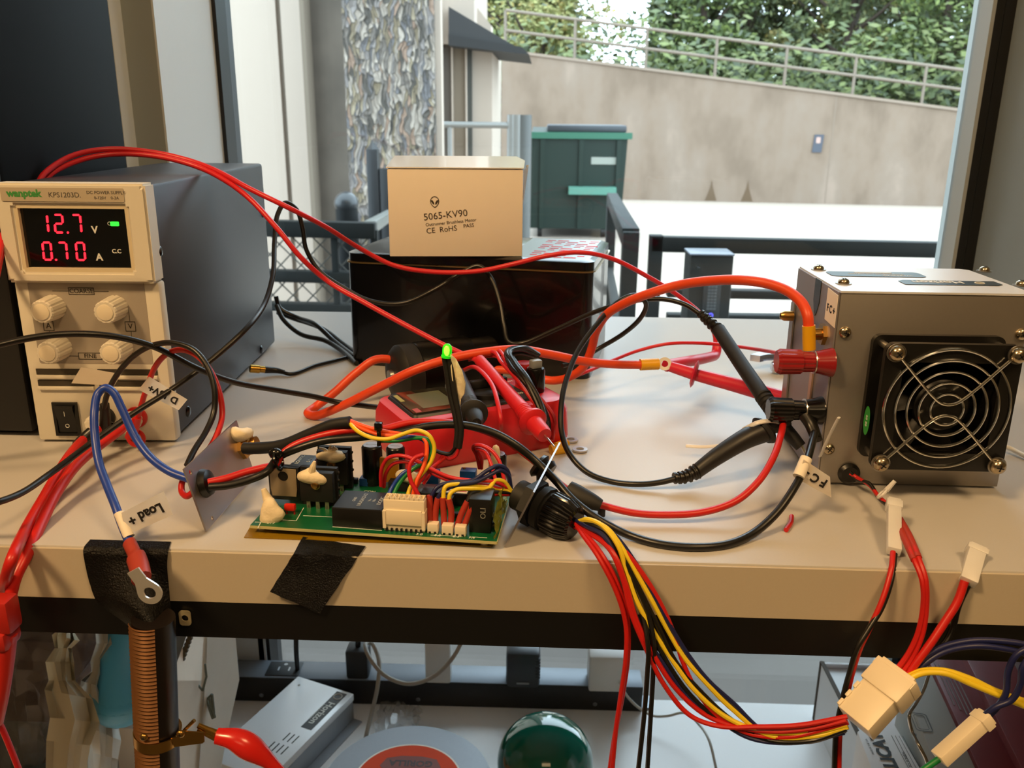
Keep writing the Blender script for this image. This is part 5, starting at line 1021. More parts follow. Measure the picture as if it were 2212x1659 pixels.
# sleeve with coloured signal wires
K('sleeve', 'thick black sleeve from the brass socket carrying the coloured wires', comp_m, .0036, [(528, 968, .478), (560, 968, .475), (610, 962, .47), (670, 938, .465), (720, 918, .462), (757, 912, .460)], cat='sleeve')
sig = [('yellow signal wire looping widest into the white connector', yel_w, [(757, 916, .459), (775, 933, .452), (805, 946, .447), (840, 948, .446), (870, 938, .446), (900, 930, .448), (926, 940, .446), (938, 965, .445), (932, 995, .443), (910, 1025, .44), (888, 1050, .437), (877, 1084, .4325)]),
 ('orange signal wire bending sharply down to the white connector', org_w, [(757, 911, .460), (780, 925, .458), (815, 938, .456), (860, 942, .453), (900, 944, .45), (918, 950, .447), (922, 975, .444), (914, 1010, .44), (900, 1040, .436), (889, 1084, .4325)]),
 ('red orange signal wire highest in the tied bundle', org_w, [(757, 909, .461), (785, 920, .459), (822, 930, .457), (870, 936, .459), (905, 926, .464)]),
 ('green signal wire from the tie down to the white connector', grn_w, [(820, 952, .454), (860, 952, .452), (900, 946, .449), (924, 950, .447), (934, 970, .446), (922, 995, .444), (890, 1015, .441), (862, 1045, .438), (844, 1084, .4325)]),
 ('blue signal wire from the tie to the left end of the white connector', blue_w, [(815, 952, .455), (850, 950, .453), (890, 944, .45), (916, 952, .449), (925, 975, .447), (900, 1005, .444), (868, 1025, .441), (846, 1055, .438), (834, 1082, .4325)]),
 ('red signal wire twisting across to the right of the white connector', red_test, [(915, 982, .440), (895, 990, .438), (884, 1010, .436), (888, 1040, .434), (900, 1062, .433), (912, 1086, .4325)]),
 ('red signal wire second from the right of the white connector', red_w, [(960, 990, .46), (935, 1010, .452), (915, 1030, .444), (898, 1055, .436), (900, 1086, .4325)])]
for lab, mt_, L_ in sig: K('signal_wire', lab, mt_, .0012, L_)
for lab, L_ in (('upper red wire arching from the ochre capacitor to the gland', [(823, 1050, .452), (824, 1015, .450), (838, 990, .448), (865, 984, .446), (895, 993, .444), (930, 1012, .442), (970, 1030, .44), (1020, 1038, .438), (1065, 1040, .44), (1104, 1058, .447)]),
    ('lower red wire arching from the ochre capacitor to the gland', [(829, 1052, .455), (834, 1022, .452), (850, 1002, .450), (880, 998, .448), (920, 1015, .445), (960, 1034, .442), (1010, 1044, .44), (1060, 1050, .441), (1104, 1064, .447)]),
    ('red wire looping up to the right capacitor from the tan shelf side', [(1036, 1012, .475), (1030, 985, .473), (1022, 966, .47), (1035, 961, .466), (1060, 972, .462), (1078, 995, .458), (1090, 1040, .453)]),
    ('inner red wire looping to the putty by the right capacitor', [(1040, 1012, .475), (1040, 990, .472), (1030, 970, .47), (1048, 976, .466), (1060, 1000, .46), (1070, 1035, .455)])):
    K('signal_wire', lab, red_test, .0011, L_)
# six wires with red shrink into the small connectors
for lab, mt_, L_ in (('navy wire into the leftmost small connector', navy_w, [(1104, 1052, .448), (1095, 1015, .446), (1078, 1006, .444), (1055, 1015, .44), (1020, 1038, .436), (975, 1042, .432), (945, 1052, .428), (930, 1075, .426)]),
    ('navy wire beside the leftmost small connector wire', navy_w, [(1104, 1056, .447), (1096, 1025, .445), (1080, 1016, .443), (1060, 1025, .44), (1025, 1042, .434), (985, 1048, .429), (955, 1062, .426), (944, 1082, .425)]),
    ('yellow wire into the middle small connector from the left', yel_w, [(1104, 1062, .446), (1070, 1055, .442), (1020, 1050, .434), (985, 1046, .429), (962, 1052, .426), (957, 1080, .424)]),
    ('yellow wire with a hump into the middle small connector', yel_w, [(1104, 1060, .446), (1088, 1040, .444), (1070, 1038, .441), (1055, 1055, .436), (1020, 1056, .430), (985, 1058, .426), (972, 1068, .424), (970, 1085, .423)]),
    ('black wire into the right small connector', blk_w, [(1104, 1066, .446), (1060, 1064, .436), (1020, 1066, .428), (1008, 1085, .423)]),
    ('red wire arching into the right small connector', red_w, [(1104, 1068, .446), (1070, 1068, .438), (1040, 1075, .430), (1024, 1090, .424), (1018, 1100, .422)])):
    K('signal_wire', lab, mt_, .0012, L_)
for i, L_ in enumerate(([(928, 1070, .426), (930, 1135, .4235)], [(946, 1076, .425), (941, 1105, .424), (940, 1136, .4235)], [(957, 1075, .424), (960, 1138, .4225)], [(969, 1078, .423), (975, 1105, .4225), (973, 1138, .4225)], [(1010, 1083, .423), (996, 1112, .422), (987, 1140, .4215)], [(1020, 1092, .422), (1010, 1118, .4215), (1000, 1142, .4215)])):
    K('heat_shrink', 'brick red heat-shrink tube over wire, ' + ('first', 'second', 'third', 'fourth', 'fifth', 'sixth')[i] + ' from the left above the small connectors', shrink, .0017, L_, cat='sleeve', sm=5)
# led on its stalk
t = thing('indicator_led', 'glowing green led on black-sleeved legs with a scrap of masking tape', 'led', ay(985, 960, .462))
lp = pts([(960, 770, .466), (965, 800, .466), (972, 850, .465), (984, 900, .463), (988, 930, .462), (985, 965, .461)], 0); lq = pts([(971, 772, .465), (975, 800, .465), (982, 850, .464), (992, 900, .462), (996, 930, .461), (992, 968, .460)], 0)
for P in (lp, lq): bm = BM(); tube(bm, P, .0017, 10, 6); part('leg_sleeve', bm, comp_m, t, world=True)
bm = BM(); tube(bm, pts([(985, 965, .461), (972, 980, .461), (952, 978, .461), (942, 975, .461), (930, 995, .46), (905, 1035, .458)], 0), .0012, 8, 6); part('leg_wire', bm, blk_w, t, world=True)
bm = BM(); tube(bm, pts([(992, 968, .460), (985, 985, .461), (970, 992, .461), (958, 984, .461), (940, 1010, .459), (915, 1045, .458)], 0), .0010, 8, 6); part('leg_wire', bm, red_test, t, world=True)
lc = ay(965, 772, .4655); bm = BM(); lathe(bm, [(.0032, 0), (.0032, .0011), (.00275, .0012), (.00275, .0052), (.0024, .0066), (.0014, .0077), (.0003, .0080)], along(lc, (.08, 0, 1)), 24); part('lens', bm, M('green led lens', '22c914', .2, emit=.45, alpha=.7), t, 'glowing green lens', world=True)
bm = BM(); sphere(bm, lc+Vector((0, 0, .0038)), .0017, (1, 1, 1.8), 2); part('die', bm, M('led core', 'd8ff50', .3, emit=3), t, 'bright yellow-green glowing core', world=True)
ll = bpy.data.lights.new('led_glow', 'POINT'); ll.energy = .0015; ll.color = (.2, 1, .15); ll.shadow_soft_size = .003; lo = bpy.data.objects.new('led_glow', ll); COL.objects.link(lo); lo.location = lc+Vector((-.001, -.006, .006))
tp = [(972, 765), (985, 775), (998, 800), (1006, 828), (1004, 850), (996, 862), (994, 880), (990, 890), (986, 870), (980, 845), (975, 810), (973, 785)]
bm = BM(); V_ = [bm.verts.new(ay(px, py, .4640+.0018*math.sin(i*1.7))) for i, (px, py) in enumerate(tp)]; bm.faces.new(V_); bmesh.ops.triangulate(bm, faces=bm.faces[:]); bmesh.ops.solidify(bm, geom=bm.faces[:], thickness=.0006); part('masking_tape', bm, putty, t, 'torn cream masking tape', world=True)
# zip ties
p = ay(817, 925, .454); t = thing('zip_tie', 'black zip tie standing over the tall capacitor round the coloured wires', 'zip tie', p)
bm = BM(); box(bm, p.x-.0020, p.x+.0024, p.y-.002, p.y+.002, p.z-.001, p.z+.0035, .0006); part('head', bm, blk_gloss, t, world=True); bm = BM(); tube(bm, pts([(817, 925, .452), (819, 945, .4515), (818, 962, .452)], 0), .0013, 6, 4); part('strap', bm, blk_gloss, t, world=True)
p = ay(596, 980, .449); t = thing('zip_tie', 'black zip tie binding the red and black wires left of the board', 'zip tie', p); bm = BM(); sphere(bm, p, .0038, (1.1, .8, .9), 2); part('head', bm, blk_gloss, t, world=True)
bm = BM(); torus(bm, .0055, .0010, along(p+Vector((.001, 0, -.004)), (1, 0, .3)), 24, 6); part('strap', bm, blk_gloss, t, world=True)
P = pts([(1772, 985, .500), (1790, 945, .495), (1805, 915, .492), (1812, 902, .491)], 0); t = thing('zip_tie', 'translucent zip tie tail sticking up by the fuel cell corner', 'zip tie', P[0]); bm = BM(); tube(bm, P, .0020, 8, 5, .4); part('strap', bm, white_nyl, t, world=True)
P = pts([(1482, 963, .55), (1520, 965, .545), (1560, 962, .54)], .001); t = thing('zip_tie', 'white zip tie end lying on the shelf behind the thick black probe', 'zip tie', P[0]); bm = BM(); tube(bm, P, .0013, 8, 5, .5); part('strap', bm, white_nyl, t, world=True)
bm = BM(); tube(bm, [p_+Vector((0, 0, 0)) for p_ in pts([(1605, 928, .516), (1640, 912, .512), (1675, 910, .515), (1690, 918, .52)], 0)], .0015, 8, 5, .6); single('zip_tie', bm, white_nyl, 'white zip tie strap round the thick black probe and post', 'zip tie')
# harness through the gland
HN = []
hz = lambda L_: [GAP+Vector((0, 0, rnd.uniform(-.003, .003)))]+pts(L_, .0013)
t = thing('wiring_harness', 'multicoloured wire harness drooping from the cable gland to the big nylon plug', 'wiring harness', GAP)
def hw(mat, L_, r=.0013, lab=None): bm = BM(); tube(bm, hz(L_), r, 8, 8); part('wire', bm, mat, t, lab, world=True)
F = .400
hw(red_w, [(1262, 1150, .415), (1300, 1198, F), (1338, 1270, .395), (1356, 1340, .392), (1356, 1420, .39), (1345, 1500, .39), (1328, 1590, .39), (1316, 1670, .39)], lab='red wire hanging straight down')
hw(red_w, [(1258, 1154, .414), (1292, 1202, .398), (1332, 1280, .392), (1352, 1350, .390), (1352, 1420, .388), (1340, 1510, .388), (1330, 1580, .388), (1322, 1670, .388)], lab='red wire hanging straight down')
hw(red_w, [(1270, 1150, .414), (1318, 1188, .40), (1345, 1250, .394), (1362, 1320, .39), (1395, 1400, .386), (1435, 1480, .383), (1490, 1545, .38), (1550, 1568, .378), (1640, 1570, .376), (1730, 1566, .374), (1830, 1548, .372)])
hw(red_w, [(1275, 1148, .413), (1325, 1195, .399), (1352, 1262, .393), (1375, 1340, .389), (1415, 1420, .385), (1462, 1490, .382), (1525, 1545, .38), (1600, 1572, .378), (1680, 1580, .376), (1760, 1572, .374), (1828, 1556, .371)])
hw(red_w, [(1285, 1142, .414), (1340, 1180, .402), (1385, 1235, .396), (1425, 1300, .392), (1456, 1370, .389), (1475, 1430, .386), (1510, 1500, .383), (1560, 1555, .38), (1620, 1585, .378), (1700, 1592, .376), (1780, 1575, .374), (1832, 1560, .372)])
hw(yel_w, [(1268, 1122, .416), (1302, 1136, .408), (1336, 1180, .400), (1352, 1230, .397), (1372, 1290, .393), (1400, 1345, .390), (1430, 1392, .388), (1462, 1440, .385), (1500, 1490, .382), (1570, 1550, .379), (1650, 1580, .377), (1760, 1580, .375), (1830, 1565, .372)], lab='yellow wire')
hw(yel_w, [(1272, 1124, .415), (1312, 1142, .407), (1348, 1190, .400), (1376, 1240, .396), (1410, 1300, .392), (1445, 1365, .389), (1478, 1420, .386), (1530, 1480, .382), (1580, 1530, .380), (1660, 1588, .377), (1760, 1590, .375), (1832, 1570, .372)], lab='yellow wire')
hw(blk_w, [(1272, 1132, .414), (1312, 1150, .406), (1346, 1205, .399), (1366, 1270, .395), (1396, 1340, .391), (1435, 1420, .387), (1490, 1500, .383), (1560, 1560, .38), (1640, 1592, .378), (1740, 1596, .376), (1826, 1572, .373)])
hw(blk_w, [(1276, 1134, .413), (1320, 1156, .405), (1352, 1215, .398), (1385, 1280, .394), (1420, 1350, .390), (1460, 1430, .386), (1510, 1490, .383), (1580, 1555, .38), (1660, 1598, .377), (1750, 1600, .375), (1828, 1575, .372)])
hw(navy_w, [(1280, 1130, .413), (1326, 1155, .405), (1375, 1220, .398), (1412, 1285, .393), (1452, 1360, .389), (1490, 1420, .386), (1530, 1470, .383), (1585, 1520, .381), (1650, 1580, .378), (1740, 1602, .376), (1826, 1578, .373)], lab='navy wire')
hw(navy_w, [(1270, 1138, .413), (1306, 1160, .405), (1340, 1225, .398), (1362, 1300, .393), (1390, 1370, .389), (1430, 1430, .386), (1480, 1500, .383), (1540, 1545, .381), (1620, 1594, .378), (1720, 1604, .376), (1824, 1582, .373)], lab='navy wire')
hw(blk_w, [(1284, 1136, .412), (1325, 1165, .404), (1360, 1235, .397), (1395, 1310, .392), (1412, 1385, .386), (1411, 1450, .385), (1406, 1540, .385), (1398, 1670, .385)], lab='black wire hanging straight down')
hw(blk_w, [(1282, 1138, .412), (1318, 1168, .404), (1350, 1245, .397), (1385, 1320, .392), (1400, 1395, .384), (1398, 1460, .383), (1391, 1550, .383), (1378, 1670, .383)], lab='black wire hanging straight down')
# fan wires and connectors at the right
def conn(name, label, c, d_, up_, L_, w, h, mat, lat=True):
    d_ = Vector(d_).normalized(); m_ = frame(c, d_, up_); t_ = thing(name, label, 'connector', Matrix.Translation(c)); bm = BM(); box(bm, -L_/2, L_/2, -w/2, w/2, -h/2, h/2, .0006, m_); part('housing', bm, mat, t_, world=True)
    if lat: bm = BM(); box(bm, -L_*.25, L_*.25, -w*.28, w*.28, h/2, h/2+.0012, .0003, m_); box(bm, L_*.32, L_*.46, -w*.6, w*.6, -h*.55, h*.55, .0004, m_); part('latch', bm, mat, t_, world=True)
    return t_, m_
for lab, mt_, o_ in (('red fan wire from the grommet over the shelf edge to the narrow plug', red_w, 0), ('black fan wire from the grommet twisted with the red one', blk_w, 3)):
    K('fan_wire', lab, mt_, .0012, [(1836, 1022-o_, .5), (1852, 1032+o_, .497), (1878, 1048-o_, .485), (1898, 1072+o_, .470), (1920-o_, 1092, .455)])
p, q = ay(1931, 1082, .455), ay(1931, 1192, .415); conn('wire_connector', 'narrow white two-pin connector hanging above the shelf edge', (p+q)/2, p-q, (1, 0, 0), (p-q).length, .0070, .0055, white_nyl)
p = ay(1906, 1066, .466); t = thing('zip_tie', 'small white zip tie round the fan wires', 'zip tie', p); bm = BM(); torus(bm, .0034, .0009, along(p, (.6, -.3, -.5)), 20, 6); part('strap', bm, white_nyl, t, world=True); bm = BM(); tube(bm, [p+Vector((.002, 0, .002)), p+Vector((.006, 0, .008))], lambda s: .0016-.0004*s, 8, 1); part('head', bm, white_nyl, t, world=True)
K('drop_wire', 'red wire twisted with black dropping from the narrow plug to the bottom edge', red_w, .0014, [(1929, 1192, .412), (1925, 1230, .403), (1908, 1290, .396), (1882, 1350, .392), (1858, 1400, .39), (1842, 1450, .389), (1828, 1510, .388), (1815, 1580, .387), (1812, 1670, .386)])
K('drop_wire', 'black wire twisted with red dropping from the narrow plug to the bottom edge', blk_w, .0014, [(1933, 1196, .412), (1926, 1250, .401), (1906, 1310, .395), (1876, 1360, .390), (1852, 1400, .387), (1836, 1450, .386), (1820, 1510, .386), (1806, 1580, .386), (1802, 1670, .386)])
for lab, L_ in (('left red wire from behind the narrow plug down into the big nylon plug', [(1938, 1130, .44), (1955, 1165, .42), (1975, 1210, .404), (1992, 1255, .396), (1994, 1310, .394), (1982, 1370, .392), (1960, 1415, .39), (1938, 1445, .388)]), ('right red wire from behind the narrow plug down into the big nylon plug', [(1944, 1122, .445), (1966, 1162, .42), (1984, 1205, .404), (1999, 1250, .396), (2001, 1310, .394), (1992, 1370, .392), (1970, 1420, .39), (1948, 1452, .388)])):
    t = thing('sleeved_wire', lab, 'wire', ay(1990, 1250, .40)); P = pts(L_, .0013); bm = BM(); tube(bm, P, .0014, 8, 8); part('wire', bm, red_w, t, world=True); bm = BM(); tube(bm, P[:3], .0019, 10, 6); part('shrink', bm, shrink, t, world=True)
p, q = ay(2112, 1182, .418), ay(2090, 1258, .400); conn('wire_connector', 'white two-pin connector sticking up over the shelf edge at far right', (p+q)/2, p-q, (1, 0, 0), (p-q).length, .0085, .0060, white_nyl)
K('drop_wire', 'thick red wire from the far right connector down to the big nylon plug', red_w, .0021, [(2084, 1255, .400), (2068, 1300, .397), (2040, 1345, .394), (2010, 1390, .391), (1980, 1430, .389), (1958, 1460, .388)])
K('drop_wire', 'black wire from the far right connector disappearing below the beam', blk_w, .0016, [(2090, 1265, .400), (2070, 1310, .400), (2058, 1355, .399), (2040, 1390, .396), (2000, 1420, .392), (1962, 1456, .389)])
p, q = ay(1948, 1452, .385), ay(1848, 1562, .372); c = (p+q)/2
t, m_ = conn('wire_connector', 'large cream nylon multi-pin plug at the lower right', c, p-q, (1, 0, .6), (p-q).length, .019, .012, nylon)
bm = BM(); L_ = (p-q).length
for i in range(3): box(bm, -L_*.48+i*.006, -L_*.48+i*.006+.004, -.0105, -.0085, -.007, .004, .0005, m_)
box(bm, L_*.05, L_*.42, -.0110, .0110, -.0072, .0072, .0008, m_); part('shell', bm, nylon, t, world=True)
for i, (lab, L_) in enumerate((('upper navy wire bowing from the nylon plug to the right edge', [(1950, 1470, .388), (1985, 1430, .39), (2030, 1400, .392), (2090, 1385, .393), (2150, 1384, .393), (2230, 1396, .392), (2400, 1470, .39), (2560, 1620, .39)]), ('lower navy wire bowing from the nylon plug to the right edge', [(1955, 1476, .388), (1995, 1436, .39), (2040, 1408, .391), (2100, 1396, .391), (2160, 1400, .391), (2230, 1418, .391), (2380, 1500, .39), (2520, 1650, .39)]))):
    K('plug_wire', lab, navy_w, .0016, L_, shelf=False)
for lab, L_ in (('upper yellow wire from the nylon plug to the right edge', [(1952, 1466, .386), (1990, 1450, .386), (2040, 1449, .385), (2095, 1466, .384), (2150, 1492, .383), (2230, 1520, .382), (2380, 1560, .38), (2520, 1680, .38)]), ('lower yellow wire from the nylon plug to the right edge', [(1956, 1470, .384), (1992, 1454, .384), (2040, 1454, .383), (2100, 1478, .382), (2160, 1503, .381), (2230, 1532, .380), (2370, 1590, .38), (2500, 1720, .38)])):
    K('plug_wire', lab, yel_w, .0016, L_, shelf=False)
p, q = ay(2134, 1545, .378), ay(2028, 1640, .368); conn('wire_connector', 'slim cream nylon two-pin plug in the bottom right corner', (p+q)/2, p-q, (1, 0, .8), (p-q).length, .0085, .0065, nylon)
for lab, L_ in (('navy wire rising steeply from the slim plug to the right edge', [(2128, 1552, .378), (2150, 1532, .378), (2172, 1500, .378), (2178, 1450, .38), (2196, 1415, .38), (2230, 1398, .38), (2400, 1380, .385), (2550, 1450, .39)]), ('navy wire curling wider from the slim plug to the right edge', [(2124, 1548, .377), (2150, 1528, .376), (2185, 1512, .375), (2204, 1480, .375), (2210, 1440, .375), (2230, 1420, .376), (2400, 1400, .38), (2530, 1500, .385)])):
    K('plug_wire', lab, navy_w, .0016, L_, shelf=False)
K('plug_wire', 'green wire leaving the slim plug at the bottom edge', grn_w, .0016, [(2028, 1640, .368), (2010, 1652, .367), (1985, 1670, .366)], shelf=False)
K('cable_tube', 'thin white tube lying on the shelf at the right edge', M('white tube', 'e5e5e2', .4), .0016, [(2165, 962, .57), (2185, 970, .57), (2215, 985, .56), (2300, 1020, .55), (2420, 1030, .55), (2560, 980, .57)], cat='tube')
# loose bits on the shelf
yc = MATS['yellow crimp']
for lab, (a, c, e) in (('yellow crimp ring terminal lying nearer on the shelf by the meter', ((1190, 973), (1222, 968), (1253, 971))), ('yellow crimp ring terminal half behind the nearer one', ((1200, 966), (1222, 958), (1233, 950)))):
    p, q, r_ = az(*a, .003), az(*c, .003), az(*e, .0012); t = thing('ring_terminal', lab, 'terminal', Vector((p.x, p.y, 0))); bm = BM(); tube(bm, [p, q], lambda s: .0040, 14, 1, .8); part('sleeve', bm, yc, t, world=True)
    bm = BM(); ringplate(bm, circ(.0052), circ(.0027), -.0006, .0006, Matrix.Translation(r_)); part('ring', bm, tin_plate, t, 'tinned ring', world=True)
p, q = az(1698, 1145, .0015), az(1710, 1115, .0015); bm = BM(); tube(bm, [p, (p+q)/2+Vector((.001, 0, 0)), q], .0014, 8, 4); single('wire_offcut', bm, red_w, 'short red wire offcut lying alone on the shelf', 'wire')
# alligator clip like metal pieces behind the fuel cell
P = az(1655, 800, .002); t = thing('metal_clamp', 'silver metal clamp lying behind the left side of the fuel cell', 'clamp', Vector((P.x, P.y, 0))); bm = BM()
prism(bm, [(-.020, -.004), (-.010, .006), (.012, .008), (.016, .002), (-.004, -.002), (-.012, -.008)], .008, .014, Matrix.Translation((P.x+.006, P.y+.01, .001))); part('jaw', bm, M('polished steel', 'c9c9d2', .15, 1), t, world=True)
bm = BM(); box(bm, P.x+.004, P.x+.03, P.y-.008, P.y+.004, .001, .010, .002); part('base', bm, MATS['polished steel'], t, world=True)
# sma cable and other black leads behind the supply
t = thing('coax_lead', 'thin black coax lead with a gold connector end beside the supply', 'cable', az(560, 790, .006)); P = pts([(572, 797, .72), (600, 805, .725), (627, 808, .73), (680, 790, .76), (720, 780, .78), (775, 765, .80)], .002)
P[0].z = .006; P[1].z = .004; bm = BM(); tube(bm, P, .0017, 10, 6); part('wire', bm, blk_w, t, world=True); d_ = (P[0]-P[1]).normalized(); bm = BM(); lathe(bm, [(.0030, 0), (.0030, .004), (.0036, .0045), (.0036, .0125), (.0028, .013)], along(P[0], d_), 20); part('connector', bm, M('gold plating', 'c9a04a', .2, 1), t, 'gold threaded connector', world=True)
bm = BM(); tube(bm, [P[0], P[0].lerp(P[1], .9), P[1].lerp(P[2], .5)], lambda s: .0032-.0012*s, 12, 5); part('boot', bm, blk_w, t, world=True)
for lab, L_ in (('upper black lead snaking on the shelf between supply and tin', [(596, 640, .86), (604, 665, .86), (640, 685, .86), (680, 700, .84), (720, 735, .82), (765, 770, .79)]), ('lower black lead snaking between supply and tin', [(597, 660, .85), (612, 690, .84), (650, 722, .83), (700, 735, .82), (735, 755, .80), (770, 785, .78)]), ('faint black lead on the shelf from the supply side towards the tin', [(600, 675, .87), (640, 690, .86), (660, 696, .86), (700, 712, .84), (745, 745, .81), (780, 770, .79)])):
    K('black_lead', lab, blk_w, .0024, L_)

# ============================================================ tapes, tube resistor on the shelf edge
gaff = M('black gaffer tape', '0f0f10', .38, bump=.5, nscale=900); gaff_f = M('gaffer tape weave', '1a1b1e', .35, bump=.8, nscale=1200)
def skin(name, label, cat, grid, y, mat, th=.0004, parent=None):
    bm = BM(); G = [[ay(px, py, y+dy) for px, py, dy in r_] for r_ in grid]; sheet(bm, G, th); return single(name, bm, mat, label, cat) if not parent else part(name, bm, mat, parent, label, world=True)
t = thing('tube_resistor', 'black tube with ridged copper winding taped to the shelf edge', 'resistor', ay(335, 1350, .388))
p, q = ay(331, 1335, .386), ay(345, 1690, .386); dT = (q-p).normalized(); rT = .0108
bm = BM(); cyl(bm, p, q, rT, seg=32); part('core', bm, M('black tube enamel', '17110f', .35), t, world=True)
bm = BM(); n_r = 46; L_ = (q-p).length; A = frame(p, dT.cross(Vector((0, 1, 0))), (0, 1, 0)); G = []
for i in range(n_r*4+1):
    f = i/(n_r*4); rr = rT+.0009+.00045*sin(2*pi*n_r*f); row = []
    for k in range(13):
        a = radians(-155+92*k/12); row.append(p.lerp(q, f)+Vector((cos(a)*rr, sin(a)*rr, 0)))
    G.append(row)
sheet(bm, G, .0006); part('winding', bm, M('copper brown winding', '9a6b42', .42, .45), t, 'ridged copper brown winding', world=True, smooth=60)
# tape wrap
rows = [[(182, 1177, .028), (240, 1177, .028), (300, 1176, .028), (367, 1173, .028)], [(180, 1186, .0), (240, 1188, .0), (300, 1190, .0), (364, 1190, .0)], [(183, 1215, -.001), (240, 1218, -.002), (300, 1220, -.002), (361, 1218, -.001)],
        [(196, 1268, -.001), (240, 1270, -.006), (300, 1270, -.009), (365, 1268, -.002)], [(210, 1300, -.002), (250, 1302, -.010), (305, 1305, -.015), (368, 1302, -.004)], [(262, 1340, -.004), (290, 1344, -.016), (330, 1348, -.020), (371, 1340, -.006)], [(284, 1357, -.006), (305, 1362, -.020), (340, 1364, -.021), (373, 1352, -.008)]]
bm = BM(); G = []
for i, r_ in enumerate(rows):
    G.append([(az(px, py, .0006) if i == 0 else ay(px, py, .4018+dy)) for px, py, dy in r_])
for c_ in range(4): G[0][c_].y = .4105
G2_ = []
for r_ in [catmull(r_, 5) for r_ in G]: G2_.append(r_)
G3_ = [catmull([r_[k] for r_ in G2_], 4) for k in range(len(G2_[0]))]
sheet(bm, G3_, .0005); part('tape_wrap', bm, gaff, t, 'black gaffer tape wrap', world=True, smooth=60)
# clamp band
c = p.lerp(q, ((ay(340, 1585, .386)-p).length)/L_)
bm = BM(); ringplate(bm, circ(rT+.0016, 32), circ(rT+.0009, 32), -.0032, .0032, along(c, dT)); part('clamp_band', bm, brass, t, 'brass clamp band', world=True)
e = ay(415, 1575, .386); bm = BM(); box(bm, 0, (e-c).length-rT*.3, -.0004, .0004, -.0030, .0030, 0, frame(c+Vector((rT, -.006, 0)), e-c, (0, 1, 0))); box(bm, 0, .014, -.0004, .0004, -.0030, .0030, 0, frame(ay(385, 1588, .378), (1, 0, -.05), (0, 1, 0))); part('clamp_ears', bm, brass, t, 'brass clamp ears', world=True)
for px, py in ((311, 1592), (390, 1585)): screw(ay(px, py, .374), (0, -1, 0), .0022, brass, label='brass screw', parent=t)
bm = BM(); cyl(bm, ay(398, 1578, .380), ay(420, 1556, .380), .0010, seg=10); part('bolt', bm, brass, t, world=True)
t = thing('alligator_clip', 'red booted alligator clip gripping the brass clamp in front of the shelf', 'clip', ay(500, 1600, .385))
P = [ay(468, 1590, .384), ay(510, 1598, .384), ay(545, 1618, .384), ay(575, 1640, .384), ay(612, 1672, .384)]
bm = BM(); tube(bm, P, lambda s: .0040+.0030*math.exp(-((s-.42)/.28)**2)-.0015*max(0, s-.7)/.3, 18, 8, .8); part('boot', bm, M('glossy red boot', 'c7201b', .22), t, world=True)
for dy in (-3, 4): bm = BM(); tube(bm, [ay(466, 1588+dy, .384), ay(448, 1580+dy, .383), ay(428, 1570+dy, .382)], lambda s: .0022-.0008*s, 8, 4, .5); part('jaw', bm, M('brass jaw', 'c79a4e', .25, 1), t, 'brass jaw', world=True)
# loose gaffer tape patch on the edge
G = []
TL, TR, BR, BL = (655, 1160), (790, 1180), (690, 1326), (584, 1278)
for i in range(11):
    r_ = []
    for j in range(9):
        u, v = j/8, i/10; px = (TL[0]*(1-u)+TR[0]*u)*(1-v)+(BL[0]*(1-u)+BR[0]*u)*v; py = (TL[1]*(1-u)+TR[1]*u)*(1-v)+(BL[1]*(1-u)+BR[1]*u)*v
        q = az(px, py, .0007)
        if q.y < .4030: q = ay(px, py, .4013-.0008*sin(v*7+u*3)-.0012*max(0, v-.6)*5*(1-u*.4))
        r_.append(q+Vector((rnd.uniform(-.0003, .0003), 0, rnd.uniform(-.0003, .0003))))
    G.append(r_)
bm = BM(); sheet(bm, G, .0004); single('gaffer_tape', bm, gaff_f, 'torn patch of black gaffer tape folded over the front shelf edge', 'tape', smooth=60)

# ============================================================ lower shelf
LZ = -.52
def lo(px, py): return az(px, py, LZ)
def topz(pb, py): q = lo(*pb); return ay(pb[0], py, q.y).z
# power strip
a, c = lo(500, 1514), lo(1386, 1538); ux = (c-a).normalized(); Ls = (c-a).length; hS = topz((1386, 1538), 1485)-LZ; PS = frame(a, ux, Vector((-ux.y, ux.x, 0)))
t = thing('power_strip', 'long black power strip with grey top along the back of the lower shelf', 'power strip', PS)
bm = BM(); box(bm, -.02, Ls, .0, .038, .0005, hS-.001, .001); part('body', bm, M('black strip enamel', '131417', .45), t)
bm = BM(); box(bm, -.02, Ls, .0005, .0375, hS-.001, hS, .0004); part('top_panel', bm, M('blue grey top panel', '79828d', .4, .2), t)
for px in (565, 905, 1283): q = lo(px, 1518); lx = (q-a).dot(ux); bm = BM(); sphere(bm, (lx, 0, .010), .0030, (1, .4, 1), 2); part('screw', bm, M('grey screw', '6f7276', .4, .5), t)
bm = BM(); box(bm, Ls, Ls+.015, .005, .03, 0, .003); part('mount_tab', bm, M('grey tab', '8d959d', .4, .5), t)
bm = BM(); lx = (ay(603, 1440, a.y)-a).dot(ux); box(bm, lx-.022, lx+.022, .004, .034, hS, hS+.001, .0004); k = part('outlet', bm, blk_mat, t, 'empty outlet')
bm = BM()
for dx in (-.008, .006): box(bm, lx+dx, lx+dx+.002, .014, .022, hS+.001, hS+.0014)
prism(bm, circ(.0025, 12, lx, .028), hS+.001, hS+.0014); part('outlet_slots', bm, M('slot silver', 'a7adb3', .3, .8), k)
def onstrip(px): return (ay(px, 1450, a.y+.015)-a).dot(ux)
wp = M('white adapter plastic', 'd8d6d2', .35); gp = M('dark grey adapter', '34383e', .35)
def top_h(px, py): return ay(px, py, a.y+.004).z
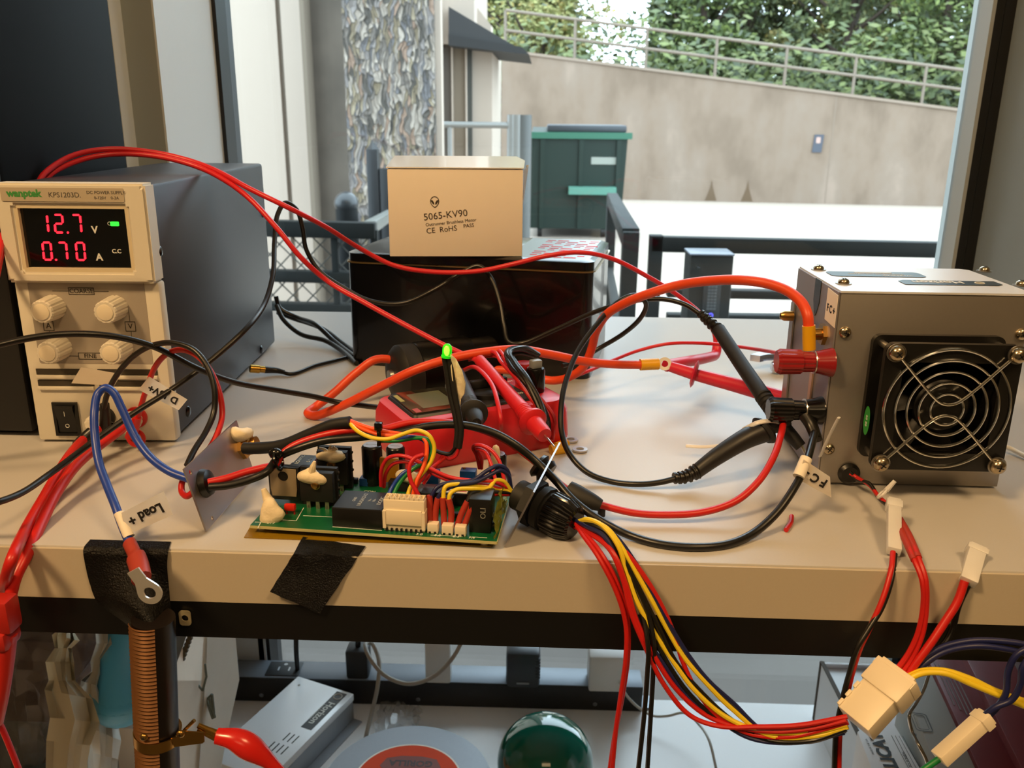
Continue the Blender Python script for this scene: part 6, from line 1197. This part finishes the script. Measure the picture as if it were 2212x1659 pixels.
def plug(name, label, px0, px1, pyt, mat, d0=.004, d1=.034, bev=.003, cat='adapter', pyb=None):
    x0, x1 = onstrip(px0), onstrip(px1); zt_ = ay((px0+px1)/2, pyt, a.y+d1).z; M_ = PS @ Matrix.Translation(((x0+x1)/2, 0, hS+.0002)); t_ = thing(name, label, cat, M_); w = x1-x0; H = zt_-LZ-hS
    zb = 0 if pyb is None else min(0, ay(px0, pyb, a.y-.006).z-LZ-hS)
    bm = BM(); box(bm, -w/2, w/2, d0, d1, zb, H, bev); part('case', bm, mat, t_); return t_, w, H
t1_, w, H = plug('usb_adapter', 'white upright usb adapter plugged in between two black ones', 922, 976, 1362, wp, -.004, .020)
t1_, w, H = plug('power_adapter', 'dark grey round-shouldered adapter in the middle of the power strip', 1094, 1166, 1380, gp, -.008, .030, .006, pyb=1490)
bm = BM()
for i in range(7): box(bm, w*.36, w*.51, -.0085, .028, H*.30+i*H*.09, H*.30+i*H*.09+.0018, .0003)
part('grip_ridges', bm, gp, t1_); bm = BM(); box(bm, -.008, .008, -.0090, -.0078, H*.12, H*.17, .0003); part('slot_mark', bm, M('grey mark', '8a8f94', .4), t1_)
t1_, w, H = plug('cube_adapter', 'white cube adapter plugged in near the right end of the power strip', 1270, 1350, 1384, wp, -.012, .030, .0025, pyb=1492)
t1_, w, H = plug('power_plug', 'tall black plug with a cord rising from the power strip', 752, 800, 1385, blk_mat, 0, .026, .004)
bm = BM(); tube(bm, [Vector((0, .013, H*.9)), Vector((.001, .014, H+.02)), Vector((.002, .016, H+.06))], .0035, 10, 5); part('cord', bm, blk_w, t1_)
P = [a+ux*onstrip(641)+Vector((0, .018, hS)), a+ux*onstrip(641)+Vector((0, .018, hS+.03)), ay(640, 1330, a.y+.03)]; K('black_lead', 'thin black cord rising straight from the left of the power strip', blk_w, .0032, P, shelf=False)
K('charging_cable', 'grey cable looping in front of the black plug and white adapter', M('grey cable', 'a39e94', .5), .0026, [(1010, 1340, .93), (1003, 1372, .925), (975, 1425, .92), (930, 1465, .915), (880, 1477, .91), (830, 1458, .91), (798, 1420, .915), (789, 1392, .93), (803, 1390, .94), (818, 1425, .93), (816, 1480, .91), (803, 1540, .90), (793, 1580, .88), (780, 1640, .86), (770, 1680, .85)], shelf=False)
K('charging_cable', 'thin pale cable wandering from the cube adapter to the bottom edge', M('pale cable', 'b9b6ad', .5), .0017, [(1340, 1475, .945), (1352, 1500, .94), (1375, 1525, .935), (1410, 1546, .93), (1440, 1547, .925), (1480, 1540, .92), (1510, 1565, .90), (1532, 1600, .87), (1548, 1665, .84)], shelf=False)
# silver converter
B3 = lo(762, 1556); tz = ay(762, 1500, B3.y).z
A3, C3, D3 = az(646, 1460, tz), az(762, 1499, tz), az(603, 1660, tz)
ud = (D3-C3).normalized(); wd = (A3-C3); wd = (wd-ud*wd.dot(ud)); Wc = wd.length; wd.normalize(); Lc = .165; CM = frame((C3.x, C3.y, LZ), ud, wd)
if (CM.to_3x3() @ Vector((0, 0, 1))).z < 0: CM = frame((C3.x, C3.y, LZ)+0*ud if False else Vector((C3.x, C3.y, LZ)), wd, ud)
sgn = abs((CM.inverted() @ Vector((D3.x, D3.y, LZ))).x) > abs((CM.inverted() @ Vector((D3.x, D3.y, LZ))).y)
t = thing('dc_converter', 'silver white aluminium converter case with a black name sticker', 'converter', CM); hC = tz-LZ
sx_, sy_ = (Lc, Wc) if sgn else (Wc, Lc)
wa = M('white aluminium', 'eceef0', .35, .1)
bm = BM(); box(bm, 0, sx_, 0, sy_, .002, hC-.010, .001); part('base', bm, M('silver extrusion', 'a5a9ae', .4, .6), t)
bm = BM(); box(bm, -.001, sx_+.001, -.001, sy_+.001, hC-.010, hC, .0012); cv = part('cover', bm, wa, t)
bm = BM()
if sgn: box(bm, 0, sx_, -.012, .001, .0, .002)
else: box(bm, -.012, .001, 0, sy_, 0, .002)
part('flange', bm, M('silver extrusion', 'a5a9ae', .4, .6), t)
def cl(dl, dw): return (dl, dw) if sgn else (dw, dl)
def cbx(bm, l0, l1, w0, w1, z0, z1):
    x0, y0 = cl(l0, w0); x1, y1 = cl(l1, w1); box(bm, x0, x1, y0, y1, z0, z1)
bm = BM(); cbx(bm, .004, .078, .006, .021, hC, hC+.0003); st2 = part('name_sticker', bm, M('dark grey sticker', '35373a', .4), cv, 'dark name sticker')
# text: reads from far end to the near end, tops towards the right
c = CM @ Vector((*cl(.047, .0135), hC+.0005)); up_ = (CM.to_3x3() @ Vector((*cl(0, -1), 0))); rt_ = (CM.to_3x3() @ Vector((*cl(-1, 0), 0)))
n_ = rt_.cross(up_)
tm = frame(c, rt_, up_) if n_.z > 0 else frame(c, -rt_, up_)
text(st2, 'Horizon', .013, tm, wht, world=True, bold=.0002); text(st2, 'Fuel Cell Technologies', .0034, tm @ Matrix.Translation((0, -.0068, 0)), wht, world=True)
bm = BM(); torus(bm, .0052, .0006, CM @ Matrix.Translation((*cl(.013, .0135), hC+.0005)), 28, 6); part('sticker_ring', bm, wht, st2, world=True)
for l0, n_s in ((.092, 3), (.112, 4), (.134, 4)):
    bm = BM()
    for i in range(n_s): cbx(bm, l0, l0+.014, .012+i*.0065, .0135+i*.0065, hC-.0005, hC+.0002)
    part('vent_slot', bm, M('dark slot', '1b2422', .25), cv, 'row of dark vent slots')
bm = BM(); lathe(bm, [(.0016, 0), (.0014, .0006)], Matrix.Translation((*cl(.014, Wc-.012), hC)), 12); part('screw', bm, steel, cv)
# duct tape roll
tzr = LZ+.048; l_, r_ = az(757, 1652, tzr), az(1064, 1652, tzr); Rr = .092; bk = az(905, 1568, tzr); cc3 = Vector((bk.x, bk.y-Rr, LZ))
t = thing('duct_tape_roll', 'grey duct tape roll with a round orange label on the lower shelf', 'tape roll', cc3)
bm = BM(); ringplate(bm, circ(Rr, 64), circ(.040, 64), 0, .048); part('tape', bm, M('silver grey tape', '8f949b', .4, .2, noise=.05, nscale=300), t)
bm = BM(); prism(bm, circ(.058, 64), .0481, .0486); lb2 = part('label_disc', bm, M('orange red label', 'dd4410', .6, spec=.15), t, 'round orange label')
bm = BM(); ringplate(bm, circ(.060, 64), circ(.0578, 64), .0480, .0485); part('label_border', bm, paper, lb2)
dkk = M('dark brown print', '3a1c10', .6)
bm = BM(); prism(bm, [(-.030, .018), (.030, .018), (.034, .024), (.028, .036), (.012, .040), (-.012, .040), (-.028, .036), (-.034, .024)], .0486, .0488); part('label_banner', bm, M('brown banner', '7c2c14', .6), lb2)
text(lb2, 'GORILLA', .012, Matrix.Translation((0, .029, .0489)) @ Matrix.Rotation(pi, 4, 'Z'), dkk, bold=.0004)
# green ball
tp_ = ay(1178, 1538, .80); lf, rg = ay(1063, 1640, .80), ay(1294, 1640, .80); Rb = .0535
zc = LZ+Rb; best = None
for yy in [y_/1000 for y_ in range(650, 960, 4)]:
    # top tangent ray at pixel row 1538
    r0 = ray(1178, 1538).normalized(); cpos = Vector((0, yy, zc)); cpos.x = ay(1178, 1640, yy).x; dist = ((cpos-C0)-r0*((cpos-C0).dot(r0))).length
    if best is None or abs(dist-Rb) < best[0]: best = (abs(dist-Rb), cpos) if (C0+r0*((cpos-C0).dot(r0))).z > zc else best or (9, cpos)
bm = BM(); sphere(bm, best[1], Rb, sub=5); single('ball', bm, M('glossy sea green', '0f5c4a', .08, noise=.1, nscale=20, coat=.6), 'glossy sea-green ball at the middle of the lower shelf', 'ball', smooth=80)
# small plastic bag
clear = M('clear plastic', 'd9dcde', .12, alpha=.35, spec=.9)
def crumple(quad, z0, amp, nx, ny, seed, fx):
    R_ = random.Random(seed); G = []
    for i in range(ny+1):
        r2_ = []
        for j in range(nx+1):
            u, v = j/nx, i/ny; px = (quad[0][0]*(1-u)+quad[1][0]*u)*(1-v)+(quad[3][0]*(1-u)+quad[2][0]*u)*v; py = (quad[0][1]*(1-u)+quad[1][1]*u)*(1-v)+(quad[3][1]*(1-u)+quad[2][1]*u)*v
            r2_.append(fx(px, py, u, v)+Vector((R_.uniform(-1, 1), R_.uniform(-1, 1), R_.uniform(-1, 1)))*amp)
        G.append(r2_)
    return G
bm = BM(); sheet(bm, crumple([(826, 1508), (912, 1530), (900, 1600), (790, 1640)], 0, .003, 14, 12, 4, lambda px, py, u, v: az(px, py, LZ+.006+.01*sin(u*3)*sin(v*3))), .0003); single('plastic_bag', bm, clear, 'small clear crinkled plastic bag beside the duct tape roll', 'bag', smooth=12)
# leaning white carton with recycling marks
crd2 = M('off white carton', 'e6ddcf', .75, noise=.03, nscale=50)
t = thing('carton_flap', 'off-white cardboard carton standing with dark handling marks, left of the silver converter', 'box', lo(430, 1659))
Yq = .70
def vert(pl_, y, th, mat, nm, lab=None, yf=None): 
    bm = BM(); P_ = [ay(px, py, y if yf is None else yf(px)) for px, py in pl_]; V_ = [bm.verts.new(p_) for p_ in P_]; bm.faces.new(V_); bmesh.ops.solidify(bm, geom=bm.faces[:], thickness=th); return part(nm, bm, mat, t, lab, world=True)
yf = lambda px: .66+(px-378)/137*.16
vert([(376, 1690), (368, 1470), (415, 1340), (455, 1338), (444, 1470), (428, 1690)], 0, .004, crd2, 'side_panel', yf=yf)
k = vert([(428, 1700), (444, 1470), (450, 1338), (506, 1345), (517, 1468), (488, 1600), (470, 1700)], 0, .004, crd2, 'front_panel', yf=lambda px: yf(px)-.008)
bm = BM()
for (p_, q_) in (((443, 1435), (446, 1462)), ((446, 1462), (438, 1492)), ((438, 1492), (428, 1480))): cyl(bm, ay(*p_, yf(440)-.014), ay(*q_, yf(440)-.014), .0011, seg=6)
for (p_, q_) in (((446, 1512), (458, 1500)), ((458, 1500), (462, 1540)), ((446, 1512), (460, 1552)), ((452, 1508), (464, 1550))): cyl(bm, ay(*p_, yf(452)-.014), ay(*q_, yf(452)-.014), .0014, seg=6)
part('handling_marks', bm, M('grey green print', '4f574e', .7), k, 'dark handling symbols', world=True)
bm = BM()
for i in range(11): p_ = ay(417-i*3.2, 1358+i*9, yf(400)-.006); cbox(bm, p_, (.004, .003, .0045))
part('corrugation', bm, M('corrugation shadow', '4a4234', .9), t, 'row of dark corrugation holes', world=True)
# bag, papers, blue roll at left
bm = BM(); sheet(bm, crumple([(-60, 1350), (250, 1350), (150, 1700), (-60, 1700)], 0, .006, 16, 14, 9, lambda px, py, u, v: ay(px, py, .78+.02*sin(u*5+v*3))), .0004); single('bin_bag', bm, M('smoky film', '9a9597', .2, alpha=.35, spec=.8), 'smoky clear plastic film hanging at the lower left', 'bag', smooth=12)
bm = BM(); box(bm, -.70, -.44, .84, .90, LZ, -.36, .002); single('storage_box', bm, M('dull maroon card', '4a3533', .8), 'dim maroon box behind the plastic film at lower left', 'box')
P_ = [az(px, py, -.47) for px, py in ((-80, 1490), (112, 1500), (98, 1700), (-80, 1700))]; bm = BM(); prism(bm, [(p_.x, p_.y) for p_ in P_], LZ, -.47); single('grey_case', bm, M('slate plastic', '6b7b83', .5), 'slate grey flat case under the crumpled paper at lower left', 'case')
cr1 = M('cream crumpled paper', 'eadfc6', .75)
def paperpoly(name, label, polys, y, mat, seed, cat='paper'):
    R_ = random.Random(seed); bm = BM()
    L_, Rt = polys; n = len(L_); G = []
    for i in range(n):
        row = []
        for j in range(7):
            u = j/6; px = L_[i][0]*(1-u)+Rt[i][0]*u; py = L_[i][1]*(1-u)+Rt[i][1]*u; row.append(ay(px+R_.uniform(-3, 3)*(0 < j < 6), py, y+R_.uniform(-.012, .012)+.02*cos(u*pi)**2))
        G.append(row)
    sheet(bm, G, .0006); return single(name, bm, mat, label, cat, smooth=15)
paperpoly('crumpled_paper', 'cream crumpled paper sheet standing nearest the left film, torn top', ([(135, 1352), (112, 1372), (118, 1400), (98, 1430), (105, 1470), (96, 1490), (108, 1550), (100, 1600), (98, 1700)], [(152, 1352), (172, 1384), (155, 1400), (160, 1430), (162, 1470), (200, 1510), (215, 1560), (195, 1610), (180, 1700)]), .66, cr1, 3)
paperpoly('crumpled_paper', 'whiter crumpled paper behind the cream one and beside the blue roll', ([(205, 1350), (208, 1390), (195, 1430), (198, 1450), (175, 1470), (170, 1500), (165, 1560), (175, 1620), (180, 1700)], [(250, 1350), (255, 1390), (240, 1420), (225, 1460), (235, 1490), (250, 1540), (262, 1600), (255, 1640), (250, 1700)]), .70, M('white crumpled paper', 'ebe9e2', .6), 6)
p, q = ay(262, 1350, .72), ay(262, 1505, .72); bm = BM(); tube(bm, [p+Vector((.012, 0, .02)), p.lerp(q, .5), q], lambda s: .014+.016*s, 24, 6); sphere(bm, q, .0300, (1, 1, 1), 3); single('blue_balloon', bm, M('blue rubber', '4fa8d6', .35), 'blue rounded balloon-like bulb hanging behind the copper-wound tube', 'balloon', smooth=80)
bm = BM(); box(bm, 0, .05, 0, .06, 0, .075, .001, Matrix.Translation((*lo(262, 1690).xy, LZ))); single('small_box', bm, crd2, 'small plain cream box behind the bottom of the copper-wound tube', 'box')
# open white tray at right
b0_ = lo(1757, 1553); hb = topz((1757, 1553), 1430)-LZ
t = thing('open_box', 'open white cardboard box with grey rim left of the big nylon plug', 'box', Vector((b0_.x, b0_.y, LZ))); wc = M('white board', 'ededee', .6)
x0, y1 = b0_.x, b0_.y; x1, y0 = x0+.13, y1-.26
for nm, b_ in (('floor', (x0, x1, y0, y1, LZ, LZ+.003)), ('left_wall', (x0, x0+.003, y0, y1, LZ+.003, LZ+hb)), ('back_wall', (x0+.003, x1, y1-.003, y1, LZ+.003, LZ+hb)), ('right_wall', (x1-.003, x1, y0, y1-.003, LZ+.003, LZ+hb))):
    bm = BM(); box(bm, *b_); part(nm, bm, wc, t, world=True)
bm = BM(); box(bm, x0+.0035, x0+.1265, y0, y1-.0035, LZ+.003, LZ+hb*.93, .001); part('inner_lid', bm, wc, t, world=True)
bm = BM(); box(bm, x0-.001, x0+.004, y0, y1+.001, LZ+hb, LZ+hb+.0012); box(bm, x0-.0012, x0-.0002, y1-.003, y1+.001, LZ, LZ+hb+.001); part('raw_edge', bm, M('brown raw edge', '4f4236', .8), t, 'brown raw board edge', world=True)
def pbox(name, label, poly, zt_, mat, cat='box', zb=LZ, **k):
    P_ = [az(px, py, zt_) for px, py in poly]; o_ = Vector((sum(p_.x for p_ in P_)/len(P_), sum(p_.y for p_ in P_)/len(P_), zb)); t_ = thing(name, label, cat, o_)
    bm = BM(); prism(bm, [(p_.x, p_.y) for p_ in P_], zb, zt_, None, .001); part('body', bm, mat, t_, world=True); return t_, P_
mar = M('maroon carton', '7d2a2e', .5, noise=.1, nscale=30)
t, P_ = pbox('maroon_carton', 'glossy maroon carton with a dark seam at the lower right edge', [(2075, 1398), (2275, 1395), (2330, 1700), (2228, 1700)], -.262, mar)
n0, n1 = P_[0], P_[3]; dd_ = (n1-n0).normalized(); nn_ = Vector((-dd_.y, dd_.x, 0)); nn_ = nn_ if nn_.x > 0 else -nn_
bm = BM(); box(bm, 0, .16, -.004, .004, 0, .0005, 0, frame(n0+nn_*.045+Vector((0, 0, 0)), dd_, nn_)); part('white_print', bm, M('faded print', '8c7a7c', .6), t, world=True)
t, P_ = pbox('maroon_carton', 'second maroon carton, left of the dark seam, behind the slim plug', [(1995, 1402), (2066, 1400), (2222, 1705), (2135, 1705)], -.270, M('maroon carton side', '7a2c30', .5, noise=.1, nscale=30))
d2 = (P_[3]-P_[0]).normalized(); n2 = Vector((d2.y, -d2.x, 0)); n2 = n2 if n2.x > 0 else -n2
bm = BM(); R_ = random.Random(2)
for i in range(5): box(bm, .02+i*.004, .085+i*.006, -.0006, .0006, 0, .0003, 0, frame(P_[0]+n2*(.004+i*.0035)+Vector((0, 0, .0003)), d2, n2))
part('pale_print', bm, M('faded print', '8c7a7c', .6), t, world=True)
t, P_ = pbox('label_carton', 'pale grey carton with a line drawing between the nylon plug and maroon cartons', [(1948, 1470), (1990, 1405), (2128, 1700), (2040, 1700)], -.275, M('pale grey print', 'a9a8a2', .6))
d3 = (P_[2]-P_[1]).normalized(); n3 = Vector((d3.y, -d3.x, 0)); n3 = -n3 if n3.x > 0 else n3
fm = frame(az(1990, 1560, -.2745), d3, Vector((0, 0, 1)).cross(d3))
bm = BM(); ringplate(bm, rrect(.024, .014, .003), rrect(.0225, .0125, .002), 0, .0003, fm); ringplate(bm, rrect(.019, .009, .002), rrect(.0184, .0084, .0018), 0, .0003, fm); prism(bm, [(.016, -.010), (.024, -.012), (.026, -.010), (.017, -.008)], 0, .0003, fm); part('line_drawing', bm, M('grey line print', '6a6f70', .6), t, 'grey line drawing', world=True)
t, P_ = pbox('instrument_box', 'white instrument box printed with a bold black name below the nylon plug', [(1852, 1580), (1912, 1530), (2012, 1700), (1905, 1720)], -.300, wc)
d4 = (P_[3]-P_[0]).normalized()
d4 = (az(1912, 1655, -.300)-az(1868, 1588, -.300)).normalized()
c = az(1918, 1622, -.2995); d5 = (az(2003, 1700, -.300)-az(1912, 1530, -.300)).normalized()
tm = frame(c, -d5, Vector((0, 0, 1)).cross(-d5)); text(t, 'ALICAT', .0160, tm @ Matrix.Translation((-.004, .0035, .0003)), ink, world=True, bold=.0006)
for i in range(4): bm = BM(); box(bm, -.026, .020, -.010-i*.0032-.0001, -.010-i*.0032+.0001, 0, .0003, 0, tm); part('rule', bm, ink, t, 'printed rule', world=True)
text(t, 'TAIL TO SCREEN', .0035, tm @ Matrix.Translation((-.014, -.0125, .0003)), ink, world=True); text(t, 'MADE IN THE USA', .0024, tm @ Matrix.Translation((.004, .014, .0003)), MATS['grey line print'], world=True)
K('wire_bend', 'bent bare metal wire standing over the pale grey carton', M('bare wire', 'b5b2ad', .25, 1), .0011, [(2008, 1450, .50), (1995, 1490, .49), (1978, 1520, .48), (1964, 1545, .47), (1970, 1580, .47), (1985, 1610, .46), (2000, 1640, .46), (2012, 1680, .46)], shelf=False)

# ------------------------------------------------------------ groups of repeated things
GR = {'tree': 'trees behind the concrete wall', 'signal_wire': 'thin coloured signal wires over the circuit board', 'heat_shrink': 'brick red heat-shrink tubes above the small connectors', 'test_lead': 'long thin test leads across the worktop',
      'wound_lead': 'leads wound round the multimeter', 'test_probe': 'test probes on the worktop', 'zip_tie': 'zip ties on the worktop', 'wire_connector': 'nylon wire connectors at the right', 'maroon_carton': 'maroon cartons at the lower right',
      'ring_terminal': 'loose yellow ring terminals by the meter', 'drop_wire': 'wires dropping from the white connectors', 'plug_wire': 'wires leaving the nylon plugs at the lower right', 'fan_wire': 'fan wires from the grommet', 'sleeved_wire': 'red sleeved wires behind the narrow plug',
      'power_lead': 'thick power wires between the board and the fuel cell', 'supply_lead': 'wires from the supply terminals to the aluminium plate', 'black_lead': 'black leads on the worktop and power strip', 'charging_cable': 'charging cables on the power strip',
      'crumpled_paper': 'crumpled papers at the lower left', 'wire_label': 'white wire label flags', 'jumper_wire': 'loose thin red wires', 'crimp_terminal': 'insulated crimp terminals'}
for o in list(bpy.data.objects):
    if o.parent is None and o.get('label'):
        g_ = GR.get(o.name.split('.')[0])
        if g_: o['group'] = g_
